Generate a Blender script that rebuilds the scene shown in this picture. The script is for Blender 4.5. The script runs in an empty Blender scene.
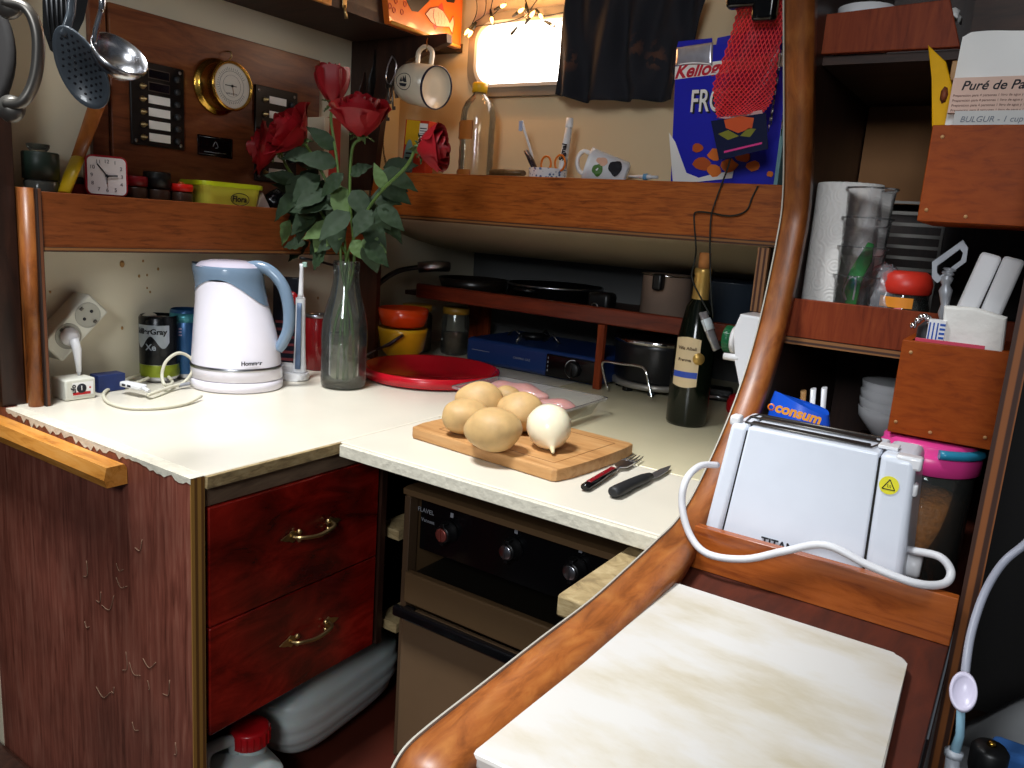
import bpy, bmesh, math, random
from mathutils import Vector, Matrix, Euler
PI = math.pi
C = bpy.context.scene.collection
S = bpy.context.scene
random.seed(7)

# ---------------------------------------------------------------- camera
F = 786.57
AZ, PIT, ROLL = math.radians(123.132), math.radians(11.452), math.radians(4.155)
CAM = Vector((0, 0, .36))
_f = Vector((math.cos(PIT)*math.cos(AZ), math.cos(PIT)*math.sin(AZ), -math.sin(PIT)))
_r = _f.cross(Vector((0, 0, 1))).normalized(); _u = _r.cross(_f)
CR = math.cos(ROLL)*_r + math.sin(ROLL)*_u
CU = -math.sin(ROLL)*_r + math.cos(ROLL)*_u
cd = bpy.data.cameras.new('camera'); cam = bpy.data.objects.new('camera', cd); C.objects.link(cam)
cd.sensor_width = 36; cd.lens = 36*F/1024; cd.clip_start = .02
cam.matrix_world = Matrix(((CR.x, CU.x, -_f.x, CAM.x), (CR.y, CU.y, -_f.y, CAM.y), (CR.z, CU.z, -_f.z, CAM.z), (0, 0, 0, 1)))
S.camera = cam

# ---------------------------------------------------------------- world, lights, exposure
w = bpy.data.worlds.new('world'); S.world = w; w.use_nodes = True
w.node_tree.nodes['Background'].inputs[0].default_value = (.75, .85, 1, 1)
w.node_tree.nodes['Background'].inputs[1].default_value = .07
S.view_settings.view_transform = 'Standard'; S.view_settings.look = 'None'
S.view_settings.gamma = 1; S.view_settings.use_curve_mapping = False
S.view_settings.exposure = 0.0

def area(name, loc, target, sx, sy, power, col, spread=180):
    d = bpy.data.lights.new(name, 'AREA'); d.shape = 'RECTANGLE'; d.size = sx; d.size_y = sy
    d.energy = power; d.color = col; d.spread = math.radians(spread)
    o = bpy.data.objects.new(name, d); C.objects.link(o); o.location = loc
    o.rotation_euler = (Vector(target)-Vector(loc)).to_track_quat('-Z', 'Y').to_euler()
    return o
area('hatch_daylight', (-.98, .08, 2.3), (-1.05, .60, 0), .5, .45, 40, (.95, .98, 1.0), 110)
area('companionway_daylight', (.12, -1.1, 1.0), (-.55, 1.0, .1), .5, .5, 8.3, (.92, .96, 1.0), 110)

# ---------------------------------------------------------------- helpers
def at(x, y, ax, v):
    d = CR*(x-512) + CU*(384-y) + _f*F
    t = (v-CAM[ax])/d[ax]
    return CAM + d*t

def rgb(h):
    if isinstance(h, str):
        h = [int(h[i:i+2], 16)/255 for i in (0, 2, 4)]
        return tuple(((c+.055)/1.055)**2.4 if c > .04045 else c/12.92 for c in h) + (1,)
    return tuple(h)+(1,) if len(h) == 3 else h
MATS = {}
def mat(name, col, rough=.5, metal=0, coat=0, noise=0, nscale=30, bump=0, emis=0, alpha=1, trans=0, spec=.5, sss=0, ior=1.45):
    if name in MATS: return MATS[name]
    m = bpy.data.materials.new(name); m.use_nodes = True; MATS[name] = m
    nt = m.node_tree; b = nt.nodes['Principled BSDF']
    c = rgb(col)
    b.inputs['Base Color'].default_value = c; b.inputs['Roughness'].default_value = rough
    b.inputs['Metallic'].default_value = metal; b.inputs['Coat Weight'].default_value = coat
    b.inputs['Transmission Weight'].default_value = trans; b.inputs['IOR'].default_value = ior
    b.inputs['Specular IOR Level'].default_value = spec
    if sss: b.inputs['Subsurface Weight'].default_value = sss; b.inputs['Subsurface Scale'].default_value = .01
    if emis: b.inputs['Emission Color'].default_value = c; b.inputs['Emission Strength'].default_value = emis
    tc = nt.nodes.new('ShaderNodeTexCoord'); n = nt.nodes.new('ShaderNodeTexNoise')
    n.inputs['Scale'].default_value = nscale; n.inputs['Detail'].default_value = 5
    nt.links.new(tc.outputs['Object'], n.inputs['Vector'])
    mx = nt.nodes.new('ShaderNodeMix'); mx.data_type = 'RGBA'
    k = noise if noise else .04
    mx.inputs[6].default_value = tuple(x*(1-k) for x in c[:3])+(1,); mx.inputs[7].default_value = tuple(min(1, x*(1+k)) for x in c[:3])+(1,)
    nt.links.new(n.outputs['Fac'], mx.inputs[0]); nt.links.new(mx.outputs[2], b.inputs['Base Color'])
    if bump:
        bp = nt.nodes.new('ShaderNodeBump'); bp.inputs['Strength'].default_value = bump; bp.inputs['Distance'].default_value = .004
        nt.links.new(n.outputs['Fac'], bp.inputs['Height']); nt.links.new(bp.outputs['Normal'], b.inputs['Normal'])
    return m

def ramp(nt, fac, stops):
    r = nt.nodes.new('ShaderNodeValToRGB')
    while len(r.color_ramp.elements) < len(stops): r.color_ramp.elements.new(.5)
    for e, (p, c) in zip(r.color_ramp.elements, stops): e.position = p; e.color = rgb(c)
    nt.links.new(fac, r.inputs[0]); return r

def wood(name, c1, c2, scl=(1, 14, 14), nscale=4, rough=.35, coat=.2, c3=None, bump=.05, blotch=0, spec=.4):
    if name in MATS: return MATS[name]
    m = bpy.data.materials.new(name); m.use_nodes = True; MATS[name] = m
    nt = m.node_tree; b = nt.nodes['Principled BSDF']; L = nt.links.new
    tc = nt.nodes.new('ShaderNodeTexCoord'); mp = nt.nodes.new('ShaderNodeMapping'); mp.inputs['Scale'].default_value = scl
    L(tc.outputs['Object'], mp.inputs[0])
    n = nt.nodes.new('ShaderNodeTexNoise'); n.inputs['Scale'].default_value = nscale; n.inputs['Detail'].default_value = 8
    n.inputs['Distortion'].default_value = .6; n.inputs['Roughness'].default_value = .65
    L(mp.outputs[0], n.inputs['Vector'])
    st = [(.3, c1), (.7, c2)] if not c3 else [(.28, c1), (.5, c2), (.72, c3)]
    r = ramp(nt, n.outputs['Fac'], st)
    out = r.outputs[0]
    if blotch:
        n2 = nt.nodes.new('ShaderNodeTexNoise'); n2.inputs['Scale'].default_value = 9; L(tc.outputs['Object'], n2.inputs['Vector'])
        r2 = ramp(nt, n2.outputs['Fac'], [(.35, (1-blotch,)*3), (.65, (1, 1, 1))])
        mx = nt.nodes.new('ShaderNodeMix'); mx.data_type = 'RGBA'; mx.blend_type = 'MULTIPLY'; mx.inputs[0].default_value = 1
        L(out, mx.inputs[6]); L(r2.outputs[0], mx.inputs[7]); out = mx.outputs[2]
    L(out, b.inputs['Base Color'])
    b.inputs['Roughness'].default_value = rough; b.inputs['Specular IOR Level'].default_value = spec; b.inputs['Coat Weight'].default_value = coat; b.inputs['Coat Roughness'].default_value = .25
    bp = nt.nodes.new('ShaderNodeBump'); bp.inputs['Strength'].default_value = bump; bp.inputs['Distance'].default_value = .003
    L(n.outputs['Fac'], bp.inputs['Height']); L(bp.outputs[0], b.inputs['Normal'])
    return m

def ply(name, axis, c1='8a5a2c', c2='3c2010', n=5, t=.018):
    """plywood edge: layered stripes across the board's thickness"""
    m = bpy.data.materials.new(name); m.use_nodes = True; MATS[name] = m
    nt = m.node_tree; b = nt.nodes['Principled BSDF']; L = nt.links.new
    tc = nt.nodes.new('ShaderNodeTexCoord'); sp = nt.nodes.new('ShaderNodeSeparateXYZ'); L(tc.outputs['Object'], sp.inputs[0])
    mu = nt.nodes.new('ShaderNodeMath'); mu.operation = 'MULTIPLY'; mu.inputs[1].default_value = n/t*PI; L(sp.outputs[axis], mu.inputs[0])
    sn = nt.nodes.new('ShaderNodeMath'); sn.operation = 'SINE'; L(mu.outputs[0], sn.inputs[0])
    a = nt.nodes.new('ShaderNodeMath'); a.operation = 'MULTIPLY_ADD'; a.inputs[1].default_value = .5; a.inputs[2].default_value = .5; L(sn.outputs[0], a.inputs[0])
    r = ramp(nt, a.outputs[0], [(.25, c2), (.6, c1)]); L(r.outputs[0], b.inputs['Base Color']); b.inputs['Roughness'].default_value = .6
    return m

def glassy(name, tint=(1, 1, 1), refl=.9, body=0.0, bodycol=(.8, .8, .8), rough=.03):
    """thin clear glass or plastic: see-through with a fresnel gloss and a little body"""
    if name in MATS: return MATS[name]
    m = bpy.data.materials.new(name); m.use_nodes = True; MATS[name] = m
    nt = m.node_tree; nt.nodes.remove(nt.nodes['Principled BSDF']); L = nt.links.new; o = nt.nodes['Material Output']
    t = nt.nodes.new('ShaderNodeBsdfTransparent'); t.inputs[0].default_value = tint+(1,)
    g = nt.nodes.new('ShaderNodeBsdfGlossy'); g.inputs['Roughness'].default_value = rough
    d = nt.nodes.new('ShaderNodeBsdfDiffuse'); d.inputs[0].default_value = bodycol+(1,)
    fr = nt.nodes.new('ShaderNodeFresnel'); fr.inputs[0].default_value = 1.5
    mu = nt.nodes.new('ShaderNodeMath'); mu.operation = 'MULTIPLY'; mu.inputs[1].default_value = refl; L(fr.outputs[0], mu.inputs[0])
    m1 = nt.nodes.new('ShaderNodeMixShader'); m1.inputs[0].default_value = body; L(t.outputs[0], m1.inputs[1]); L(d.outputs[0], m1.inputs[2])
    m2 = nt.nodes.new('ShaderNodeMixShader'); L(mu.outputs[0], m2.inputs[0]); L(m1.outputs[0], m2.inputs[1]); L(g.outputs[0], m2.inputs[2])
    L(m2.outputs[0], o.inputs[0]); return m

class MB:
    def __init__(s): s.bm = bmesh.new()
    def _fin(s, vs, M, smooth=False):
        if M is not None: bmesh.ops.transform(s.bm, matrix=M, verts=vs)
        if smooth:
            for f in {f for v in vs for f in v.link_faces}: f.smooth = True
        return s
    def box(s, a, b, bev=0, M=None, seg=2):
        lo = [min(a[i], b[i]) for i in range(3)]; hi = [max(a[i], b[i]) for i in range(3)]
        g = bmesh.ops.create_cube(s.bm, size=1); vs = g['verts']
        for v in vs: v.co = Vector([(lo[i]+hi[i])/2 + v.co[i]*(hi[i]-lo[i]) for i in range(3)])
        if bev:
            es = list({e for v in vs for e in v.link_edges})
            r = bmesh.ops.bevel(s.bm, geom=es, offset=bev, segments=seg, affect='EDGES', profile=.5)
            vs = list({v for f in r['faces'] for v in f.verts} | {v for v in vs if v.is_valid})
            for f in r['faces']: f.smooth = True
        if M is not None: bmesh.ops.transform(s.bm, matrix=M, verts=vs)
        return s
    def lathe(s, prof, M=None, n=28, a0=0, a1=2*PI, caps=True, smooth=True, sx=1, sy=1):
        full = abs(a1-a0-2*PI) < 1e-6; rings = []
        for r, z in prof:
            if r < 1e-6: rings.append([s.bm.verts.new((0, 0, z))]); continue
            cnt = n if full else n+1
            rings.append([s.bm.verts.new((r*sx*math.cos(a0+(a1-a0)*k/n), r*sy*math.sin(a0+(a1-a0)*k/n), z)) for k in range(cnt)])
        for A, B in zip(rings, rings[1:]):
            m = n if full else n
            for k in range(m):
                k2 = (k+1) % len(A) if len(A) > 1 else 0; j2 = (k+1) % len(B) if len(B) > 1 else 0
                q = [A[k % len(A)], A[k2], B[j2], B[k % len(B)]]
                q2 = []
                for v in q:
                    if v not in q2: q2.append(v)
                if len(q2) > 2:
                    try: f = s.bm.faces.new(q2); f.smooth = smooth
                    except ValueError: pass
        vs = [v for R in rings for v in R]
        if M is not None: bmesh.ops.transform(s.bm, matrix=M, verts=vs)
        return s
    def tube(s, pts, r, n=8, M=None, closed=False, caps=True, flat=1):
        pts = [Vector(p) for p in pts]; N = len(pts); rs = r if isinstance(r, (list, tuple)) else [r]*N
        rings = []; up = None
        for i, p in enumerate(pts):
            if closed: d = pts[(i+1) % N]-pts[i-1]
            else: d = pts[min(i+1, N-1)]-pts[max(i-1, 0)]
            d = d.normalized() if d.length > 1e-9 else Vector((0, 0, 1))
            if up is None:
                up = Vector((0, 0, 1)) if abs(d.z) < .9 else Vector((1, 0, 0))
            a = up - d*up.dot(d)
            if a.length < 1e-5: a = d.orthogonal()
            a.normalize(); up = a; b = d.cross(a)
            rings.append([s.bm.verts.new(p + (a*math.cos(t)*flat + b*math.sin(t))*rs[i]) for t in [2*PI*k/n for k in range(n)]])
        rng = range(N) if closed else range(N-1)
        for i in rng:
            A = rings[i]; B = rings[(i+1) % N]
            for k in range(n):
                f = s.bm.faces.new([A[k], A[(k+1) % n], B[(k+1) % n], B[k]]); f.smooth = True
        if not closed and caps:
            s.bm.faces.new(rings[0][::-1]); s.bm.faces.new(rings[-1])
        vs = [v for R in rings for v in R]
        if M is not None: bmesh.ops.transform(s.bm, matrix=M, verts=vs)
        return s
    def prism(s, poly, h, M=None, bev=0):
        """poly in XY, extruded z 0..h"""
        vb = [s.bm.verts.new((x, y, 0)) for x, y in poly]; vt = [s.bm.verts.new((x, y, h)) for x, y in poly]
        s.bm.faces.new(vb[::-1]); s.bm.faces.new(vt); n = len(poly)
        es = []
        for i in range(n): s.bm.faces.new([vb[i], vb[(i+1) % n], vt[(i+1) % n], vt[i]])
        vs = vb+vt
        if bev:
            es = [e for e in {e for v in vs for e in v.link_edges} if (e.verts[0].co.z == e.verts[1].co.z)]
            r = bmesh.ops.bevel(s.bm, geom=es, offset=bev, segments=2, affect='EDGES', profile=.5)
            vs = list({v for f in r['faces'] for v in f.verts} | {v for v in vs if v.is_valid})
        if M is not None: bmesh.ops.transform(s.bm, matrix=M, verts=vs)
        return s
    def ball(s, c, r, M=None, u=20, v=12):
        g = bmesh.ops.create_uvsphere(s.bm, u_segments=u, v_segments=v, radius=1); vs = g['verts']
        r = (r, r, r) if not isinstance(r, (tuple, list)) else r
        for q in vs: q.co = Vector((c[0]+q.co.x*r[0], c[1]+q.co.y*r[1], c[2]+q.co.z*r[2]))
        return s._fin(vs, M, True)
    def grid(s, fn, nu, nv, closed_u=False, M=None, smooth=True):
        G = [[s.bm.verts.new(fn(i/nu, j/nv)) for j in range(nv+1)] for i in range(nu if closed_u else nu+1)]
        for i in range(nu):
            for j in range(nv):
                A = G[i]; B = G[(i+1) % len(G)]
                f = s.bm.faces.new([A[j], B[j], B[j+1], A[j+1]]); f.smooth = smooth
        vs = [v for r in G for v in r]
        if M is not None: bmesh.ops.transform(s.bm, matrix=M, verts=vs)
        return s
    def build(s, name, m, parent=None, world=False, solid=0, loc=None, rot=None, noise=0, subdiv=0):
        if noise:
            for v in s.bm.verts: v.co += Vector((random.uniform(-1, 1), random.uniform(-1, 1), random.uniform(-1, 1)))*noise
        bmesh.ops.recalc_face_normals(s.bm, faces=s.bm.faces[:])
        me = bpy.data.meshes.new(name); s.bm.to_mesh(me); s.bm.free()
        for x in (m if isinstance(m, (list, tuple)) else [m]): me.materials.append(x)
        o = bpy.data.objects.new(name, me); C.objects.link(o)
        if parent is not None:
            o.parent = parent
            if world:
                p = parent; M = Matrix()
                while p is not None: M = p.matrix_basis @ M; p = p.parent
                me.transform(M.inverted())
        elif world and loc is not None: me.transform(Matrix.Translation(-Vector(loc)))
        if loc is not None: o.location = loc
        if rot is not None: o.rotation_euler = rot
        if solid:
            md = o.modifiers.new('solid', 'SOLIDIFY'); md.thickness = solid; md.offset = 0
        if subdiv:
            md = o.modifiers.new('sub', 'SUBSURF'); md.levels = subdiv; md.render_levels = subdiv
        return o

def T(*v): return Matrix.Translation(Vector(v))
def R(a, ax): return Matrix.Rotation(math.radians(a), 4, ax)
def frame(o, x, z):
    """matrix at o with local x axis along x and z axis near z"""
    x = Vector(x).normalized(); z = Vector(z); y = z.cross(x).normalized(); z = x.cross(y)
    return Matrix(((x.x, y.x, z.x, o[0]), (x.y, y.y, z.y, o[1]), (x.z, y.z, z.z, o[2]), (0, 0, 0, 1)))
def face_frame(o, right, up):
    """local X right, local Y up, local Z out of the face"""
    r = Vector(right).normalized(); u = Vector(up); n = r.cross(u).normalized(); u = n.cross(r)
    return Matrix(((r.x, u.x, n.x, o[0]), (r.y, u.y, n.y, o[1]), (r.z, u.z, n.z, o[2]), (0, 0, 0, 1)))
FX = dict(right=(0, 1, 0), up=(0, 0, 1))      # a face that looks along +x (left wall)
FY = dict(right=(1, 0, 0), up=(0, 0, 1))      # a face that looks along -y (back wall)

def tag(o, label, cat, group=None, kind=None):
    o['label'] = label; o['category'] = cat
    if group: o['group'] = group
    if kind: o['kind'] = kind
    return o
def thing(name, label, cat, loc=(0, 0, 0), rot=(0, 0, 0), group=None):
    o = bpy.data.objects.new(name, None); C.objects.link(o); o.empty_display_size = .02
    o.location = loc; o.rotation_euler = rot
    return tag(o, label, cat, group)
def struct(mb, name, m, **k):
    o = mb.build(name, m, **k); o['kind'] = 'structure'; return o
def dup(root, loc, rot=None, label=None, scale=None):
    r = root.copy(); C.objects.link(r); r.location = loc
    if rot is not None: r.rotation_euler = rot
    if scale is not None: r.scale = scale
    if label: r['label'] = label
    for ch in list(root.children):
        c = ch.copy(); C.objects.link(c); c.parent = r
        for g in list(ch.children):
            d = g.copy(); C.objects.link(d); d.parent = c
    return r
def text(name, body, size, m, parent, M, ext=.0002, align='CENTER', shear=0, bold=0, label=None, xs=1):
    cu = bpy.data.curves.new(name, 'FONT'); cu.body = body; cu.size = size; cu.extrude = ext; cu.align_x = align; cu.align_y = 'CENTER'
    cu.shear = shear; cu.offset = bold
    t = bpy.data.objects.new('tmp', cu); C.objects.link(t)
    me = bpy.data.meshes.new_from_object(t.evaluated_get(bpy.context.evaluated_depsgraph_get()))
    bpy.data.objects.remove(t); bpy.data.curves.remove(cu)
    me.name = name; me.transform(M @ Matrix.Diagonal((xs, 1, 1, 1))); me.materials.clear(); me.materials.append(m)
    o = bpy.data.objects.new(name, me); C.objects.link(o); o.parent = parent
    return o
def rrect(w, h, r, n=5):
    p = []
    for cx, cy, a in ((w/2-r, h/2-r, 0), (-w/2+r, h/2-r, 90), (-w/2+r, -h/2+r, 180), (w/2-r, -h/2+r, 270)):
        for k in range(n+1):
            t = math.radians(a+90*k/n); p.append((cx+r*math.cos(t), cy+r*math.sin(t)))
    return p
def spline(pts, n=8):
    P = [Vector(p) for p in pts]; out = []
    Q = [P[0]*2-P[1]] + P + [P[-1]*2-P[-2]]
    for i in range(1, len(Q)-2):
        a, b, c, d = Q[i-1:i+3]
        for k in range(n):
            t = k/n; out.append(.5*((2*b) + (c-a)*t + (2*a-5*b+4*c-d)*t*t + (3*b-a-3*c+d)*t**3))
    out.append(P[-1]); return out

# ---------------------------------------------------------------- materials
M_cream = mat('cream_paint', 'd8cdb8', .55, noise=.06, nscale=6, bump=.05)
M_hull = mat('hull_lining', 'dcc6a0', .45, noise=.07, nscale=5, bump=.1)
M_white_wall = mat('white_wall_paint', 'dcd3ba', .5, noise=.05, nscale=8)
M_wood = wood('varnished_mahogany', '6a3010', 'a0541e', (4, 20, 40), 4, .38, .15, 'b4662a', bump=.02)
M_woodY = wood('varnished_mahogany_front', '56280f', '82431d', (40, 4, 40), 4, .38, .2, '8f4d24', bump=.02)
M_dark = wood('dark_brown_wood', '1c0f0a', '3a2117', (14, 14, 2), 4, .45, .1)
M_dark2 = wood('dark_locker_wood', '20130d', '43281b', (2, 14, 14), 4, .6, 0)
M_panel = wood('worn_panel_wood', '552a1e', '85493a', (22, 22, 1.5), 5, .45, .1, '9c6654', blotch=.3)
M_board = wood('instrument_board_wood', '42200f', '6d3a20', (12, 2, 12), 4, .4, .15, '84512f')
M_drawer = wood('red_drawer_wood', '2c0404', '84140b', (8, 3, 8), 3, .25, .4, 'b0261a', blotch=.6)
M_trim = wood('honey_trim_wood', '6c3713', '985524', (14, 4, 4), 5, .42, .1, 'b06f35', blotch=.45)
M_redwood = wood('red_brown_shelf_wood', '581f0c', '7c3318', (25, 25, 3), 4, .5, .0, '8a3f1e', bump=.01, spec=.15)
M_boxwood = wood('orange_brown_box_wood', '78300a', '903f0c', (8, 20, 30), 4, .5, .0, '9c4814', bump=.01, spec=.15)
M_raw = wood('raw_worn_wood', '66543a', '9c875f', (6, 6, 20), 6, .8, 0, 'b8a47c')
M_bar = wood('orange_bar_wood', '9a5a1c', 'cf8a3a', (3, 20, 20), 4, .4, .2, 'd99b50')
M_bamboo = wood('cutting_board_wood', '9c6a3a', 'be8d58', (2, 14, 14), 4, .5, 0, 'c89c6a', blotch=.12)
M_top = mat('white_laminate', 'd6cfbf', .28, noise=.09, nscale=9)
M_top2 = mat('cream_laminate', 'cdc4a4', .25, noise=.12, nscale=7)
M_edge = mat('chipped_white_edge', 'd2ccba', .7, noise=.25, nscale=90, bump=.4)
M_plyX = ply('plywood_edge_x', 0, t=.024, n=7); M_plyY = ply('plywood_edge_y', 1); M_plyZ = ply('plywood_edge_z', 2)
M_white = mat('white_plastic', 'e4e4e6', .35); M_whiteg = mat('glossy_white_plastic', 'e9eaee', .18, coat=.3)
M_black = mat('black_plastic', '0d0d0e', .4); M_blackg = mat('glossy_black', '08080a', .15)
M_rubber = mat('black_rubber', '111112', .7)
M_steel = mat('steel', 'b9bac0', .28, 1); M_steelb = mat('brushed_steel', '8f9095', .45, 1); M_chrome = mat('chrome', 'd8d8dc', .1, 1)
M_dsteel = mat('dull_steel', '6d6a66', .4, 1)
M_brass = mat('brass', 'c69a45', .22, 1); M_abrass = mat('aged_brass', 'b9a070', .35, 1)
M_red = mat('red_plastic', 'b5141c', .3); M_dred = mat('deep_red_plastic', '7e0c18', .35)
M_paper = mat('white_paper', 'eeedea', .8); M_ink = mat('dark_ink', '1a1a22', .7)
M_orange = mat('orange_plastic', 'e07820', .35); M_yellow = mat('yellow_plastic', 'e0ae1c', .35)
M_blue = mat('blue_plastic', '1f4fa8', .35); M_green = mat('green_plastic', '0f5a34', .35)
M_glass = glassy('clear_glass', (.93, .96, .94), .9, .03, (.7, .75, .7))
M_clear = glassy('clear_plastic', (.97, .97, .98), 1.3, .03, (.85, .85, .88), .12)
M_bag = glassy('thin_plastic_bag', (.92, .93, .95), .9, .22, (.8, .8, .85), .2)
M_grey = mat('grey_plastic', '8b8c92', .4); M_dgrey = mat('dark_grey_plastic', '2d2e31', .5)

exec_order = None
# ================================================================ THE SETTING
ZF = -.95
struct(MB().box((-2.6, -1.6, ZF-.05), (1.6, 2.3, ZF)), 'floor', mat('cabin_sole', '2b1a12', .5, noise=.3, nscale=12))
XW = -1.48; YW = 1.63          # left wall plane, back (hull) wall plane
struct(MB().box((XW-.04, .601, ZF), (XW, 2.0, 1.2)), 'wall_left', M_white_wall)

st_ = MB()
for x, y, r in ((122, 264, 3), (143, 261, 1.2), (158, 269, 1.5), (147, 275, 1.2), (139, 276, 1.5), (147, 288, 1), (150, 292, 1.2), (122, 328, 1.6), (50, 292, 1.2), (318, 298, 1.8)):
    q = at(x, y, 0, XW); r *= .0021
    st_.lathe([(0, .0004), (r, .0003), (r, 0)], face_frame((XW+.0002, q.y, q.z), **FX), 9, sx=.8, sy=1.1)
o = st_.build('wall_stains', mat('rust_brown_stain', 'b48a52', .7, noise=.2, nscale=200), bpy.data.objects['wall_left'], world=True); o['kind'] = 'stuff'
# back hull wall with the port light opening
def hull_wall():
    mb = MB(); bm = mb.bm
    w0 = at(479, 27, 1, YW); w1 = at(640, 90, 1, YW)
    cx = (w0.x+w1.x)/2; cz = (at(490, 17, 1, YW).z+at(490, 96, 1, YW).z)/2
    W = w1.x-w0.x+.03; H = at(490, 14, 1, YW).z-at(490, 97, 1, YW).z
    hole = [(cx+a, cz+b) for a, b in rrect(W-.05, H-.045, .05, 6)]
    ext = (-1.62, .42, -.315, 1.15)      # x0,z0,x1,z1
    for y in (YW, YW+.05):
        inner = [bm.verts.new((x, y, z)) for x, z in hole]; outer = []
        for x, z in hole:
            dx, dz = x-cx, z-cz; t = min(((ext[2]-cx) if dx > 0 else (ext[0]-cx))/dx if abs(dx) > 1e-9 else 1e9, ((ext[3]-cz) if dz > 0 else (ext[1]-cz))/dz if abs(dz) > 1e-9 else 1e9)
            outer.append(bm.verts.new((cx+dx*t, y, cz+dz*t)))
        cs = [(ext[2], ext[3]), (ext[0], ext[3]), (ext[0], ext[1]), (ext[2], ext[1])]
        n = len(hole)
        for k in range(n):
            a, b = outer[k], outer[(k+1) % n]
            pts = [inner[k], inner[(k+1) % n], b]
            if abs(a.co.x-b.co.x) > 1e-5 and abs(a.co.z-b.co.z) > 1e-5:
                cxz = min(cs, key=lambda c: (Vector((c[0], c[1]))-Vector(((a.co.x+b.co.x)/2, (a.co.z+b.co.z)/2))).length)
                pts.append(bm.verts.new((cxz[0], y, cxz[1])))
            pts.append(a); bm.faces.new(pts)
        if y == YW: first = inner
        else:
            for k in range(n): bm.faces.new([first[k], first[(k+1) % n], inner[(k+1) % n], inner[k]])
    return mb, cx, cz, W, H
mb, WX, WZ, WW, WH = hull_wall()
struct(mb, 'wall_back', M_hull)
# lower hull wall inside the locker recess
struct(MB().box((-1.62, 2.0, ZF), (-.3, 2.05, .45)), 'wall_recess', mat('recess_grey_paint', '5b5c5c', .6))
# port light
fr = MB()
ro = rrect(WW, WH, .065, 6); ri = rrect(WW-.05, WH-.045, .05, 6)
def ringprism(mb, ro, ri, h, M):
    bm = mb.bm; L = []
    for z in (0, h):
        L.append(([bm.verts.new(M @ Vector((x, y, z))) for x, y in ro], [bm.verts.new(M @ Vector((x, y, z))) for x, y in ri]))
    n = len(ro)
    for k in range(n):
        j = (k+1) % n
        for o, i in L: bm.faces.new([o[k], o[j], i[j], i[k]])
        bm.faces.new([L[0][0][k], L[0][0][j], L[1][0][j], L[1][0][k]]); bm.faces.new([L[0][1][k], L[0][1][j], L[1][1][j], L[1][1][k]])
    return mb
Mw = face_frame((WX, YW, WZ), **FY)
win = struct(ringprism(MB(), ro, ri, .018, Mw), 'window_1', mat('window_frame_grey', '8a8276', .45, .3))
struct(ringprism(MB(), rrect(WW-.045, WH-.04, .05, 6), rrect(WW-.06, WH-.055, .045, 6), .023, Mw), 'window_gasket', mat('pale_gasket', 'b9b8b4', .5), parent=win)
pn = MB().prism(rrect(WW-.05, WH-.045, .05, 6), .006, face_frame((WX, YW+.03, WZ), **FY))
struct(pn, 'window_pane', mat('daylit_pane', (1, 1, 1), .3, emis=5), parent=win)

# worktops
XE = -.89; YE = .87
def worktop(label, m, boxes, edge, name='worktop'):
    t = thing(name, label, 'worktop', (boxes[0][0][0], boxes[0][0][1], boxes[0][0][2]))
    b = MB()
    for lo, hi in boxes: b.box(lo, hi, .002)
    b.build('worktop_surface', m, t, world=True)
    if edge: MB().box(*edge[0], .001).build('worktop_edge', edge[1], t, world=True)
    return t
worktop('white laminate worktop along the left wall, under the kettle', M_top, [((XW, .6235, -.019), (XE, 2.0, 0))], (((XE, .6235, -.019), (XE+.006, YE, -.001)), M_raw))
worktop('worn white flap of the right worktop, under the chopping board and cutlery', M_top, [((XE+.002, YE, -.020), (-.32, 1.118, 0))], (((XE+.010, YE-.009, -.0215), (-.326, YE-.001, -.002)), M_edge))
worktop('yellowish back worktop under the wine bottle and the camping stove', M_top2, [((XE+.002, 1.122, -.026), (-.32, 2.0, 0))], None)
# end panel of the left cabinet (faces the viewer), drawer cabinet
t = thing('cabinet_end_panel', 'scratched brown wooden end panel of the left cabinet, with orange bar', 'panel', (-1.2, .622, ZF))
MB().box((-1.9, .602, ZF), (-.8905, .6225, -.0012)).build('panel_board', M_panel, t, world=True)
MB().box((-.8905, .602, ZF), (-.8885, .6225, -.0012)).build('plywood_edge', ply('plywood_edge_gold', 1, 'a87c3a', '6b4720', 4, .02), t, world=True, )
pe = MB(); rnd_ = random.Random(3); bmx = pe.bm; xs_ = [-1.395+.506*k/60 for k in range(61)]; xs_[-1] = -.8884
top_ = [bmx.verts.new((x, .6014, .0002)) for x in xs_]; bot_ = [bmx.verts.new((x, .6014, -.004-.010*rnd_.random()**2*(1.4 if k < 35 else .8))) for k, x in enumerate(xs_)]; bk_ = [bmx.verts.new((x, .6235, .0002)) for x in xs_]
for k in range(60): bmx.faces.new([top_[k], top_[k+1], bot_[k+1], bot_[k]]); bmx.faces.new([top_[k], bk_[k], bk_[k+1], top_[k+1]])
pe.build('chipped_white_paint', M_edge, t, world=True)
sc = MB()
for k in range(16):
    x0 = random.uniform(-1.18, -.93); z0 = random.uniform(-.45, -.12); a = random.uniform(-1, 1.2); l = random.uniform(.01, .05)
    p = [(x0, .6015, z0), (x0+l*.5*math.cos(a), .6015, z0+l*.5*math.sin(a)-.004), (x0+l*math.cos(a+.5), .6015, z0+l*math.sin(a+.5))]
    sc.tube(spline(p, 4), .0005, 4)
sc.build('scratches', mat('scratch_pale', '8a705a', .8), t, world=True)['kind'] = 'stuff'
t = tag(MB().prism([(0, 0), (.03, 0), (.034, -.012), (.03, -.030), (.004, -.030), (0, -.024)], .435, frame((-1.472, .6010, -.043), (0, -1, 0), (1, 0, 0)), bev=0).build('wooden_rail', M_bar), 'short orange wooden rail fixed across the top of the end panel', 'rail')

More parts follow.
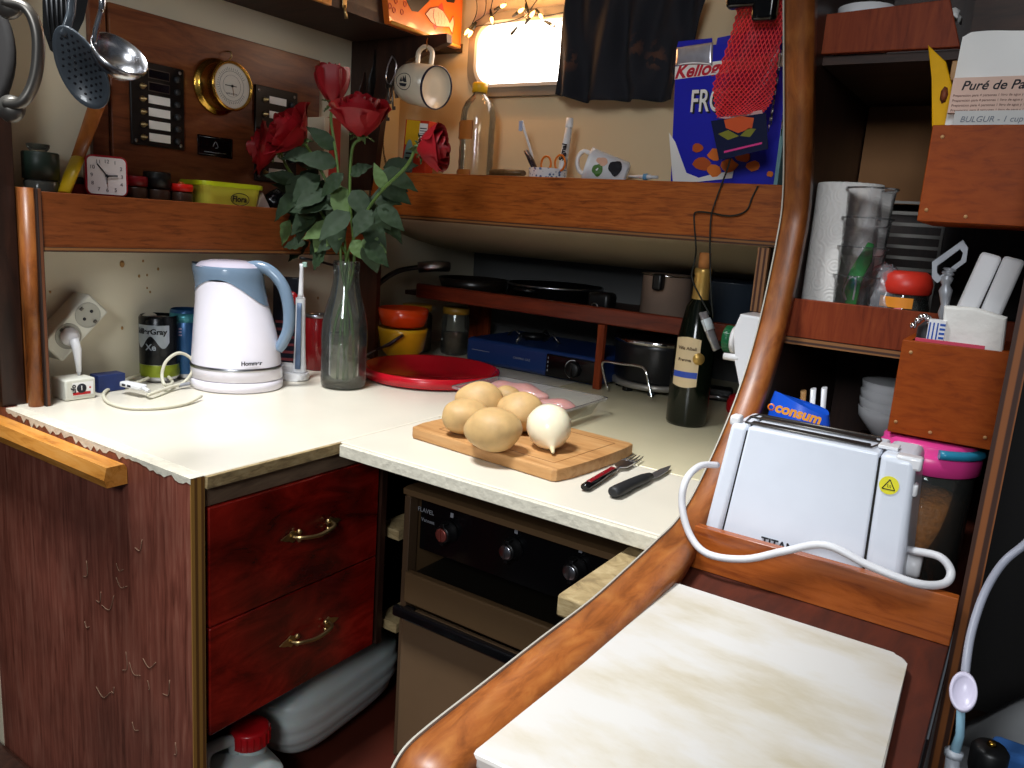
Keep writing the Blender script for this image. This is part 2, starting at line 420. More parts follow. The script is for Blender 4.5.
cab = thing('drawer_cabinet', 'red stained two drawer cabinet below the left worktop', 'cabinet', (XE-.02, .8, -.40))
MB().box((XE-.5, .624, -.40), (XE-.022, .965, -.36), 0).box((XE-.5, .624, -.40), (XE-.022, .630, -.03)).box((XE-.5, .962, -.40), (XE-.022, .968, -.03)).build('body', M_dark, cab, world=True)
MB().box((XE-.022, .624, -.047), (XE-.004, .970, -.0205)).build('top_rail', wood('grey_brown_rail', '4a382c', '75604c', (14, 3, 14), 4, .6, 0), cab, world=True)
def drawer(z0, z1, lab):
    d = MB().box((XE-.018, .630, z0), (XE, .967, z1), .002).build('drawer', M_drawer, cab, world=True)
    d['label'] = lab
    zc = (z0+z1)/2+.005; yc = .815
    h = MB(); 
    pts = spline([(XE+.003, yc-.040, zc-.001), (XE+.017, yc-.033, zc), (XE+.021, yc, zc-.004), (XE+.017, yc+.033, zc), (XE+.003, yc+.040, zc+.001)], 5)
    h.tube(pts, .0032, 8)
    for s in (-1, 1):
        M0 = face_frame((XE+.001, yc+s*.040, zc), **FX)
        h.prism([(s*x, y) for x, y in [(-.010, 0), (-.006, .007), (0, .010), (.006, .006), (.014, .004), (.022, 0), (.014, -.004), (.006, -.006), (0, -.010), (-.006, -.007)]][::s], .002, M0)
        h.ball((XE+.006, yc+s*.030, zc+.006), .0045, u=10, v=6); h.ball((XE+.006, yc+s*.030, zc-.007), .004, u=10, v=6)
    h.build('handle', M_abrass, d, world=True)
drawer(-.228, -.049, 'upper drawer front'); drawer(-.40, -.230, 'lower drawer front')
# divider post and shelves between drawers and cooker
MB_ = MB().box((XE-.02, .972, -.40), (XE+.003, .985, -.03)); tag(MB_.build('cabinet_post', M_dark), 'dark upright post right of the drawers, left of the cooker', 'post')
t = thing('side_shelf_supports', 'pale wooden batten ends between drawers and cooker', 'batten', (-.86, 1.0, -.2))
bq = at(377, 533, 1, 1.0); MB().box((bq.x, 1.0, bq.z), (bq.x+.052, 1.25, bq.z+.018)).build('upper_batten', M_raw, t, world=True)
bq = at(375, 624, 1, 1.0); MB().box((bq.x, 1.0, bq.z), (bq.x+.052, 1.25, bq.z+.018)).build('lower_batten', M_raw, t, world=True)
# locker floor below
struct(MB().box((XE-.5, .66, -.62), (-.33, 2.0, -.60)), 'floor_locker', mat('red_brown_sole', '4a1d12', .4, noise=.3, nscale=10))
struct(MB().box((-1.6, 1.55, -.60), (-.33, 1.57, -.035)), 'wall_cabinet_back', M_dark)

# --- curved trim bulkhead at the right of the galley
XT = -.318; CW = .034
def P(px, py): p = at(px, py, 0, XT); return (p.y, p.z)
curve = [P(784, -190), P(783, -110), P(783, -40), P(783.5, 60), P(783, 187), P(776, 243), P(757, 330), P(735, 400), P(705, 470)] + [P(680, 515), P(655, 541), P(625, 569), P(590, 600), P(540, 638), P(480, 685), P(430, 724), P(404, 748), P(389, 775), P(384, 800)]
cv = spline([(0, y, z) for y, z in curve], 6)
cv = [(p.y, p.z) for p in cv]
def offset(cv, d):
    out = []
    for i, (y, z) in enumerate(cv):
        a = cv[max(i-1, 0)]; b = cv[min(i+1, len(cv)-1)]; ty, tz = b[0]-a[0], b[1]-a[1]; l = math.hypot(ty, tz) or 1
        out.append((y-tz/l*d, z+ty/l*d))
    return out
inn = offset(cv, .0); back = offset(cv, .024)
t = thing('curved_trim', 'honey coloured curved wooden trim sweeping up from the cutting board to the ceiling', 'trim', (XT, .86, -.05))
b = MB(); bm = b.bm; rings = []
for (y, z), (y2, z2) in zip(cv, back):
    cw = CW + .011*max(0, min(1, (.87-y)/.08)) if z < .2 else CW
    c = [(XT+.0008, y+(y2-y)*.10, z+(z2-z)*.10), (XT+.005, y, z), (XT+cw-.008, y, z), (XT+cw, y+(y2-y)*.3, z+(z2-z)*.3), (XT+cw, y2, z2), (XT+.0008, y2, z2)]
    rings.append([bm.verts.new(p) for p in c])
for A, B2 in zip(rings, rings[1:]):
    for k in range(6):
        f = bm.faces.new([A[k], A[(k+1) % 6], B2[(k+1) % 6], B2[k]]); f.smooth = True
bm.faces.new(rings[0]); bm.faces.new(rings[-1][::-1])
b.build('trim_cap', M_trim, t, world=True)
b = MB(); bm = b.bm   # white laminate lip on the galley side
ra = [(bm.verts.new((XT-.0009, y, z)), bm.verts.new((XT+.0008, y, z)), bm.verts.new((XT+.0008, y2, z2)), bm.verts.new((XT-.0009, y2, z2))) for (y, z), (y2, z2) in zip(cv, back)]
for A, B2 in zip(ra, ra[1:]):
    for k in range(4): bm.faces.new([A[k], A[(k+1) % 4], B2[(k+1) % 4], B2[k]])
b.build('white_lip', mat('worn_white_lip', 'a9a498', .6), t, world=True)
yy = P(779, 257)[0]-.0045; sp = at(789, 257, 1, yy)
MB().lathe([(0, 0), (.0075, 0), (.0065, .003), (.003, .0035), (.002, .0015), (0, .0015)], face_frame((sp.x, yy, sp.z), **FY), 16).build('screw_plug', M_dsteel, t, world=True)
# bulkhead panel behind the cap
b = MB(); bm = b.bm; va = []; vb = []
poly = back + [(back[-1][0], ZF), (2.0, ZF), (2.0, back[0][1])]
for x, L in ((XT+.002, va), (XT+.022, vb)):
    for y, z in poly: L.append(bm.verts.new((x, y, z)))
n = len(poly); bm.faces.new(va); bm.faces.new(vb[::-1])
for k in range(n): bm.faces.new([va[k], va[(k+1) % n], vb[(k+1) % n], vb[k]])
bm.normal_update(); bmesh.ops.triangulate(bm, faces=[f for f in bm.faces if len(f.verts) > 4])
struct(b, 'wall_bulkhead', M_dark)
# worn batten under the right end of the flap
tag(MB().box((-.385, .712, -.062), (-.32, 1.30, -.036), .003).build('worn_batten', M_raw), 'grey worn wooden batten beside the curved trim, under the flap end', 'batten')

# --- upper shelves
def shelf_front(o, lo, hi, m=M_wood): return MB().box(lo, hi, .0015).build('front_board', m, o, world=True)
ZA0, ZA1 = .264, .358
t = thing('left_wall_shelf', 'long varnished shelf on the left wall, under the clock and barometer', 'shelf', (-1.40, 1.05, ZA0))
MB().box((-1.385, .662, ZA0), (-1.370, 1.447, ZA1), .001).build('front_board', M_woodY, t, world=True)
MB().box((XW, .662, .333), (-1.386, 1.447, .345)).build('shelf_bottom', M_redwood, t, world=True)
MB().box((-1.390, .662, ZA0-.003), (-1.3675, 1.447, ZA0+.005)).build('bottom_edge', M_plyZ, t, world=True)
t = thing('shelf_end_post', 'rounded orange wooden end post left of the power strip', 'post', (-1.40, .655, 0))
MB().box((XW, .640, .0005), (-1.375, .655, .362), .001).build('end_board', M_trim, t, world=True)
MB().box((-1.384, .652, .0005), (-1.366, .6605, .362), .001).build('plywood_edge', ply('ply_edge_post', 1, '6b3a1c', '24120a', 4, .016), t, world=True)
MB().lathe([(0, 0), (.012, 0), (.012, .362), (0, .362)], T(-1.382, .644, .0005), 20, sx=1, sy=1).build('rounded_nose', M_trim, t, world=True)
ZB0, ZB1 = .357, .462; YB = 1.45
t = thing('back_wall_shelf', 'long varnished shelf on the back wall, carrying the cereal box', 'shelf', (-.9, YB, ZB0))
MB().box((-1.40, YB, ZB0), (XT, YB+.015, ZB1), .0015).build('front_board', M_wood, t, world=True)
MB().box((XW, YB+.016, ZB0+.01), (XT, YW, ZB0+.022)).build('shelf_bottom', M_redwood, t, world=True)
MB().box((-1.40, YB-.002, ZB0-.004), (XT, YB+.017, ZB0+.006)).build('bottom_edge', M_plyZ, t, world=True)
# locker underside: cream panel falling away to the back
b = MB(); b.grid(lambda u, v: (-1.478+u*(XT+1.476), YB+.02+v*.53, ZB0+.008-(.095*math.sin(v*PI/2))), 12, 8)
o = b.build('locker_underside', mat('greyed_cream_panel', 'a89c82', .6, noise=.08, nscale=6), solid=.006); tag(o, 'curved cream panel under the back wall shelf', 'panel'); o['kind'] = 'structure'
# divider between shelf A section and recess
tag(MB().box((XW, 1.449, .0005), (-1.368, 1.463, ZB0-.002)).build('divider_board', wood('divider_wood', '2c130a', '522714', (8, 8, 2), 4, .4, .2)), 'dark red divider board behind the rose vase', 'board')
# plywood upright at right end under shelf
t = thing('plywood_upright', 'plywood upright under the right end of the back shelf', 'upright', (-.43, 1.47, 0))
MB().box((-.436, 1.462, .19), (-.418, 1.99, ZB0-.006)).build('upright_board', M_dark2, t, world=True)
MB().box((-.437, 1.452, .235), (-.417, 1.4625, ZB0-.006)).build('plywood_edge', ply('ply_edge_upright', 0, 'a0714a', '4a2515', 4, .018), t, world=True)
# mid shelf in the recess
YM = 1.60
t = thing('recess_shelf', 'narrow dark red shelf in the recess, carrying the pans', 'shelf', (-.9, YM, .15))
MB().box((-1.37, YM, .152), (XT, YM+.014, .190), .004).build('front_board', wood('recess_rail_wood', '4a170b', '7c2f18', (2, 20, 20), 4, .35, .3), t, world=True)
MB().box((-1.42, YM+.015, .155), (XT, 2.0, .167)).build('shelf_bottom', M_dark2, t, world=True)
MB().box((-.822, 1.60, .0005), (-.805, 1.614, .151), .001).build('support_post', M_redwood, t, world=True)
MB().box((-1.42, 1.90, .0005), (-1.34, 1.914, .151), .001).build('support_post', M_redwood, t, world=True)

# left partition (far left dark wood)
struct(MB().box((-1.9, .60, .0), (-1.405, .639, 1.2), .002), 'wall_partition', M_dark)
struct(MB().box((-2.6, .45, ZF), (-1.55, .60, 1.2), .002), 'wall_left_end', M_dark)
struct(MB().box((-1.75, -.5, ZF), (-1.16, .20, .15), .01), 'shade_blocker', M_dark)  # unseen box added to shade the lower left of the end panel
# overhead cabinet along left wall
t = thing('overhead_locker', 'dark overhead locker along the top of the left wall', 'cabinet', (-1.38, 1.1, .77))
MB().box((XW, .55, .765), (-1.28, YW-.001, .785)).box((XW, .55, .785), (-1.30, 1.38, 1.15)).build('locker_body', M_dark2, t, world=True)
MB().box((-1.30, .55, .785), (-1.28, 1.345, 1.15)).build('locker_front', M_dark, t, world=True)
# knee bracket at the corner
kn = [at(352, 40, 1, 1.45), at(352, 190, 1, 1.45), at(372, 190, 1, 1.45), at(377, 150, 1, 1.45), at(383, 105, 1, 1.45), at(392, 78, 1, 1.45), at(408, 60, 1, 1.45), at(430, 50, 1, 1.45), at(447, 42, 1, 1.45), at(447, 30, 1, 1.45)]
ztop = .764
kp = [(max(p.x, XW+.001), min(p.z, ztop)) for p in kn]; kp[0] = (XW+.001, ztop); kp[-1] = (kp[-1][0], ztop)
kp[1] = (XW+.001, kp[1][1])
kk = thing('wooden_knee', 'dark wooden corner knee hung with hooks and keys', 'bracket', (-1.45, 1.45, .6))
MB().prism(kp, .018, face_frame((0, 1.468, 0), **FY)).build('knee_board', M_dark, kk, world=True)
struct(MB().box((-2.6, .72, 1.15), (XT, 2.0, 1.2)).box((-2.6, -1.6, 1.15), (-1.25, .72, 1.2)).box((-.47, -.6, 1.15), (1.0, .72, 1.2)), 'ceiling', M_cream)  # right-hand slab added to keep hatch light off the white chopping board

# ================================================================ COOKER
YC = .972
ck = thing('cooker', 'small brown gas cooker with black control panel under the worn flap', 'cooker', (-.58, YC, -.60))
M_ckb = mat('cooker_brown_enamel', '5e4830', .4, noise=.08)
MB().box((-.83, YC, -.598), (-.822, 1.5, -.10)).box((-.35, YC, -.598), (-.342, 1.5, -.10)).box((-.83, 1.49, -.598), (-.342, 1.5, -.10)).build('body', M_ckb, ck, world=True)
MB().box((-.833, YC-.002, -.598), (-.820, YC+.02, -.103), .001).build('side_column', mat('cooker_dark_trim', '4d3a28', .5), ck, world=True)
MB().prism([(0, 0), (.10, .012), (.50, .012), (.50, .004), (.012, -.012), (0, -.010)], .491, frame((-.342, YC-.006, -.098), (0, 1, 0), (-1, 0, 0))).build('top_lid', M_ckb, ck, world=True)
MB().box((-.815, .992, -.200), (-.342, 1.00, -.108), .002).build('control_panel', M_blackg, ck, world=True)
def ckp(px, py): p = at(px, py, 1, .992); return p
pn_ = [c for c in ck.children if c.name.startswith('control_panel')][0]
fr_ = ckp(426, 511); text('brand_text', 'FLAVEL', .011, M_grey, pn_, T(-ck.location.x, -ck.location.y, -ck.location.z) @ face_frame((fr_.x, .9915, fr_.z), **FY))
fr_ = ckp(428, 521); text('model_text', 'Vanessa', .009, M_grey, pn_, T(-ck.location.x, -ck.location.y, -ck.location.z) @ face_frame((fr_.x, .9915, fr_.z), **FY))
for i, (px, py) in enumerate(((444, 534), (508, 551), (572, 571), (636, 592))):
    p = at(px, py, 1, .978); Mk = face_frame((p.x, .9918, p.z), **FY)
    k = MB().lathe([(0, 0), (.019, 0), (.019, .004), (.015, .006), (.0145, .018), (.013, .020), (0, .020)], Mk, 24).box((-.0035, -.019, .006), (.0035, .019, .020), .001, M=Mk).build('knob', M_black, ck, world=True)
    MB().lathe([(0, .0201), (.0115, .0201), (.0115, .0225), (.010, .0235), (0, .0235)], Mk, 24).box((-.0015, -.010, .0235), (.0015, .010, .026), M=Mk).build('knob_face', mat('copper_red_metal', '9a5048', .35, .6) if i == 0 else M_steel, k, world=True)
    q = MB().box((-.003, -.004, 0), (.003, .004, .0004), M=Mk @ T(.004, .030, 0)).build('panel_mark', M_grey, ck, world=True)
MB().box((-.815, YC+.002, -.252), (-.342, 1.30, -.240), .002).build('grill_tray', mat('black_enamel', '17140f', .4), ck, world=True)
MB().tube([(-.76, 1.085, -.2385), (-.36, 1.085, -.2385)], .002, 6).build('tray_rail', M_dsteel, ck, world=True)
MB().box((-.815, 1.30, -.262), (-.342, 1.31, -.10)).build('grill_back', M_black, ck, world=True)
MB().box((-.820, YC-.010, -.290), (-.342, YC+.006, -.234), .003).build('grill_flap', M_ckb, ck, world=True)
dr = MB().box((-.820, YC-.012, -.585), (-.342, YC+.005, -.300), .004).build('door', mat('oven_door_brown', '66503a', .35, noise=.06), ck, world=True)
MB().box((-.822, YC-.036, -.306), (-.342, YC-.022, -.288), .004).box((-.81, YC-.024, -.304), (-.79, YC-.010, -.292), .001).box((-.38, YC-.024, -.304), (-.36, YC-.010, -.292), .001).build('handle', M_blackg, dr, world=True)

# ================================================================ JERRYCANS
M_can = mat('milky_plastic', 'b9c2c0', .35, sss=.2, noise=.05)
def jerry(name, lab, loc, rz, L, Wd, H, capcol, cap_h=.03, capr=.024, hand=True):
    t = thing(name, lab, 'jerrycan', loc, (0, 0, rz))
    b = MB()
    def sec(u, v):
        zz = v; a = u*2*PI
        k = min(1, (math.sin(min(zz, 1)*PI))**.22 if 0 < zz < 1 else 0)
        ex = .45; cx = abs(math.cos(a))**ex*(1 if math.cos(a) > 0 else -1); sy = abs(math.sin(a))**ex*(1 if math.sin(a) > 0 else -1)
        taper = 1-.30*max(0, zz-.7)/.3
        rb = 1+.015*math.sin(zz*40)
        return (L/2*cx*k*taper*rb, Wd/2*sy*k*rb, zz*H)
    b.grid(sec, 32, 20, closed_u=True).build('body', M_can, t)
    MB().lathe([(capr*.9, H-.012), (capr*.9, H+.006), (0, H+.006)], T(L*.22, 0, 0), 24).build('neck', M_can, t)
    c = MB(); c.lathe([(capr, 0), (capr*1.06, .002), (capr*1.06, cap_h-.004), (capr*.95, cap_h), (capr*.6, cap_h-.002), (0, cap_h-.002)], T(L*.22, 0, H+.004), 28)
    for k in range(20):
        a = 2*PI*k/20; c.box((-.001, -.001, .003), (.001, .001, cap_h-.005), M=T(L*.22+capr*1.08*math.cos(a), capr*1.08*math.sin(a), H+.004))
    c.build('cap', capcol, t)
    if hand: MB().tube(spline([(-L*.30, 0, H-.02), (-L*.27, 0, H+.018), (-L*.12, 0, H+.024), (L*.02, 0, H+.018), (L*.06, 0, H-.01)], 5), .010, 10).build('handle', M_can, t)
    return t
p = at(330, 700, 2, -.60)
jerry('jerrycan', 'large milky plastic water container lying below the drawers', (-1.02, .955, -.5995), math.radians(95), .33, .20, .185, M_can, cap_h=.005, hand=False)
p = at(250, 740, 2, -.47)
jerry('jerrycan', 'milky plastic jerrycan with red screw cap at the bottom of the locker', (p.x-.022, p.y-.020, -.5995), math.radians(80), .15, .12, .108, M_red, capr=.029)
t = tag(MB().lathe([(0, 0), (.22, 0), (.235, .02), (.22, .05), (.17, .06), (0, .055)], None, 36, sx=1.2, sy=.74).build('floor_cushion', mat('dark_grey_cloth', '2b2a26', .9, noise=.4, nscale=14, bump=.4), loc=(-1.15, .405, -.66)), 'dark greyish rounded seat pad low at the left in front of the end panel', 'cushion')
tag(MB().box((-1.6, .205, ZF+.001), (-.95, .598, -.661), .01).build('companion_step', M_dark), 'dark wooden box step low at the left below the seat pad', 'step')

# ================================================================ RIGHT UNIT
ZS = -.020; XR0 = XT+CW+.001; XR = -.0150
struct(MB().box((-.295, .30, ZS-.02), (XR-.0005, 1.6, ZS), .001), 'counter_sideboard', wood('dark_mahogany_deck', '34130a', '5a2412', (14, 3, 14), 3, .6, 0))
t = thing('unit_side_panel', 'tall plywood side panel right of the toaster shelves, striped front edge', 'panel', (-.01, .87, ZF))
MB().box((-.0140, .878, -.6), (.0010, 1.6, 1.15)).build('side_board', M_dark, t, world=True)
MB().box((-.0143, .868, -.6), (.0013, .878, 1.15)).build('plywood_edge', ply('ply_edge_right', 0, '8a4f22', '3a1c0c', 3, .0156), t, world=True)
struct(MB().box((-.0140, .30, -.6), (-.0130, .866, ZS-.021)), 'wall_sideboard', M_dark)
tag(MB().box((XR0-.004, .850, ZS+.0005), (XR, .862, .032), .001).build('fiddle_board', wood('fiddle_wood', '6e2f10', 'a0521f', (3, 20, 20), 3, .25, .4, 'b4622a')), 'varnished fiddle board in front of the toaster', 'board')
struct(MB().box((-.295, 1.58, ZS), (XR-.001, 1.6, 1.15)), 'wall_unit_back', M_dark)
# mid shelf
YS = 1.15
t = thing('paper_roll_shelf', 'red brown shelf with raised front, carrying the paper roll', 'shelf', (-.15, YS, .22))
MB().box((XR0-.014, YS, .232), (XR-.001, YS+.012, .286), .001).build('front_board', M_redwood, t, world=True)
MB().box((XR0-.014, YS, .2215), (XR-.001, YS+.012, .2315)).build('plywood_edge', M_plyZ, t, world=True)
MB().box((XR0-.014, YS+.0125, .222), (XR-.001, 1.578, .232)).build('shelf_bottom', M_dark2, t, world=True)
# top shelf
t = thing('upper_locker_shelf', 'red brown leaning front board of the topmost right shelf', 'shelf', (-.2, YS, .61))
pr = [(XR0-.014, .612), (-.132, .612), (-.152, .668), (XR0-.014, .662)]
MB().prism(pr, .012, face_frame((0, YS+.012, 0), **FY), .001).build('front_board', M_redwood, t, world=True)
MB().box((XR0-.014, YS+.0125, .600), (XR-.001, 1.578, .611)).build('shelf_bottom', M_dark2, t, world=True)
struct(MB().box((-.294, 1.50, .44), (-.0185, 1.51, .599)), 'wall_unit_cardboard', mat('brown_cardboard', '8f6238', .7, noise=.1))  # stops short so the dark back stands in for its shading below
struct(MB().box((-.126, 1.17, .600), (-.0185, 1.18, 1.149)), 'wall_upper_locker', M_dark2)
tag(MB().tube(spline([(at(842, 75, 1, 1.47)), at(846, 95, 1, 1.47), at(849, 110, 1, 1.46), at(846, 124, 1, 1.46), at(840, 130, 1, 1.47)], 6), .0016, 6).build('cable', M_black), 'thin black cable hanging at the back of the upper right locker', 'cable')
tag(MB().box((-.139, 1.16, .575), (-.128, 1.20, .598), .001).build('wood_block', M_bamboo), 'small pale wooden block between yellow packet and white packet', 'block')
# boxes
def obox(lab, x0, x1, y0, y1, z0, z1):
    t = thing('wooden_box', lab, 'box', ((x0+x1)/2, y0, z0))
    MB().box((x0, y0, z0), (x1, y0+.009, z1), .0008).build('front_panel', M_boxwood, t, world=True)
    MB().box((x0, y0+.009, z0), (x0+.008, y1, z1)).box((x1-.008, y0+.009, z0), (x1, y1, z1)).box((x0+.008, y1-.008, z0), (x1-.008, y1, z1)).box((x0+.008, y0+.009, z0), (x1-.008, y1-.008, z0+.008)).build('box_body', M_boxwood, t, world=True)
    for u, v in ((.07, .12), (.93, .12), (.10, .88), (.42, .07)):
        p = (x0+(x1-x0)*u, y0-.0001, z0+(z1-z0)*v)
        MB().lathe([(0, 0), (.0022, 0), (.0018, .0006), (0, .0006)], face_frame(p, **FY), 8).build('screw_spot', M_bamboo, t, world=True)
    return t
obox('upper orange brown wooden box holding the white packet', -.128, XR-.0008, 1.0, YS-.002, .396, .499)
obox('lower orange brown wooden box holding the white paper bag', -.1215, XR-.0008, 1.0, YS-.002, .153, .262)

# white packet with label
t = thing('food_packet', 'white paper packet with pink printed label in the upper wooden box', 'packet', (-.075, 1.03, .405), (math.radians(-4), 0, 0))
def packet(u, v):
    x = -.046+.109*u; return (x+.004*v-.002, .004*math.sin(u*7+v*3)*.4-.012*math.sin(v*PI)**.5*math.sin(u*PI)**.5, .198*v+.0008*math.sin(u*9)-.004*(u<.01))
MB().grid(packet, 14, 14).grid(lambda u, v: (packet(u, v)[0], .010*math.sin(v*PI)**.5*math.sin(u*PI)**.5+.004, packet(u, v)[2]), 14, 14).build('paper_pack', M_paper, t)
lb = MB().box((-.043, -.0205, .108), (.070, -.0125, .145)).build('pink_label', mat('pink_label_paper', 'd9b8a8', .8), t)
Mt = face_frame((-.034, -.0207, .136), **FY)
text('label_title', 'Puré de Patatas', .0135, M_ink, lb, Mt, align='LEFT', shear=.25, bold=.0002)
for k in range(4):
    text('label_line', 'Preparacion para 4 personas 1 litro de agua y 1/4', .0036, mat('label_ink', '6b4a44', .8), lb, face_frame((-.0405, -.0207, .126-.0052*k), **FY), align='LEFT')
sl = thing('handwritten_strip', 'clear plastic strip with handwriting along the upper wooden box', 'strip', (-.075, 1.0105, .500))
MB().box((-.110, 1.0108, .4955), (-.0195, 1.0114, .515)).build('plastic_strip', mat('frosted_strip', 'b9b8b4', .4), sl, world=True)
text('handwriting', 'BULGUR - 1 cup por 2', .0085, mat('pencil_ink', '6d7480', .8), sl, T(-sl.location.x, -sl.location.y, -sl.location.z) @ face_frame((-.104, 1.0105, .506), **FY), align='LEFT', shear=.2)
# yellow packet
t = thing('yellow_packet', 'upright yellow plastic packet leaning left of the white packet', 'packet', (0, 0, 0))
yp = [at(928, 45, 1, 1.045), at(946, 62, 1, 1.045), at(956, 100, 1, 1.045), at(952, 126, 1, 1.045), at(932, 127, 1, 1.045), at(932, 80, 1, 1.045)]
MB().prism([(q.x, q.z) for q in yp], .010, face_frame((0, 1.052, 0), **FY), .002).build('packet_body', mat('glossy_yellow_foil', 'd8a208', .6, noise=.15, spec=.2), t)
q = at(944, 95, 1, 1.0415); MB().lathe([(0, 0), (.004, 0), (.006, .0004), (0, .0006)], face_frame((q.x, 1.0418, q.z), **FY), 7, sx=.7, sy=1.6).build('brown_print', mat('brown_print', '7a3a18', .6), t)
# top white things
q = at(880, 3, 1, 1.18)
t = thing('white_cloth', 'crumpled white cloth or cups at the top edge above the topmost shelf', 'cloth', (q.x, 1.19, .6115))
MB().lathe([(0, 0), (.03, 0), (.034, .03), (.036, .066), (.033, .066), (.03, .02), (0, .01)], T(-.02, .01, 0), 20).build('white_cup', M_white, t)
MB().grid(lambda u, v: (.02+.07*u, .02+.05*v, .050+.010*math.sin(u*9)+.006*math.sin(v*11+u*5)), 12, 8).build('cloth_fold', M_paper, t, solid=.002)

# cutting board
def stained_board():
    m = mat('stained_white_polyethylene', 'cbc7c0', .35, bump=.03); nt = m.node_tree; b = nt.nodes['Principled BSDF']; L = nt.links.new
    tc = nt.nodes.new('ShaderNodeTexCoord'); mp = nt.nodes.new('ShaderNodeMapping'); mp.inputs['Scale'].default_value = (7, 16, 7); mp.inputs['Rotation'].default_value = (0, 0, .5); L(tc.outputs['Object'], mp.inputs[0])
    n = nt.nodes.new('ShaderNodeTexNoise'); n.inputs['Scale'].default_value = 1.0; n.inputs['Detail'].default_value = 7; n.inputs['Roughness'].default_value = .6; L(mp.outputs[0], n.inputs['Vector'])
    r = ramp(nt, n.outputs['Fac'], [(.34, 'bcb29c'), (.47, 'c8c2b6'), (.58, 'cdcac5')]); L(r.outputs[0], b.inputs['Base Color']); return m
t = tag(MB().prism([(-.2825, .768), (-.279, .772), (-.271, .775)] + [(-.043-.014+.014*math.cos(a), .774-.014+.014*math.sin(a)) for a in [PI/2-k*PI/10 for k in range(6)]] + [(-.029, .44), (-.036, .42), (-.277, .408), (-.2835, .415)], .012, T(0, 0, ZS+.0006), .003).build('chopping_board', stained_board()), 'large stained white plastic chopping board in the foreground', 'chopping board')

# ---- toaster
TL, TH, TD = .222, .173, .102
t = thing('toaster', 'white two slot toaster with slightly dirty sides, behind the fiddle board', 'toaster', (-.1768, .871, ZS+.0006))
def tapered(lo, hi, bev, x0=0):
    b = MB().box(lo, hi, bev, seg=3)
    for v in b.bm.verts:
        k = v.co.z/TH
        v.co.x = v.co.x*(1-.125*k) + (.004*k); v.co.y = TD/2+(v.co.y-TD/2)*(1-.22*k)
    return b
h = TL/2
M_tst = mat('toaster_white', 'dde3ee', .3, coat=.1)
tapered((-h, 0, .006), (-h+.022, TD, TH), .006).build('left_end', M_tst, t)
tapered((-h+.0228, .0012, .006), (h-.0402, TD-.0012, TH-.001), .003).build('side_shell', M_tst, t)
tapered((h-.0394, 0, .006), (h, TD, TH), .008).build('right_end', M_tst, t)
tapered((-h+.021, .003, .004), (h-.038, TD-.003, TH-.006), 0).build('seam_core', M_black, t)
for px in (.027, .062):
    MB().box((-h+.035, px, TH-.004), (h-.058, px+.014, TH+.0012), .001).build('slot', mat('dark_slot', '15120f', .6), t)
MB().tube([(-h+.030, .024, TH+.001), (h-.055, .024, TH+.001), (h-.050, .050, TH+.001), (h-.055, .080, TH+.001), (-h+.030, .080, TH+.001), (-h+.026, .058, TH+.001)], .0013, 6, closed=True).tube([(-h+.028, .058, TH+.001), (h-.052, .058, TH+.001)], .0013, 6).build('warming_rack', M_dsteel, t)
MB().box((-h+.014, .015, TH-.004), (-h+.026, .032, TH+.008), .003).box((h-.050, .030, TH), (h-.030, .048, TH+.004), .001).build('rack_hinge', M_white, t)
MB().box((h-.030, .012, TH-.013), (h-.004, .030, TH+.001), .003).build('lever', M_whiteg, t)
MB().box((h-.022, .014, .132), (h-.004, .028, .146), .003).build('button', M_white, t)
MB().lathe([(0, 0), (.0135, 0), (.0135, .014), (.011, .017), (0, .017)], face_frame((h-.007, .045, .050), (0, 1, 0), (0, 0, 1)), 20).build('dial', M_white, t)
MB().box((-h+.02, .02, 0), (-h+.04, .04, .008)).box((h-.04, .02, 0), (h-.02, .04, .008)).build('feet', M_black, t)
# warning sticker on right end (lies on the sloping face)
def onface(x, z): k = z/TH; return (x*(1-.125*k)+.004*k, TD/2+(0-TD/2)*(1-.22*k))
tilt = math.degrees(math.atan2(TD/2*.22, TH))
sx_, sy_ = onface(h-.025, .141); Ms = T(sx_, sy_-.0006, .141) @ R(-tilt, 'X') @ face_frame((0, 0, 0), **FY) @ Matrix.Scale(.84, 4)
st = MB().lathe([(0, 0), (.0115, 0), (.0115, .0004), (0, .0004)], Ms, 28, smooth=False).build('warning_sticker', mat('yellow_sticker', 'e8e030', .5), t)
tri = MB()
for a in range(3):
    p0 = Vector((.0085*math.cos(PI/2+a*2*PI/3), .0085*math.sin(PI/2+a*2*PI/3)-.001, .0006)); p1 = Vector((.0085*math.cos(PI/2+(a+1)*2*PI/3), .0085*math.sin(PI/2+(a+1)*2*PI/3)-.001, .0006)); tri.tube([p0, p1], .0006, 4)
for k in (-1, 0, 1): tri.tube([(k*.0018, -.003, .0006), (k*.0018+.0006, -.001, .0006), (k*.0018-.0004, .001, .0006)], .0003, 4)
o = tri.build('warning_triangle', M_ink, st); o.data.transform(Ms)
tx_, ty_ = onface(-.022, .046); Mq = T(tx_, ty_-.0002, .046) @ R(-tilt, 'X') @ face_frame((0, 0, 0), **FY)
text('maker_text', 'TITAN', .013, M_ink, t, Mq, bold=.0004)
# cord
q = [at(717, 465, 1, .93), at(700, 466, 1, .89), at(686, 480, 1, .85), at(682, 505, 1, .84), at(690, 535, 1, .835), at(708, 554, 1, .832), at(745, 559, 1, .835), at(785, 551, 1, .838), at(825, 545, 1, .84), at(870, 566, 1, .842), at(915, 583, 1, .845), at(943, 584, 1, .862), at(951, 572, 1, .875), at(940, 557, 1, .88), at(915, 551, 1, .89), at(905, 549, 1, .915)]
M_cord = mat('white_cord', 'd9d9dc', .4)
MB().tube(spline(q, 6), .0042, 10).build('power_cord', M_cord, t, world=True)['label'] = 'thick white toaster cord looping over the fiddle board'

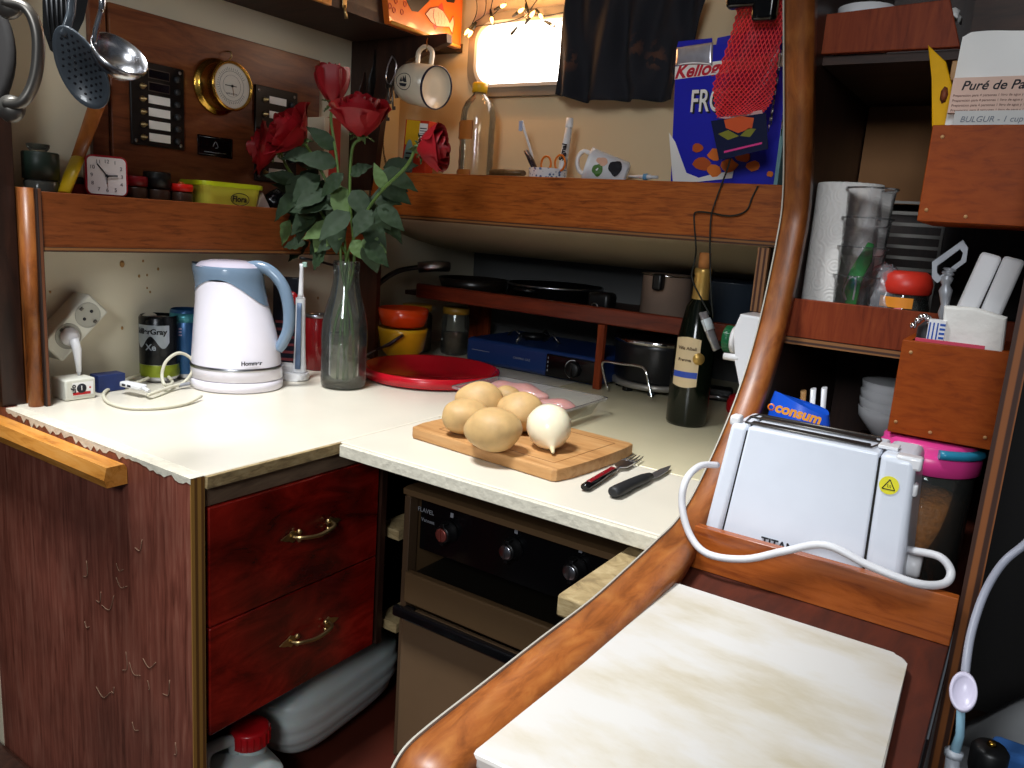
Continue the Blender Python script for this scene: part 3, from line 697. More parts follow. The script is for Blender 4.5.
# pink lid jar
t = thing('pasta_jar', 'clear jar of brown pasta with bright pink lid, right of the toaster', 'jar', (-.0775, 1.036, ZS+.0006))
MB().lathe([(0, .002), (.048, .002), (.052, .006), (.052, .128), (.048, .136), (.0465, .136), (.0495, .128), (.0495, .006), (.045, .004), (0, .004)], None, 36).build('jar_glass', M_glass, t)
pb = MB()
pb.lathe([(0, .005), (.048, .005), (.048, .03), (.048, .06), (.048, .095), (.03, .102), (0, .104)], None, 30)
for v in pb.bm.verts: v.co += Vector((random.uniform(-1, 1), random.uniform(-1, 1), random.uniform(-1, 1)))*.0022
o = pb.build('pasta', mat('brown_pasta', 'a8601e', .5, noise=.7, nscale=160, bump=.8), t); o['kind'] = 'stuff'
M_pink = mat('pink_plastic', 'e0408f', .3)
MB().lathe([(.0535, .133), (.0565, .135), (.0565, .153), (.054, .156), (.051, .156), (.051, .165), (.048, .168), (.03, .1685), (0, .1685)], None, 40).build('pink_lid', M_pink, t)
cp = [(.0545*math.cos(a), .0545*math.sin(a), .160) for a in [math.radians(d) for d in range(-75, -5, 8)]]
MB().tube(cp, .007, 8, flat=.8).build('blue_clip', mat('teal_blue_plastic', '2b86a8', .25), t)

# blue shop bag behind the toaster
q0 = at(762, 415, 1, 1.06); q1 = at(833, 430, 1, 1.06)
t = thing('blue_bag', 'crumpled blue plastic shopping packet behind the toaster', 'bag', ((q0.x+q1.x)/2, 1.075, ZS+.0006))
W2 = (q1.x-q0.x)/2; zt = at(790, 396, 1, 1.06).z-ZS
def bagf(u, v):
    a = u*2*PI; c, s_ = math.cos(a), math.sin(a); top = zt*(1-.10*(c+1)/2)+.002*math.sin(a*2)
    k = 1-.12*v**3+.03*math.sin(a*5+v*4)
    return (W2*c*k*(.95 if v < 1 else .9), .042*s_*k*(1-.6*v**3), v*top)
b = MB(); b.grid(bagf, 36, 12, closed_u=True); b.grid(lambda u, v: tuple(Vector(bagf(u, 1))*(1-v)+Vector((0, 0, zt*.95))*v), 36, 3, closed_u=True)
bb = b.build('bag_body', mat('blue_film', '1750c4', .25, coat=.3, noise=.15, nscale=25), t)
q = at(795, 416, 1, 1.024)
text('bag_text', 'consum', .0185, mat('amber_print', 'f0a028', .5), bb, T(-t.location.x, -t.location.y, -t.location.z) @ T(q.x+.003, 1.0235, q.z+.004) @ R(6, 'Y') @ face_frame((0, 0, 0), **FY), bold=.0007, shear=.15)
MB().lathe([(.003, 0), (.0048, 0), (.0048, .0006), (.003, .0006)], T(-t.location.x, -t.location.y, -t.location.z) @ face_frame((at(771, 410, 1, 1.024).x, 1.0235, at(771, 410, 1, 1.024).z+.004), **FY), 16).build('bag_logo', M_orange, t)
# utensil strips, bowls
for k, (a, b_, m_, lab) in enumerate(((803, 391, M_bamboo, 'pale wooden utensil tip sticking up behind the blue packet'), (813, 389, M_whiteg, 'left white utensil handle behind the blue packet'), (824, 388, M_whiteg, 'right white utensil handle behind the blue packet'))):
    p1 = at(a, b_, 1, 1.16); p0 = Vector((p1.x+.012, 1.17, ZS+.001))
    tag(MB().tube([(p0.x, 1.17, p0.z), ((p0.x+p1.x)/2, 1.168, (p0.z+p1.z)/2), (p1.x, 1.163, p1.z)], [.005, .006, .009], 10, flat=.4).build('kitchen_utensil', m_), lab, 'utensil')
q = at(893, 400, 1, 1.31)
t = thing('stacked_bowls', 'stack of white bowls in the dark behind the toaster', 'bowl', (q.x, 1.34, ZS+.0006))
zt_ = at(880, 392, 1, 1.2).z-ZS
for k in range(4):
    z = zt_-.055-.014*(3-k); MB().lathe([(0, z), (.022, z), (.05, z+.035), (.052, z+.05), (.050, z+.05), (.045, z+.035), (.02, z+.004), (0, z+.004)], None, 28).build('bowl', M_white, t)
MB().box((-.05, -.05, 0), (.05, .05, zt_-.099), .002).build('pot_stand', M_dark, t)

# ---- mid shelf contents (shelf top z = .232)
ZM = .2326
t = thing('paper_towel_roll', 'standing roll of embossed white kitchen paper beside the curved trim', 'paper roll', (-.2505, 1.235, ZM))
def emb():
    m = mat('embossed_paper', 'ece9e4', .9); nt = m.node_tree; b = nt.nodes['Principled BSDF']
    tc = nt.nodes.new('ShaderNodeTexCoord'); wv = nt.nodes.new('ShaderNodeTexWave'); wv.wave_type = 'RINGS'; wv.inputs['Scale'].default_value = 1.2
    vo = nt.nodes.new('ShaderNodeTexVoronoi'); vo.inputs['Scale'].default_value = 45; nt.links.new(tc.outputs['Object'], vo.inputs['Vector'])
    mu = nt.nodes.new('ShaderNodeMath'); mu.operation = 'MULTIPLY'; mu.inputs[1].default_value = 30; nt.links.new(vo.outputs['Distance'], mu.inputs[0])
    sn = nt.nodes.new('ShaderNodeMath'); sn.operation = 'SINE'; nt.links.new(mu.outputs[0], sn.inputs[0])
    bp = nt.nodes.new('ShaderNodeBump'); bp.inputs['Strength'].default_value = .25; bp.inputs['Distance'].default_value = .001
    nt.links.new(sn.outputs[0], bp.inputs['Height']); nt.links.new(bp.outputs[0], b.inputs['Normal']); return m
MB().lathe([(.018, 0), (.044, 0), (.045, .003), (.045, .215), (.044, .218), (.020, .218), (.018, .215), (.018, .01)], None, 48).build('paper', emb(), t)
MB().lathe([(.0175, 0), (.0178, .217), (.0165, .217), (.0165, 0)], None, 24).build('cardboard_core', mat('cardboard', 'a98c68', .8), t)
# clear stacked plastic tubs
q = at(870, 250, 1, 1.21)
t = thing('clear_tubs', 'stack of ribbed clear plastic tubs right of the paper roll', 'tub', (q.x-.006, 1.192, ZM))
zz = at(865, 190, 1, 1.2).z-ZM
n = 5
for k in range(n):
    z = k*(zz-.05)/(n-1); MB().lathe([(0, z), (.026, z), (.028, z+.004), (.031, z+.048), (.034, z+.050), (.034, z+.052), (.030, z+.050)], None, 28).build('tub', M_clear, t)
# green wrapper in bag
q = at(862, 275, 1, 1.172)
t = thing('green_wrapper', 'shiny green and red snack wrapper in front of the clear tubs', 'wrapper', (q.x, 1.172, ZM))
pts = [at(846, 306, 1, 1.172), at(842, 290, 1, 1.172), at(850, 270, 1, 1.172), at(868, 242, 1, 1.172), at(874, 244, 1, 1.172), at(872, 262, 1, 1.172), at(862, 275, 1, 1.172), at(856, 306, 1, 1.172)]
MB().prism([(p.x, p.z) for p in pts], .006, face_frame((0, 1.175, 0), **FY), .002).build('wrapper_foil', mat('green_foil', '1d9a3c', .25, noise=.3, nscale=60, coat=.3), t, world=True)
pts = [at(846, 300, 1, 1.17), at(844, 290, 1, 1.17), at(850, 278, 1, 1.17), at(856, 280, 1, 1.17), at(853, 300, 1, 1.17)]
MB().tube(spline(pts, 4), .0018, 6, closed=False).build('white_print', M_white, t, world=True)
q = at(885, 275, 1, 1.20)
b = MB(); b.ball((0, 0, .055), (.030, .022, .056), u=24, v=16)
for v in b.bm.verts: v.co += Vector((random.uniform(-1, 1), random.uniform(-1, 1), random.uniform(-1, 1)))*.0035*(v.co.z > .004)
tag(b.build('plastic_bag', M_bag, loc=(q.x, 1.195, ZM)), 'crumpled clear plastic bag between green wrapper and red lid jar', 'bag')
# wire rack
q0 = at(878, 200, 1, 1.36); q1 = at(935, 275, 1, 1.36)
t = thing('wire_rack', 'dark metal slatted rack standing at the back of the right shelf', 'rack', ((q0.x+q1.x)/2, 1.36, ZM))
b = MB(); w_ = (q1.x-q0.x)/2; h_ = q0.z-ZM
for s in (-1, 1): b.box((s*w_-.002, -.002, 0), (s*w_+.002, .002, h_))
b.box((-w_, -.002, h_-.004), (w_, .002, h_)); b.build('frame', M_dsteel, t)
for k in range(11): MB().box((-w_, -.003, h_*.08+k*h_*.082), (w_, .003, h_*.08+k*h_*.082+.005)).build('slat', M_dsteel, t)
# red lid jar
q = at(906, 290, 1, 1.18)
t = thing('red_lid_jar', 'jar with red domed lid and orange price sticker on the right shelf', 'jar', (q.x-.005, 1.205, ZM))
zc = at(906, 286, 1, 1.17).z-ZM
MB().lathe([(0, .001), (.030, .001), (.034, .006), (.034, zc-.03), (.028, zc-.012), (.028, zc-.008), (.026, zc-.008), (.031, zc-.03), (.031, .008), (0, .004)], None, 32).build('jar_glass', M_glass, t)
MB().lathe([(0, .006), (.030, .006), (.030, zc-.045), (0, zc-.045)], None, 24).build('dark_contents', mat('coffee_brown', '2a1a14', .7, noise=.4, nscale=120), t)
MB().lathe([(.030, zc-.012), (.0335, zc-.010), (.0345, zc+.002), (.031, zc+.014), (.024, zc+.019), (0, zc+.019)], None, 36).build('red_lid', mat('tomato_red_lid', 'dc3626', .4), t)
MB().grid(lambda u, v: (.0352*math.sin((u-.62)*1.3), -.0352*math.cos((u-.62)*1.3), zc-.030+.014*v), 8, 2).build('price_sticker', mat('orange_sticker', 'f0962a', .6), t)
q = at(900, 312, 1, 1.164)
t = thing('ring_label', 'pink and white ring shaped label behind the shelf front', 'label', (q.x, 1.166, .262))
b = MB().lathe([(.017, 0), (.023, 0), (.023, .002), (.017, .002)], face_frame((0, 0, 0), **FY), 28); b.build('white_ring', M_white, t)
MB().lathe([(.0225, 0), (.0255, 0), (.0255, .0022), (.0225, .0022)], face_frame((0, 0, 0), **FY), 28, a0=PI/2, a1=PI*1.2).build('pink_arc', mat('salmon_plastic', 'd8606a', .4), t)
MB().box((-.018, .000, .232-.262+.001), (.018, .004, -.016)).build('card', M_white, t)

# ---- things in the lower box (front y 1.0)
ZL = .1615
q = at(975, 330, 1, 1.025)
t = thing('paper_bag', 'white paper bag standing in the lower wooden box', 'bag', (0, 0, 0))
pts = [at(944, 356, 1, 1.02), at(944, 306, 1, 1.02), at(975, 308, 1, 1.02), at(1007, 318, 1, 1.02), at(1005, 360, 1, 1.02)]
b = MB().prism([(p.x, p.z-(.05 if i in (0, 4) else 0)) for i, p in enumerate(pts)], .022, face_frame((0, 1.042, 0), **FY), .003)
b.build('bag_body', mat('crumpled_paper', 'e8e6e0', .85, bump=.6, nscale=40), t)
for (a, lab) in ((((961, 322), (970, 300), (992, 254)), 'left folded white napkin sticking out of the paper bag'), (((985, 326), (995, 300), (1015, 258)), 'right folded white napkin sticking out of the paper bag')):
    P_ = [at(x, y, 1, 1.055) for x, y in a]
    d = (P_[2]-P_[0]); ang = math.atan2(d.x, d.z)
    tag(MB().box((-.011, -.005, -.02), (.011, .005, d.length), .004).build('folded_napkin', mat('napkin_white', 'f0f0f2', .6, bump=.2), loc=P_[0], rot=(0, ang, 0)), lab, 'napkin')
# scraper
t = thing('masher', 'grey plastic utensil with rectangular head and twisted stem', 'utensil', (0, 0, 0))
P_ = [at(x, y, 1, 1.06) for x, y in ((932, 262), (963, 240), (968, 248), (966, 262), (937, 283), (932, 278))]
outer = [(p.x, p.z) for p in P_]; cx = sum(p[0] for p in outer)/6; cz = sum(p[1] for p in outer)/6
inner_ = [(p.x, p.z) for p in [at(x, y, 1, 1.06) for x, y in ((937, 266), (960, 249), (963, 253), (961, 260), (940, 276), (937, 273))]]
ringprism(b := MB(), outer, inner_, .006, face_frame((0, 1.066, 0), **FY)); b.build('head_frame', mat('silver_grey_plastic', '9a9da3', .35, .3), t)
P_ = [at(x, y, 1, 1.063) for x, y in ((950, 268), (946, 285), (944, 345))]
pts = spline([(p.x, 1.063, p.z) for p in P_], 8)
MB().tube(pts, [.006+.0018*math.sin(i*2.2) for i in range(len(pts))], 10).build('twisted_stem', mat('silver_grey_plastic', '9a9da3', .35), t)
# silver balls / whisk
q = at(925, 328, 1, 1.035)
t = thing('silver_beads', 'bunch of silver beads and foil at the left end of the lower box', 'beads', (q.x, 1.04, q.z))
for k in range(9):
    a = k*.55; MB().ball((-.012+.0035*k, -.012+.002*math.sin(a*3), .012*math.sin(a)+.002), .004, u=10, v=8).build('bead', M_chrome, t)
MB().lathe([(0, -.06), (.012, -.06), (.013, 0), (.006, .008), (0, .008)], T(.004, .004, 0), 14).build('dark_core', M_dgrey, t)
q = at(935, 332, 1, 1.015)
t = thing('striped_carton', 'small carton with blue and white stripes beside the paper bag', 'carton', (q.x, 1.015, ZL))
zc = at(935, 320, 1, 1.015).z-ZL
MB().box((-.008, 0, 0), (.010, .02, zc), .0005).build('carton_body', M_white, t)
for k in range(3): MB().box((-.007+.004*k, -.0004, .01), (-.0055+.004*k, 0, zc-.003)).build('blue_stripe', M_blue, t)
for k in range(9): MB().box((.004, -.0004, zc-.006-.005*k), (.0095, 0, zc-.0035-.005*k)).build('blue_tick', M_blue, t)
P0, P1 = at(915, 341, 1, 1.0115), at(984, 352, 1, 1.0115)
tag(MB().box((P0.x, 1.0095, ZL+.02), (P1.x, 1.0125, .2655), .0005).build('pink_card', mat('raspberry_card', 'c23a56', .5)), 'raspberry pink card standing along the front of the lower box', 'card')

# ---- galley pump and sink at far right
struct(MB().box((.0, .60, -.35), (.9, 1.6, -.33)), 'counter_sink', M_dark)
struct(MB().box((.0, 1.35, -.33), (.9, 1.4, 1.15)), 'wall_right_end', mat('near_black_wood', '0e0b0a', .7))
q = at(963, 692, 1, .72)
t = thing('water_pump', 'white plastic tap with oval head on pale blue stem beside the chopping board', 'tap', (0, 0, 0))
q2 = at(948, 768, 1, .70)
ax = Vector((.10, -.75, .55)).normalized()
head = MB().lathe([(0, -.006), (.018, -.005), (.0215, .003), (.019, .007), (.016, .003), (0, .001)], T(*q) @ ax.to_track_quat('Z', 'Y').to_matrix().to_4x4() @ Matrix.Scale(.68, 4), 32, sx=.72, sy=1.15).build('oval_head', mat('lilac_white_plastic', 'd9d3e8', .3), t)
p = [Vector((q.x-.0005, .73, q.z-.009)), at(960, 735, 1, .735), at(953, 757, 1, .735), at(948, 800, 1, .735), Vector((at(948, 800, 1, .735).x, .735, -.33))]
MB().tube(p[:3], [.0032, .0035, .0045], 12).build('blue_stem', mat('pale_blue_plastic', '8fb8cc', .3), t)
MB().tube([p[2], p[3], p[4]], [.0055, .0065, .007], 14).lathe([(.004, 0), (.0075, .001), (.0075, .006), (.004, .007)], T(*p[2]), 14).build('pump_base', mat('pale_grey_plastic', 'a9aeb6', .4), t)
hp = [at(1040, 530, 1, .84), at(1024, 545, 1, .84), at(1003, 563, 1, .83), at(985, 592, 1, .80), at(972, 630, 1, .77), at(966, 665, 1, .745), Vector((q.x+.001, .735, q.z-.008))]
tag(MB().tube(spline(hp, 6), .0036, 10).build('grey_hose', mat('grey_hose', 'a3a6b4', .4)), 'pale grey hose arching down beside the plywood panel at far right', 'hose')
b = MB(); b.grid(lambda u, v: (.006+.34*u, .76+.36*v, -.215+.05*math.sin(u*4+v*3)*math.sin(v*5)+.02*math.sin(u*13-v*8)), 24, 20)
o = b.build('grey_cloth', mat('grey_wet_cloth', 'a4a6a8', .6, noise=.3, nscale=10), solid=.004); tag(o, 'crumpled grey cloth or plastic sheet low at the far right', 'cloth')
q = at(990, 752, 1, .76)
t = thing('stopcock', 'black ribbed round knob low at the far right corner', 'knob', (q.x, .76, q.z-.02))
MB().lathe([(0, 0), (.014, 0), (.015, .004), (.015, .022), (.012, .026), (0, .027)], None, 24).lathe([(0, -.10), (.006, -.10), (.006, 0), (0, 0)], None, 10).build('knob_body', M_black, t)
MB().lathe([(0, .027), (.004, .027), (.003, .030), (0, .031)], None, 12).build('brass_tip', M_brass, t)
q = at(1015, 760, 1, .80); tag(MB().box((-.02, -.015, -.02), (.03, .015, .012), .006).build('blue_cloth', mat('blue_fabric', '1f4d86', .9), loc=q), 'small blue cloth in the bottom right corner', 'cloth')
# ================================================================ LEFT WALL
RZ = math.radians(33.1)
XBD = -1.465                     # face of the instrument board
t = thing('instrument_board', 'large dark varnished board on the left wall carrying the instruments', 'board', (XW, 1.07, .5))
MB().box((XW+.0005, .838, .362), (XBD, 1.339, .698), .002).build('board_panel', M_board, t, world=True)
MB().box((XW+.0005, .803, .362), (XBD-.001, .833, .698), .002).build('side_batten', M_board, t, world=True)
MB().tube(spline([(XBD, 1.085, .665), (XBD+.012, 1.085, .664), (XBD+.016, 1.085, .655), (XBD+.008, 1.085, .648)], 4), .0016, 6).build('hook', M_abrass, t, world=True)
def wallrect(px0, py0, px1, py1, x): a = at(px0, py0, 0, x); b = at(px1, py1, 0, x); return a.y, b.y, b.z, a.z
def switch_panel(lab, y0, y1, z0, z1, rows, first_dark):
    t = thing('switch_panel', lab, 'panel', (XBD, (y0+y1)/2, z0))
    MB().box((XBD+.0003, y0, z0), (XBD+.006, y1, z1), .0015).build('face_plate', M_black, t, world=True)
    x = XBD+.0062; H = z1-z0; n = rows
    for k in range(n):
        z = z1-H*(.13+.80*k/(n-1 if n > 1 else 1)*.95); yc = (y0+y1)/2+.002; w_ = (y1-y0)*.20
        if k < first_dark:
            pl = MB().box((x-.0004, yc-w_, z-.0085), (x+.0006, yc+w_, z+.0085)).build('dark_label', M_dsteel, t, world=True)
            MB().box((x+.0004, yc-w_+.0015, z-.007), (x+.0009, yc+w_-.0015, z+.007)).build('label_inset', M_blackg, pl, world=True)
        else:
            MB().box((x-.0004, yc-w_, z-.0075), (x+.0006, yc+w_, z+.0075)).build('white_label', M_paper, t, world=True)
        MB().lathe([(0, 0), (.006, 0), (.005, .003), (.0025, .004), (.002, .012), (0, .012)], face_frame((x, y0+(y1-y0)*.21, z-.002), **FX), 12).build('toggle', M_abrass, t, world=True)
        MB().lathe([(0, 0), (.006, 0), (.006, .005), (.004, .007), (0, .007)], face_frame((x, y0+(y1-y0)*.85, z-.002), **FX), 12).build('fuse_cap', M_dgrey, t, world=True)
    for sy in (.08, .92):
        for sz in (.05, .95):
            MB().lathe([(0, 0), (.0035, 0), (.003, .001), (0, .0012)], face_frame((x, y0+(y1-y0)*sy, z0+H*sz), **FX), 10).build('screw', M_steel, t, world=True)
y0, y1, z0, z1 = wallrect(128, 58, 183, 149, XBD)
switch_panel('black fuse panel with six label rows, between ladle and barometer', y0, y1, z0-.003, z1, 6, 2)
a = at(254, 84, 0, XBD); b_ = at(296, 92, 0, XBD)
switch_panel('black fuse panel right of the barometer, behind the left rose', a.y, b_.y, a.z-.20, a.z, 6, 0)
y0, y1, z0, z1 = wallrect(197, 134, 232, 159, XBD)
t = thing('name_plaque', 'small black plaque with thin silver border below the barometer', 'plaque', (XBD, (y0+y1)/2, z0))
MB().box((XBD+.0003, y0, z0), (XBD+.002, y1, z1), .0005).build('plate', M_blackg, t, world=True)
MB().tube([(XBD+.0022, y0+.003, z0+.003), (XBD+.0022, y1-.003, z0+.003), (XBD+.0022, y1-.003, z1-.003), (XBD+.0022, y0+.003, z1-.003)], .0006, 4, closed=True).build('border', M_steel, t, world=True)
MB().tube([(XBD+.0022, y0+.015, z0+.008), (XBD+.0022, y1-.015, z0+.008)], .0008, 4).tube(spline([(XBD+.0022, (y0+y1)/2-.006, z0+.02), (XBD+.0022, (y0+y1)/2, z0+.030), (XBD+.0022, (y0+y1)/2+.006, z0+.02), (XBD+.0022, (y0+y1)/2, z0+.017)], 4), .0008, 4).build('emblem', M_grey, t, world=True)
# barometer
q = at(216, 87, 0, XBD)
t = thing('barometer', 'round brass barometer with pale dial on the instrument board', 'barometer', q)
Mb = face_frame((0, 0, 0), **FX) @ Matrix.Diagonal((.84, .84, .92, 1))
MB().lathe([(0, .0005), (.064, .0005), (.066, .004), (.063, .008), (.056, .010), (.052, .016), (.052, .050), (.056, .053), (.057, .058), (.054, .062), (.051, .060), (.0505, .056)], Mb, 48).build('brass_case', M_brass, t)
dl = MB().lathe([(0, .0555), (.0503, .0555)], Mb, 48).build('dial', mat('dial_paper', 'f4f4ee', .5), t)
dk = mat('dial_ink', '4a5560', .6)
b = MB()
for k in range(40):
    a = math.radians(-60+k*7.7); b.box((-.0004, .036, .0556), (.0004, .041 if k % 5 else .043, .0558), M=Mb @ R(math.degrees(a), 'Z'))
o = b.build('scale_marks', dk, dl); o['kind'] = 'stuff'
MB().lathe([(.0335, .0556), (.0342, .0556), (.0342, .0558), (.0335, .0558)], Mb, 40).lathe([(.0245, .0556), (.025, .0556), (.025, .0558), (.0245, .0558)], Mb, 40).build('dial_rings', dk, dl)
text('dial_text', 'BAROMETER', .0055, dk, dl, Mb @ T(0, -.018, .0556))
MB().box((-.020, -.0008, .057), (.012, .0008, .0575), M=Mb @ R(0, 'Z')).lathe([(0, .056), (.003, .056), (.003, .0585), (0, .0585)], Mb, 12).build('needle', M_ink, dl)
MB().box((-.0006, -.022, .0572), (.0006, .003, .0577), M=Mb @ R(10, 'Z')).build('needle', M_brass, dl)
MB().lathe([(0, .0605), (.0505, .0605)], Mb, 40).build('glass', glassy('clear_lens', (.98, .98, .98), .5), t)

# ---- shelf contents, left wall (shelf surface z=.345)
ZA = .3453
def jar(lab, px, py_top, x, r, capm, body, name='spice_jar', cap_h=.018, bodyh=None, z0=ZA, capr=1.04):
    p = at(px, py_top, 0, x); H = p.z-z0
    t = thing(name, lab, 'jar', (x, p.y, z0))
    MB().lathe([(0, 0), (r*.93, 0), (r, .003), (r, H-cap_h-.004), (r*.9, H-cap_h), (0, H-cap_h)], None, 28).build('jar_body', body, t)
    MB().lathe([(r*.95, H-cap_h), (r*capr, H-cap_h+.001), (r*capr, H-.002), (r*capr*.93, H), (0, H)], None, 28).build('lid', capm, t)
    return t
M_jarbrown = mat('dark_spice', '3a2418', .4, noise=.3)
t = jar('squat dark green lidded jar at the left end of the left shelf', 40, 152, -1.43, .027, mat('dark_green_lid', '1d2a22', .4), mat('smoky_glass', '3a3a36', .15), cap_h=.045)
q = at(38, 147, 0, -1.43); tag(MB().lathe([(0, 0), (.012, 0), (.017, .006), (.018, .012), (.016, .012), (.012, .004), (0, .003)], None, 20).build('glass_dish', M_glass, loc=(-1.43, q.y, at(40, 152, 0, -1.43).z+.0005)), 'little clear glass dish on top of the dark green jar', 'dish')
jar('tiny jar with red and white label between yellow handle and alarm clock', 77, 177, -1.45, .017, M_dgrey, mat('red_label', 'a02a20', .5), cap_h=.012)
jar('spice jar with dull red lid right of the alarm clock', 135, 176, -1.42, .021, M_dred, M_jarbrown, cap_h=.018)
jar('spice jar with black lid between two red lidded jars', 157, 172, -1.42, .0235, M_black, M_jarbrown, cap_h=.030)
t = jar('low jar with bright red lid left of the margarine tub', 181, 184, -1.41, .0215, mat('bright_red_plastic', 'd81e14', .3), M_jarbrown, cap_h=.014)
MB().ball((0, 0, at(181, 184, 0, -1.41).z-ZA+.001), (.006, .006, .004), u=10, v=6).build('lid_knob', M_orange, t)
jar('small clear jar partly behind the margarine tub', 198, 191, -1.44, .017, M_glass, M_glass, cap_h=.006)
# alarm clock
q = at(107, 170, 0, -1.405)
t = thing('alarm_clock', 'small square red alarm clock with white face on the left shelf', 'clock', (-1.41, q.y, q.z-.044), (0, 0, math.radians(68)))
t.location.z = ZA+.010
MB().box((-.035, -.012, -.0095), (.035, .012, -.0005), .001).build('stand', M_dred, t)
Hc = .070; Mc = T(0, 0, Hc/2+.002)
b = MB().prism(rrect(.067, Hc, .011, 5), .028, Mc @ face_frame((0, .015, 0), **FY), .003).build('red_case', mat('clock_red', 'b31b28', .3), t)
f_ = MB().prism(rrect(.061, Hc-.007, .008, 5), .0015, Mc @ face_frame((0, -.0150, 0), **FY)).build('face', mat('clock_face', 'e6dcdc', .4), t)
for k in range(1, 13):
    a = math.radians(90-30*k); rr = .024 if k % 3 == 0 else .0265
    text('numeral', str(k), .0088, mat('soft_ink', '4a4048', .7), f_, T(rr*math.cos(a), -.0168, Hc/2+.002+rr*math.sin(a)*1.02) @ face_frame((0, 0, 0), **FY))
def hand(a, l, w_, m_, nm):
    MB().box((-w_, -.003, .0), (w_, l, .0008), M=T(0, -.018, Hc/2+.002) @ face_frame((0, 0, 0), **FY) @ R(a, 'Z')).build(nm, m_, f_)
hand(38, .025, .0010, M_ink, 'minute_hand'); hand(-85, .017, .0014, M_ink, 'hour_hand'); hand(178, .014, .0007, M_ink, 'alarm_hand')
MB().box((-.03, -.012, 0), (-.02, .012, .003)).box((.02, -.012, 0), (.03, .012, .003)).build('feet', M_dred, t)
# wooden spatula leaning
P_ = [at(x, y, 0, xx) for x, y, xx in ((64, 190, -1.400), (78, 158, -1.425), (97, 105, -1.462), (103, 80, -1.458))]
t = thing('wooden_spatula', 'orange wooden spatula with yellow handle end leaning on the left wall', 'spatula', (0, 0, 0))
MB().tube([P_[1]-(P_[1]-P_[0])*.1, (P_[1]+P_[2])/2, P_[2], P_[3]], [.012, .014, .016, .013], 12, flat=.35).build('wooden_blade', wood('orange_spatula_wood', '8a4818', 'b06426', (20, 20, 3), 3, .4, .2), t)
MB().tube([Vector((P_[0].x, P_[0].y, ZA+.012)), P_[0]*.5+P_[1]*.5, P_[1]], [.011, .0125, .012], 12, flat=.5).build('yellow_handle', mat('yellow_handle', 'd8b11c', .35), t)
# margarine tub
a = at(192, 195, 0, -1.415); b_ = at(256, 200, 0, -1.415); L_ = b_.y-a.y
t = thing('margarine_tub', 'lime yellow margarine tub with printed side on the left shelf', 'tub', (-1.425, (a.y+b_.y)/2, ZA))
zt = at(224, 181, 0, -1.40).z-ZA
M_lime = mat('lime_plastic', 'b8c41c', .35); M_pale = mat('tub_yellow', 'd9d24a', .4)
bm_ = MB().prism(rrect(.085, L_*.96, .02, 5), zt-.010, None, 0)
for v in bm_.bm.verts: k = v.co.z/zt; v.co.x *= .82+.16*k; v.co.y *= .86+.13*k
bd = bm_.build('tub_body', M_pale, t)
MB().prism(rrect(.092, L_, .022, 5), .009, T(0, 0, zt-.012), .002).build('lid', M_lime, t)
text('tub_text', 'Flora', .017, M_ink, bd, T(.0405, .012, zt*.42) @ R(8, 'Y') @ face_frame((0, 0, 0), **FX), bold=.0003)
MB().tube([(.042+.0, .012+.022*math.cos(k*PI/10), zt*.42+.012*math.sin(k*PI/10)) for k in range(20)], .0007, 4, closed=True).build('logo_oval', M_ink, bd)
q = at(265, 195, 0, -1.39)
tag(MB().prism([(-.017, 0), (.019, 0), (.014, .014), (-.004, .043), (-.012, .030)], .014, face_frame((-1.405, q.y, ZA), **FX), .002).build('folded_napkin', mat('soft_grey_paper', 'b5a8a4', .8)), 'small folded greyish paper triangle right of the margarine tub', 'paper')
q = at(292, 190, 0, -1.40)
t = thing('foil_wrapper', 'crumpled dark and gold wrapper on the left shelf behind the leaves', 'wrapper', (-1.42, q.y, ZA))
b = MB().ball((0, 0, .028), (.03, .055, .028), u=20, v=12)
for v in b.bm.verts: v.co += Vector((random.uniform(-1, 1), random.uniform(-1, 1), random.uniform(-1, 1)))*.005*(v.co.z > .004)
b.build('wrapper_body', mat('black_film', '15151a', .2, noise=.6, nscale=60), t)
for k in range(6): MB().ball((.028, -.03+.012*k, .02+.006*(k % 3)), (.003, .005, .004), u=8, v=6).build('gold_print', M_brass, t)
# white and red book by the roses
q = at(322, 140, 0, -1.44)
t = thing('red_book', 'slim red book with pale spine standing behind the upper roses', 'book', (-1.44, q.y, ZA))
hb = at(325, 118, 0, -1.44).z-ZA
MB().box((-.03, -.006, 0), (.03, .030, hb), .001).build('cover', mat('red_cover', 'a82a20', .5), t)
MB().box((-.031, -.022, 0), (.031, -.0065, hb-.002), .001).build('pale_page_block', mat('cream_pages', 'd8c8ae', .7), t)

# ---- utensils at top left
def place_dir(px, py, D):
    d = (CR*(px-512)+CU*(384-py)+_f*F).normalized(); return CAM+d*D
Mcam = lambda p: Matrix.Translation(p) @ Matrix.Rotation(RZ, 4, 'Z')
# rail the utensils hang from
pz = place_dir(150, -180, 1.25)
ra_, rb_ = place_dir(-60, -60, 1.10), place_dir(170, -60, 1.14); rb_.z = ra_.z = max(ra_.z, rb_.z)
tag(MB().tube([ra_, rb_], .005, 12).build('utensil_rail', M_dsteel), 'steel rail above the frame from which the utensils hang', 'rail')
ZR = ra_.z
def hang(pts_px, D): return [place_dir(x, y, D) for x, y in pts_px]
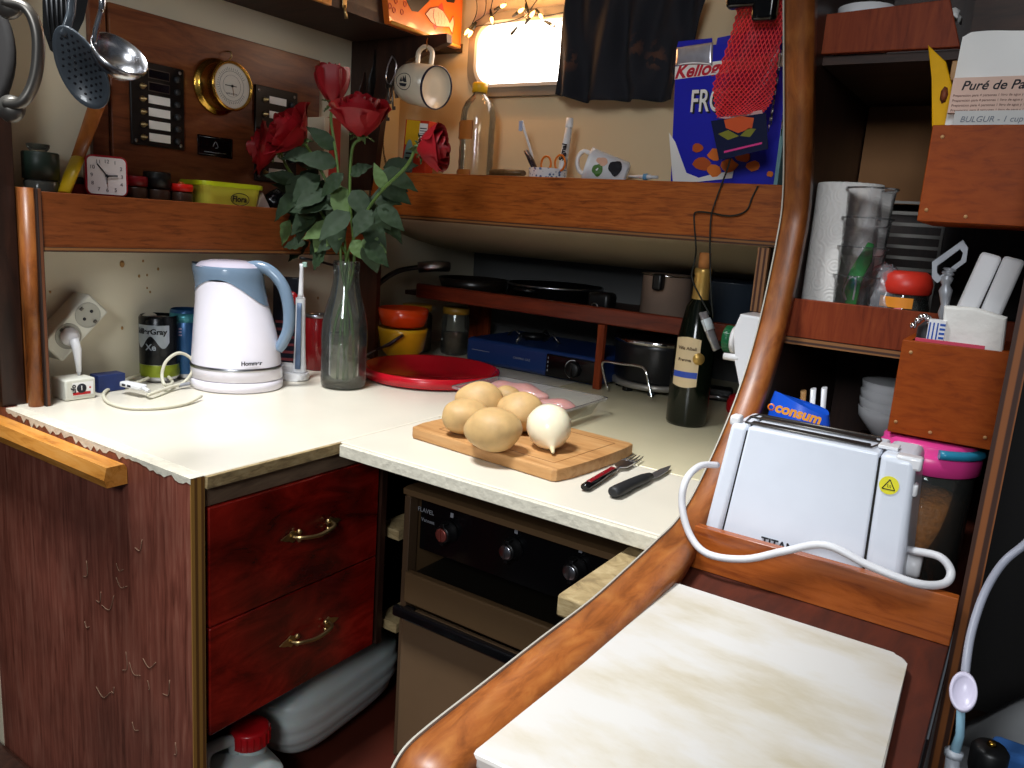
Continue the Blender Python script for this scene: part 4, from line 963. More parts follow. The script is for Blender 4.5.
# slotted spoon
t = thing('slotted_spoon', 'black perforated serving spoon hanging left of the steel ladle', 'spoon', (0, 0, 0))
c0 = place_dir(81, 68, 1.10); top = place_dir(63, 30, 1.10); up_ = (top-c0).normalized()
rt = CR.copy(); rt = (rt-up_*rt.dot(up_)).normalized(); nrm = rt.cross(up_)
Ms = Matrix(((rt.x, up_.x, nrm.x, c0.x), (rt.y, up_.y, nrm.y, c0.y), (rt.z, up_.z, nrm.z, c0.z), (0, 0, 0, 1)))
def spoonf(u, v):
    a = u*2*PI; r = v; return (.0265*r*math.cos(a)*(1-.12*math.sin(a)), .046*r*math.sin(a), -.010*(1-r*r)+.002)
b = MB(); b.grid(spoonf, 36, 8, closed_u=True, M=Ms); bmesh.ops.remove_doubles(b.bm, verts=b.bm.verts[:], dist=.0002)
M_nyl = mat('blue_grey_nylon', '4a5158', .3, coat=.3); bowl_ = b.build('bowl', M_nyl, t, solid=.002)
hb_ = MB()
for i in range(7):
    for j in range(11):
        x = (i-3)*.0065+(.00325 if j % 2 else 0); y = (j-5)*.0068
        if (x/.021)**2+(y/.040)**2 < 1: hb_.lathe([(0, 0), (.0014, 0), (.0014, .0008), (0, .0008)], Ms @ T(x, y, -.010*(1-(x/.0265)**2-(y/.046)**2)+.0033), 8)
o = hb_.build('perforations', M_ink, bowl_); o['kind'] = 'stuff'
hp_ = [place_dir(63, 36, 1.10), place_dir(69, 20, 1.10), place_dir(72, 0, 1.105)]; e = place_dir(76, -50, 1.11); hp_.append(Vector((e.x, e.y, ZR)))
MB().tube(spline(hp_, 5), .005, 10, flat=.5).build('handle', M_nyl, t)
# black slotted turner behind
t = thing('slotted_turner', 'black slotted turner hanging behind the perforated spoon', 'spatula', (0, 0, 0))
TP = [(42, -10), (43, 30), (50, 50), (60, 58), (72, 45), (84, 20), (90, -10)]
pts = hang(TP, 1.16); c0 = sum(pts, Vector())/len(pts)
bw = (c0-CAM).normalized()
b = MB(); bm = b.bm; va = [bm.verts.new(p) for p in pts]; vb = [bm.verts.new(p+bw*.003) for p in pts]
bm.faces.new(va); bm.faces.new(vb[::-1])
for k in range(len(pts)): bm.faces.new([va[k], va[(k+1) % len(pts)], vb[(k+1) % len(pts)], vb[k]])
tb = b.build('turner_blade', M_black, t)
for k in range(5): MB().tube([place_dir(46+k*5, -5, 1.158), place_dir(50+k*4.4, 40, 1.158)], .0012, 5).build('slot_rib', M_dgrey, tb)
e = place_dir(68, -50, 1.16); MB().tube([place_dir(66, -8, 1.16), Vector((e.x, e.y, ZR))], .006, 8).build('handle', M_black, t)
# ladle
t = thing('steel_ladle', 'shiny steel ladle hanging right of the perforated spoon', 'ladle', (0, 0, 0))
c0 = place_dir(118, 57, 1.10)
ax_ = (-_f*.50 + CU*.52 + CR*.62).normalized()
Ml = T(*c0) @ ax_.to_track_quat('Z', 'Y').to_matrix().to_4x4() @ Matrix.Scale(.79, 4)
MB().lathe([(0, -.026), (.014, -.0245), (.027, -.018), (.036, -.006), (.0395, .008), (.0405, .008), (.038, -.006), (.028, -.0195), (.014, -.0265), (0, -.028)], Ml, 40).build('bowl', mat('satin_steel', 'bfbfc2', .26, 1), t)
hp_ = [place_dir(94, 45, 1.10), place_dir(96, 30, 1.10), place_dir(101, 12, 1.10), place_dir(102, 0, 1.10)]; e = place_dir(104, -50, 1.11); hp_.append(Vector((e.x, e.y, ZR)))
MB().tube(spline(hp_, 4), [.0035]*len(spline(hp_, 4)), 8).build('handle', M_chrome, t)
# pan with big handle
t = thing('hanging_pan', 'dark pan hanging at the upper left edge with big grey metal grip', 'pan', (0, 0, 0))
c0 = place_dir(-75, 58, 1.13); Mh = T(*c0) @ (-_f).to_track_quat('Z', 'Y').to_matrix().to_4x4()
MB().lathe([(0, .0), (.095, 0), (.102, .003), (.102, .008), (.095, .010), (0, .008)], Mh, 48).build('pan_body', mat('dark_pan_iron', '1d1917', .75), t)
hp_ = spline([place_dir(4, 2, .995), place_dir(26, 8, .985), place_dir(37, 30, .98), place_dir(38, 60, .98), place_dir(33, 85, .982), place_dir(22, 102, .985), place_dir(6, 104, .995)], 6)
MB().tube(hp_, [.0062+.0010*math.sin(PI*i/(len(hp_)-1)) for i in range(len(hp_))], 12, flat=.8).build('grip', mat('grey_cast_metal', '77736d', .38, .85), t)
for (x, y) in ((8, 4), (10, 108)):
    p = place_dir(x, y, .998); MB().lathe([(0, -.004), (.014, -.004), (.013, .002), (.008, .005), (.004, .008), (0, .008)], T(*p) @ (-_f).to_track_quat('Z', 'Y').to_matrix().to_4x4(), 20).build('rivet_plate', mat('grey_cast_metal', '77736d', .38, .85), t)
e = place_dir(-14, -50, 1.02); MB().tube([place_dir(-14, 2, 1.03), Vector((e.x, e.y, ZR))], .002, 6).build('hanging_wire', M_dsteel, t)

# ================================================================ LEFT WORKTOP
# power strip on the wall
cs = [at(x, y, 0, -1.428) for x, y in ((87, 297), (107, 314), (66, 359), (45, 342))]
cc = sum(cs, Vector())/4; ld = ((cs[0]-cs[3])+(cs[1]-cs[2])); ang = math.atan2(ld.z, ld.y); Ls = ld.length/2*1.12; Ws = ((cs[1]-cs[0]).length+(cs[2]-cs[3]).length)/2*1.04
t = thing('power_strip', 'white two way power strip mounted at a slant on the white wall', 'power strip', (XW+.0005, cc.y, cc.z))
Mp = face_frame((0, 0, 0), **FX) @ Matrix.Rotation(ang, 4, 'Z')
MB().box((-Ls/2, -Ws/2, 0), (Ls/2, Ws/2, .050), .004, M=Mp).build('housing', mat('old_white_plastic', 'd6d5c8', .4), t)
for sx in (.25, -.17):
    s_ = MB().lathe([(.0215, .0505), (.0225, .0518), (.0235, .0505)], Mp @ T(sx*Ls, 0, 0), 32).lathe([(0, .0506), (.0215, .0506)], Mp @ T(sx*Ls, 0, 0), 32).build('socket', mat('socket_grey', 'a8a79c', .5), t)
    for yy in (-.0095, .0095): MB().lathe([(0, .0507), (.003, .0507), (.003, .0512), (0, .0512)], Mp @ T(sx*Ls+yy, 0, 0), 12).build('socket_hole', M_ink, s_)
    for yy in (-.017, .017): MB().box((-.003, -.002, .0507), (.003, .002, .054), M=Mp @ T(sx*Ls, yy, 0)).build('earth_clip', M_dsteel, s_)
p0 = Vector((XW+.07, at(74, 333, 0, -1.40).y, at(74, 333, 0, -1.40).z))
t = thing('mains_plug', 'white mains plug with its lead in the lower socket of the power strip', 'plug', (0, 0, 0))
pr_ = Mp.copy(); 
pc = Vector((XW+.0005, cc.y, cc.z)) + (Mp @ T(-.17*Ls, 0, .052)).translation
MB().lathe([(0, 0), (.0165, 0), (.0165, .006), (.010, .014), (.006, .018), (0, .018)], T(*pc) @ face_frame((0, 0, 0), **FX), 28).build('plug_head', M_white, t)
q1 = at(77, 350, 0, pc.x+.02); q2 = at(79, 372, 0, pc.x+.02)
MB().tube([pc+Vector((.016, 0, -.002)), q1, (q1+q2)/2, q2], [.008, .0075, .0055, .004], 12).build('strain_relief', M_white, t)
MB().tube(spline([q2, at(80, 380, 0, pc.x+.01), Vector((-1.425, at(84, 385, 0, -1.42).y, .012)), Vector((-1.44, at(92, 388, 0, -1.44).y, .004))], 5), .003, 8).build('lead', M_cord, t)
q = at(44, 350, 0, -1.45); tag(MB().tube(spline([(-1.452, q.y+.008, q.z+.004), (-1.452, q.y-.018, q.z-.024), (-1.450, q.y-.035, q.z-.06), (-1.452, q.y-.045, .004)], 5), .0055, 10).build('black_lead', M_rubber), 'thick black lead leaving the lower end of the power strip', 'cable')
# adapter box
a = at(66, 402, 2, 0); b_ = at(97, 398, 2, 0); zt = at(66, 381, 0, a.x).z
t = thing('adapter_box', 'small white adapter box with sticker below the power strip', 'adapter', (a.x, a.y, .0006))
bd = MB().box((-.05, 0, 0), (0, b_.y-a.y, zt), .003).build('housing', mat('old_white_plastic', 'd6d5c8', .4), t)
st = MB().box((0, .012, .008), (.0006, b_.y-a.y-.005, zt-.006)).build('sticker', M_paper, bd)
w_ = b_.y-a.y
MB().box((.0006, .012, .009), (.0010, w_-.010, .014)).build('red_band', M_red, st)
MB().lathe([(0, 0), (.0085, 0), (.0085, .0004), (0, .0004)], face_frame((.0007, w_*.52, zt*.55), **FX), 20).build('black_disc', M_ink, st)
text('sticker_text', 'ufo', .012, M_ink, st, face_frame((.0008, w_*.26, zt*.55), **FX) @ R(90, 'Z'), bold=.0004)
text('disc_text', '1', .012, M_paper, st, face_frame((.0012, w_*.52, zt*.55), **FX))
MB().lathe([(0, 0), (.0018, 0), (.0018, .0004), (0, .0004)], face_frame((.0007, w_*.80, zt*.55), **FX), 8).build('red_star', M_red, st)
a = at(98, 394, 2, 0); b_ = at(124, 390, 2, 0); zt = at(98, 377, 0, a.x).z
t = thing('blue_carton', 'small dark blue carton between adapter box and cans', 'carton', (a.x-.004, a.y+.004, .0006))
MB().box((-.03, 0, 0), (0, b_.y-a.y, zt), .001).build('carton_body', mat('navy_card', '1b2f66', .45, noise=.3, nscale=70), t)
# cans
def can(lab, px, py, r, H, cols, rz):
    q = at(px, py, 2, 0); d = Vector((q.x, q.y, 0)).normalized(); c = q+d*r*(1 if r > .032 else .6)
    t = thing('drinks_can', lab, 'can', (c.x, c.y, .0006), (0, 0, rz))
    bd = MB().lathe([(0, .003), (r*.75, 0), (r*.82, .002), (r, .010), (r, H-.014), (r*.84, H-.002), (r*.84, H), (r*.80, H), (r*.78, H-.005), (0, H-.005)], None, 40).build('can_body', M_steel, t)
    for z0, z1, m_ in cols:
        MB().lathe([(r+.0002, z0*H), (r+.0005, z0*H+.0005), (r+.0005, z1*H-.0005), (r+.0002, z1*H)], None, 40).build('printed_band', m_, t)
    MB().box((-.008, -.006, H-.0048), (.006, .006, H-.0035), .0005).build('ring_pull', M_steel, t)
    return t, r, H
def wrap_text(nm, body, size, m_, par, r, z, a0, fill=0, bold=.0004, arc=0):
    o = text(nm, body, size, m_, par, Matrix(), ext=.00015, bold=bold)
    for v in o.data.vertices:
        a = a0-PI/2+v.co.x/r; rr = r+.0008+v.co.z
        v.co = Vector((rr*math.cos(a), rr*math.sin(a), z+v.co.y+arc*(v.co.x**2)))
    return o
M_cand = mat('can_black', '121417', .25, .4); M_cansil = mat('can_silver_print', '98a0a8', .3, .5); M_canyel = mat('can_yellow_print', '7d8a1e', .35, .3, noise=.6, nscale=60)
t, r, H = can('black and silver drinks can with yellow green base, nearest the cord', 160, 384, .0365, .127, [], RZ)
MB().lathe([(r+.0002, .012), (r+.0006, .013), (r+.0006, .035), (r+.0002, .036)], None, 40).build('yellow_print', M_canyel, t)
MB().lathe([(r+.0002, .0365), (r+.0006, .037), (r+.0006, .128), (r*.93, .133)], None, 40).build('black_print', M_cand, t)
MB().grid(lambda u, v: ((r+.0008)*math.cos(-PI/2+(u-.5)*1.9), (r+.0008)*math.sin(-PI/2+(u-.5)*1.9), .082+.034*v-(.012*math.sin(u*PI*3)*(1-v))), 24, 3).build('silver_print', M_cansil, t)
wrap_text('can_text', 'killerGray', .0150, M_cand, t, r+.0006, .103, 0)
wrap_text('can_mark', 'Xe', .017, M_cansil, t, r+.0006, .072, 0)
t, r, H = can('blue energy drink can between the black can and the kettle', 187, 379, .031, .135, [], RZ)
MB().lathe([(r+.0002, .012), (r+.0006, .013), (r+.0006, .139), (r*.93, .143)], None, 40).build('blue_print', mat('can_blue', '28527e', .3, .4), t)
MB().lathe([(r+.0007, .118), (r+.0010, .118), (r+.0010, .136), (r+.0007, .136)], None, 40).build('teal_print', mat('can_teal', '3f8a96', .3, .4), t)
wrap_text('can_text', 'RE', .022, mat('can_pink_text', 'b9a4c4', .5), t, r+.0006, .098, -.25)

# kettle
kq = at(237, 395, 2, 0); kc = kq+Vector((kq.x, kq.y, 0)).normalized()*.086
t = thing('electric_kettle', 'white electric kettle with translucent blue grey top and handle', 'kettle', (kc.x, kc.y, .0006), (0, 0, RZ))
def loft(b, secs, n=40, ys=.92):
    rings = []
    for z, xl, xr in secs:
        r = (xr-xl)/2; cx = (xr+xl)/2
        rings.append([b.bm.verts.new((cx+r*math.cos(2*PI*k/n), r*ys*math.sin(2*PI*k/n), z)) for k in range(n)])
    for A, B in zip(rings, rings[1:]):
        for k in range(n):
            f = b.bm.faces.new([A[k], A[(k+1) % n], B[(k+1) % n], B[k]]); f.smooth = True
    return rings
M_ket = mat('kettle_white', 'e6e2ec', .25, coat=.3); M_ketb = mat('kettle_blue_grey', '6d8196', .2, coat=.4)
b = MB(); R_ = loft(b, [(0, -.086, .086), (.002, -.090, .090), (.019, -.090, .090), (.0205, -.087, .087)]); b.bm.faces.new(R_[0][::-1]); b.bm.faces.new(R_[-1]); b.build('power_base', M_ket, t)
b = MB(); R_ = loft(b, [(.0205, -.085, .085), (.022, -.0895, .0895), (.042, -.089, .088)]); b.build('lower_collar', M_ket, t)
b = MB(); loft(b, [(.042, -.0895, .0885), (.0435, -.0900, .089), (.047, -.0898, .0885), (.0485, -.089, .0875)]); b.build('silver_band', M_steel, t)
SEC = [(.0485, -.088, .0865), (.08, -.086, .083), (.11, -.084, .077), (.14, -.082, .069), (.17, -.080, .059), (.195, -.0795, .053), (.212, -.080, .050), (.226, -.081, .049), (.238, -.080, .047), (.246, -.072, .040)]
b = MB(); R_ = loft(b, SEC[:7]); b.build('white_body', M_ket, t)
# blue grey shell: sits over the body, its lower rim dips at the spout
def shell(u, v):
    a = u*2*PI; c = math.cos(a)
    zlow = .216-.034*max(0, -c)**2-.050*max(0, c)**2; z = zlow+(.240-zlow)*v
    import bisect
    for (z0, l0, r0), (z1, l1, r1) in zip(SEC, SEC[1:]):
        if z <= z1 or z1 == SEC[-1][0]:
            k = max(0, min(1, (z-z0)/(z1-z0))); l = l0+(l1-l0)*k; r = r0+(r1-r0)*k; break
    l -= .0012; r += .0012; rad = (r-l)/2; x = (l+r)/2+rad*c
    sp_ = max(0, -c)**10*.010*max(0, v-.25)/.75
    return (x-sp_, rad*.92*math.sin(a)*(1-.25*max(0, -c)**4*v), z+sp_*.35)
MB().grid(shell, 48, 8, closed_u=True).build('blue_top', M_ketb, t)
b = MB(); R_ = loft(b, [(.238, -.080, .047), (.246, -.070, .038), (.2505, -.050, .020), (.251, -.02, -.004)]); b.bm.faces.new(R_[-1]); b.build('lid', mat('kettle_lid', 'b9b2c0', .2, coat=.3), t)
hp_ = spline([(.018, 0, .240), (.045, 0, .243), (.070, 0, .232), (.092, 0, .205), (.103, 0, .165), (.103, 0, .125), (.092, 0, .095), (.082, 0, .080)], 6)
MB().tube(hp_, [.0105+.0015*math.sin(PI*i/(len(hp_)-1)) for i in range(len(hp_))], 14, flat=1.0).build('handle', M_ketb, t)
text('maker_text', 'Hommer', .011, M_ink, t, T(.052, -.066, .060) @ R(38, 'Z') @ face_frame((0, 0, 0), **FY), bold=.0004)
MB().tube(spline([(-.072, -.058, .010), (-.080, -.066, .009), (-.088, -.072, .007)], 3), .0035, 8).build('cord_grommet', M_grey, t)
# kettle cord, coiled in front of the cans
CP = [((805, 545), .008), ((745, 574), .004), ((650, 590), .004), ((520, 592), .004), ((435, 570), .004), ((415, 535), .004), ((450, 510), .005), ((520, 498), .007), ((598, 468), .012), ((560, 458), .014), ((480, 485), .014), ((400, 475), .010), ((388, 450), .010), ((430, 425), .013), ((520, 412), .016), ((610, 430), .018), ((665, 460), .014), ((690, 490), .012), ((660, 500), .014), ((648, 460), .03), ((665, 405), .055), ((715, 372), .068), ((765, 395), .055), ((772, 440), .035), ((735, 490), .012), ((680, 508), .010), ((620, 530), .010), ((590, 540), .009)]
pts = [at(x/4, 260+y/4, 2, z) for (x, y), z in CP]
tag(MB().tube(spline(pts, 6), .0032, 8).build('kettle_cord', mat('ivory_cord', 'ccc8b4', .5)), 'ivory kettle cord lying in loops in front of the cans', 'cord')
a = at(122, 390, 2, .006); b_ = at(149, 396, 2, .006)
t = thing('flat_plug', 'flat white plug lying on the loops of the kettle cord', 'plug', ((a.x+b_.x)/2, (a.y+b_.y)/2, .0145), (0, 0, math.atan2(b_.y-a.y, b_.x-a.x)))
MB().box((-.032, -.009, 0), (.022, .009, .010), .003).build('plug_body', M_white, t)
for x in (-.024, -.010): MB().box((x, -.0095, .003), (x+.009, -.0085, .007)).build('dark_slot', M_ink, t)
MB().tube([(.022, 0, .004), (.036, 0, .0)], .004, 8).build('plug_neck', M_cord, t)

# electric toothbrush on charger
q = at(299, 382, 2, 0)
t = thing('electric_toothbrush', 'white and blue electric toothbrush upright on its charger right of the kettle', 'toothbrush', (q.x-.02, q.y+.016, .0006), (0, 0, RZ))
MB().prism(rrect(.058, .052, .018, 6), .016, T(-.008, 0, 0), .004).box((-.045, -.012, .0), (-.010, .012, .034), .006).build('charger', M_white, t)
zt = at(300, 298, 0, q.x-.02).z
def hf(u, v):
    a = u*2*PI; r = .0145-.004*v-.0015*math.sin(v*PI); return (r*math.cos(a)+.002, r*.9*math.sin(a), .017+v*(zt-.017))
MB().grid(hf, 24, 12, closed_u=True).lathe([(0, 0), (.0105, 0)], T(.002, 0, zt), 16).build('brush_handle', M_whiteg, t)
MB().grid(lambda u, v: ((-.006+.012*u)*(1-.2*v)+.002, -.0150+.0046*v-.0012*math.sin(u*PI)+.0005, .025+v*(zt-.035)), 6, 10).build('blue_grip', mat('slate_blue_rubber', '5a6e8c', .5), t, solid=.001)
zh = at(301, 264, 0, q.x-.02).z
MB().tube([(.002, 0, zt), (.002, 0, zt+.01), (.003, 0, zh-.01), (.004, 0, zh)], [.008, .0055, .0042, .006], 14).build('brush_neck', M_white, t)
MB().box((.005, -.005, zh-.006), (.014, .005, zh+.004), .001).build('bristles', mat('pale_green_bristle', '9fc0b0', .7), t)
tag(MB().tube([at(300, 258, 0, q.x-.03), at(318, 261, 0, q.x-.03), at(336, 266, 0, q.x-.02)], .0028, 8).build('black_strap', M_black), 'thin black strap running from toothbrush head to the vase neck', 'strap')
# dark packet behind kettle handle
q = at(284, 372, 2, 0)
t = thing('dark_packet', 'dark packet with red emblem standing between kettle handle and toothbrush', 'packet', (q.x-.022, q.y+.022, .0006), (0, 0, RZ))
zt = at(283, 278, 0, q.x-.02).z
bd = MB().box((-.03, 0, 0), (.027, .03, zt), .002).build('packet_body', mat('navy_black_film', '161a26', .35, noise=.4, nscale=50), t)
MB().lathe([(0, 0), (.016, 0), (.016, .0006), (0, .0006)], face_frame((.012, -.0001, zt*.78), **FY), 20).build('red_disc', M_red, bd)
for k in range(6): MB().box((-.024, -.0006, .02+k*.017), (.020, 0, .026+k*.017)).build('print_line', mat('dull_red_print', '6a2a30', .6), bd)
# red canister
q = at(314, 372, 2, 0)
t = thing('red_canister', 'dark red glass or tin canister half hidden behind the rose vase', 'canister', (q.x-.025, q.y+.03, .0006))
zt = at(316, 315, 0, q.x-.02).z
MB().lathe([(0, 0), (.028, 0), (.030, .003), (.030, zt-.008), (.027, zt-.004), (0, zt-.004)], None, 32).build('canister_body', mat('dark_red_gloss', '7e1216', .2, coat=.4), t)
MB().lathe([(.0275, zt-.006), (.0305, zt-.005), (.0305, zt), (.028, zt+.001), (.026, zt-.003)], None, 32).build('rim', M_steel, t)

# ---- rose vase
vq = at(343, 391, 2, 0); vc = vq+Vector((vq.x, vq.y, 0)).normalized()*.044
t = thing('rose_vase', 'clear ribbed glass bottle used as a vase for the red roses', 'vase', (vc.x, vc.y, .0006))
VH = .262
pf = [(.040, 0), (.046, .004), (.047, .02), (.0465, .03), (.047, .04), (.0465, .05), (.047, .06), (.0465, .07), (.047, .085), (.0475, .11), (.046, .135), (.040, .165), (.031, .195), (.0265, .220), (.0255, .240), (.027, .244), (.027, .258), (.0255, VH)]
MB().lathe(pf + [(r-.003, z) for r, z in pf[::-1] if z > .006] + [(0, .005)], None, 48).lathe([(0, 0), (.040, 0)], None, 48).build('glass_bottle', M_glass, t)
MB().lathe([(0, .0065), (.0425, .0065), (.0432, .09), (.0430, .11), (0, .11)], None, 40).build('water', glassy('cloudy_water', (.80, .80, .72), .3, .22, (.32, .27, .22)), t)

M_petal = mat('rose_petal', '8e0c18', .5, noise=.35, nscale=40, sss=.1); M_leaf = mat('rose_leaf', '1f3319', .7, noise=.35, nscale=25); M_leaf2 = mat('pale_rose_leaf', '4f6636', .7, noise=.25, nscale=25); M_stem = mat('rose_stem', '4f6a2e', .5, noise=.15)
def bloom(b, c, axis, Rr, H, openness, seed, layers=4):
    rnd = random.Random(seed); Mx = T(*c) @ Vector(axis).normalized().to_track_quat('Z', 'Y').to_matrix().to_4x4()
    for L in range(layers):
        n = 3 if L == 0 else 5; rr = Rr*(.28+.72*L/(layers-1)); op = openness*(L/(layers-1))**1.5
        for k in range(n):
            a0 = 2*PI*k/n+L*1.1+rnd.uniform(-.2, .2); wd = (1.5 if L == 0 else .95)*rnd.uniform(.9, 1.1); hh = H*rnd.uniform(.92, 1.05)*(1-.10*L*openness)
            ph = rnd.uniform(0, 6)
            def pet(u, v, a0=a0, wd=wd, hh=hh, rr=rr, op=op, ph=ph):
                s = (u-.5)*2; a = a0+s*wd*(.35+.65*math.sin(min(1, v*1.35)*PI/2))
                r = rr*(.25+.75*math.sin(min(1, v*1.25)*PI/2))*(1-.22*v*(1-op)) + rr*op*.55*max(0, v-.55)**1.3*2 + .05*rr*math.sin(s*5+ph)*v
                z = hh*v*(1-.16*s*s*v)-rr*op*.45*max(0, v-.7)*2
                r += .10*rr*(s*s)*v
                return (r*math.cos(a), r*math.sin(a), z)
            b.grid(pet, 8, 8, M=Mx)
    b.lathe([(0, 0), (Rr*.30, .004), (Rr*.42, H*.2), (Rr*.30, H*.55), (Rr*.12, H*.85), (0, H*.9)], Mx, 14)
def leaf(b, base, d, n, L, W, fold=.25, bend=.2):
    d = Vector(d).normalized(); n = Vector(n); s = d.cross(n).normalized(); n = s.cross(d)
    def f(u, v):
        w_ = W*math.sin(PI*min(1, v**.8))*(1-.25*v); x = (u-.5)*2
        return Vector(base)+d*L*v+s*w_*x+n*(abs(x)*w_*fold-bend*L*v*v+.002*math.sin(v*22+x*3))
    b.grid(f, 6, 10)
def rose(lab, pxh, pyh, depth, axis, Rr, H, op, stem_px, seed, leaves):
    hc = at(pxh, pyh, 1, depth)
    t = thing('red_rose', lab, 'rose', (vc.x, vc.y, .012), (0, 0, 0))
    ax_ = Vector(axis).normalized(); base = hc-ax_*H*.5
    b = MB(); bloom(b, base, ax_, Rr, H, op, seed); b.build('bloom', M_petal, t, world=True)
    b = MB(); b.lathe([(0, -.010), (.007, -.007), (.009, 0), (.006, .004), (0, .005)], T(*base) @ ax_.to_track_quat('Z', 'Y').to_matrix().to_4x4(), 12)
    for k in range(5):
        a = 2*PI*k/5; o_ = ax_.orthogonal().normalized(); dd = Matrix.Rotation(a, 3, ax_) @ o_
        leaf(b, base, dd*.9+ax_*.35*(1 if k % 2 else -.6), ax_, .028, .006)
    b.build('sepals', M_leaf2, t, world=True)
    off = random.Random(seed); ox, oy = off.uniform(-.014, .014), off.uniform(-.014, .014)
    mid = [at(x, y, 1, d_) for x, y, d_ in stem_px]
    pts = [base-ax_*.006] + mid + [Vector((vc.x+ox*.8, vc.y+oy*.8, .250)), Vector((vc.x-ox, vc.y-oy, .14)), Vector((vc.x-ox*1.8, vc.y-oy*1.8, .0145))]
    MB().tube(spline(pts, 6), .0030, 8).build('stem', M_stem, t, world=True)
    for (x, y, d_, dx, dz, dy, L, W, pale) in leaves:
        b = MB(); leaf(b, at(x, y, 1, d_), Vector((dx*.84-dy*.5, dx*.54+dy*.84, dz)), Vector((.45, -.75, .45)), L, W)
        b.build('leaf', M_leaf2 if pale else M_leaf, t, world=True)
    rn = random.Random(seed*31)
    for k in range(9):
        x = rn.uniform(300, 384); y = rn.uniform(165, 250); a = rn.uniform(-2.6, -.5) if rn.random() < .8 else rn.uniform(0, 3)
        d_ = rn.uniform(1.14, 1.22); sgn = -1 if x < 345 else 1; dx = sgn*rn.uniform(.2, 1); dz = rn.uniform(-1, .35)
        b = MB(); leaf(b, at(x, y, 1, d_), Vector((dx*.84, dx*.54, dz)), Vector((.5+rn.uniform(-.4, .4), -.7, .5+rn.uniform(-.3, .3))), rn.uniform(.05, .08), rn.uniform(.017, .025))
        b.build('leaf', M_leaf, t, world=True)
rose('tallest red rose, a closed bud at the top of the bouquet', 333, 84, 1.17, (-.10, .0, 1), .037, .078, .2, [(331, 120, 1.165), (338, 170, 1.165)], 1,
     [(335, 150, 1.165, -.7, .6, -.3, .07, .019, 0), (338, 165, 1.165, -.9, .15, -.3, .085, .024, 0), (342, 200, 1.17, -.9, -.2, -.3, .075, .022, 0), (340, 185, 1.16, .2, -.9, -.4, .085, .024, 1), (345, 225, 1.17, -.6, -.7, -.3, .06, .02, 1), (340, 235, 1.165, -.8, -.6, -.3, .06, .018, 0)])
rose('red rose in the middle, half open and wider than the bud above', 360, 114, 1.15, (.15, -.25, 1), .052, .080, .5, [(352, 150, 1.15), (350, 200, 1.155)], 2,
     [(352, 190, 1.15, .5, -.6, -.3, .07, .023, 0), (350, 212, 1.15, -.6, -.6, -.5, .085, .026, 0), (352, 220, 1.16, .8, -.3, -.2, .07, .022, 0), (350, 175, 1.15, .7, .4, -.2, .05, .016, 0), (352, 240, 1.15, .6, -.7, -.2, .05, .018, 1)])
rose('red rose drooping to the right above the back shelf', 434, 148, 1.13, (.88, .36, .10), .040, .058, .45, [(405, 168, 1.13), (378, 195, 1.15), (360, 225, 1.165)], 3,
     [(385, 190, 1.15, -.35, .8, -.1, .055, .014, 1), (378, 205, 1.15, .8, -.6, -.2, .07, .020, 0), (366, 222, 1.16, .7, -.9, -.2, .075, .024, 0), (372, 210, 1.15, -.5, -.8, -.4, .065, .022, 0), (362, 240, 1.155, .9, -.3, -.2, .055, .02, 1)])
rose('large open red rose hanging left in front of the fuse panel', 288, 130, 1.13, (-.35, -.80, .55), .056, .072, .7, [(312, 155, 1.14), (328, 185, 1.155), (340, 225, 1.165)], 4,
     [(312, 155, 1.14, -.9, -.1, -.4, .06, .02, 0), (320, 175, 1.15, -.6, -.6, -.3, .08, .026, 0), (332, 200, 1.155, -.95, -.25, -.2, .09, .025, 0), (326, 190, 1.15, -.8, -.5, -.6, .075, .024, 0), (338, 225, 1.165, -.95, -.35, -.2, .08, .022, 1)])
rose('lowest left red rose, dark and full, below the open rose', 262, 148, 1.15, (-.62, -.70, .10), .046, .062, .7, [(290, 172, 1.155), (316, 205, 1.16), (338, 240, 1.167)], 5,
     [(298, 182, 1.155, -.9, .2, -.3, .07, .018, 0), (300, 190, 1.155, -.6, -.7, -.2, .085, .02, 0), (290, 220, 1.16, -.35, -.85, -.1, .065, .017, 1), (318, 208, 1.16, -.7, -.7, -.3, .08, .025, 0), (330, 225, 1.16, -.5, -.9, -.3, .065, .024, 1), (336, 215, 1.16, .1, -.95, -.4, .08, .027, 0)])
# ================================================================ RIGHT WORKTOP: food and tools
L0, N0, R0, B0 = at(409, 437, 2, .001), at(556, 483, 2, .001), at(618, 452, 2, .001), at(455, 419, 2, .02)
t = thing('chopping_board', 'pale wooden chopping board carrying the potatoes and onion', 'chopping board', (-.68, 1.04, .0006))
NL, NR, BR, BL = Vector((L0.x, L0.y)), Vector((N0.x, N0.y)), Vector((R0.x, R0.y)), None
ev = (NR-NL).normalized(); nv = Vector((-ev.y, ev.x)); LB = (NR-NL).length; WB = max((BR-NR).dot(nv)+.01, .15)
def bp(u, v): p = NL+ev*u*LB+nv*v*WB; return (p.x-t.location.x, p.y-t.location.y)
poly = [bp(.01, .02), bp(.03, 0), bp(.97, 0), bp(.99, .02)] + [bp(1+.015*math.sin(PI*k/8), .02+.96*k/8) for k in range(1, 8)] + [bp(.99, .98), bp(.97, 1), bp(.03, 1), bp(.01, .98)] + [bp(-.015*math.sin(PI*k/8), .98-.96*k/8) for k in range(1, 8)]
TB = .019
bd = MB().prism(poly, TB, None, .0025).build('board_body', M_bamboo, t)
MB().prism([bp(.035, .60), bp(.035, .93), bp(.10, .93), bp(.10, .60)], .0005, T(0, 0, TB+.0001)).build('grip_recess', wood('grip_dark_wood', '7a4c26', '9a6636', (2, 10, 10)), bd)
g = [bp(.14, .12), bp(.92, .12), bp(.92, .88), bp(.14, .88)]
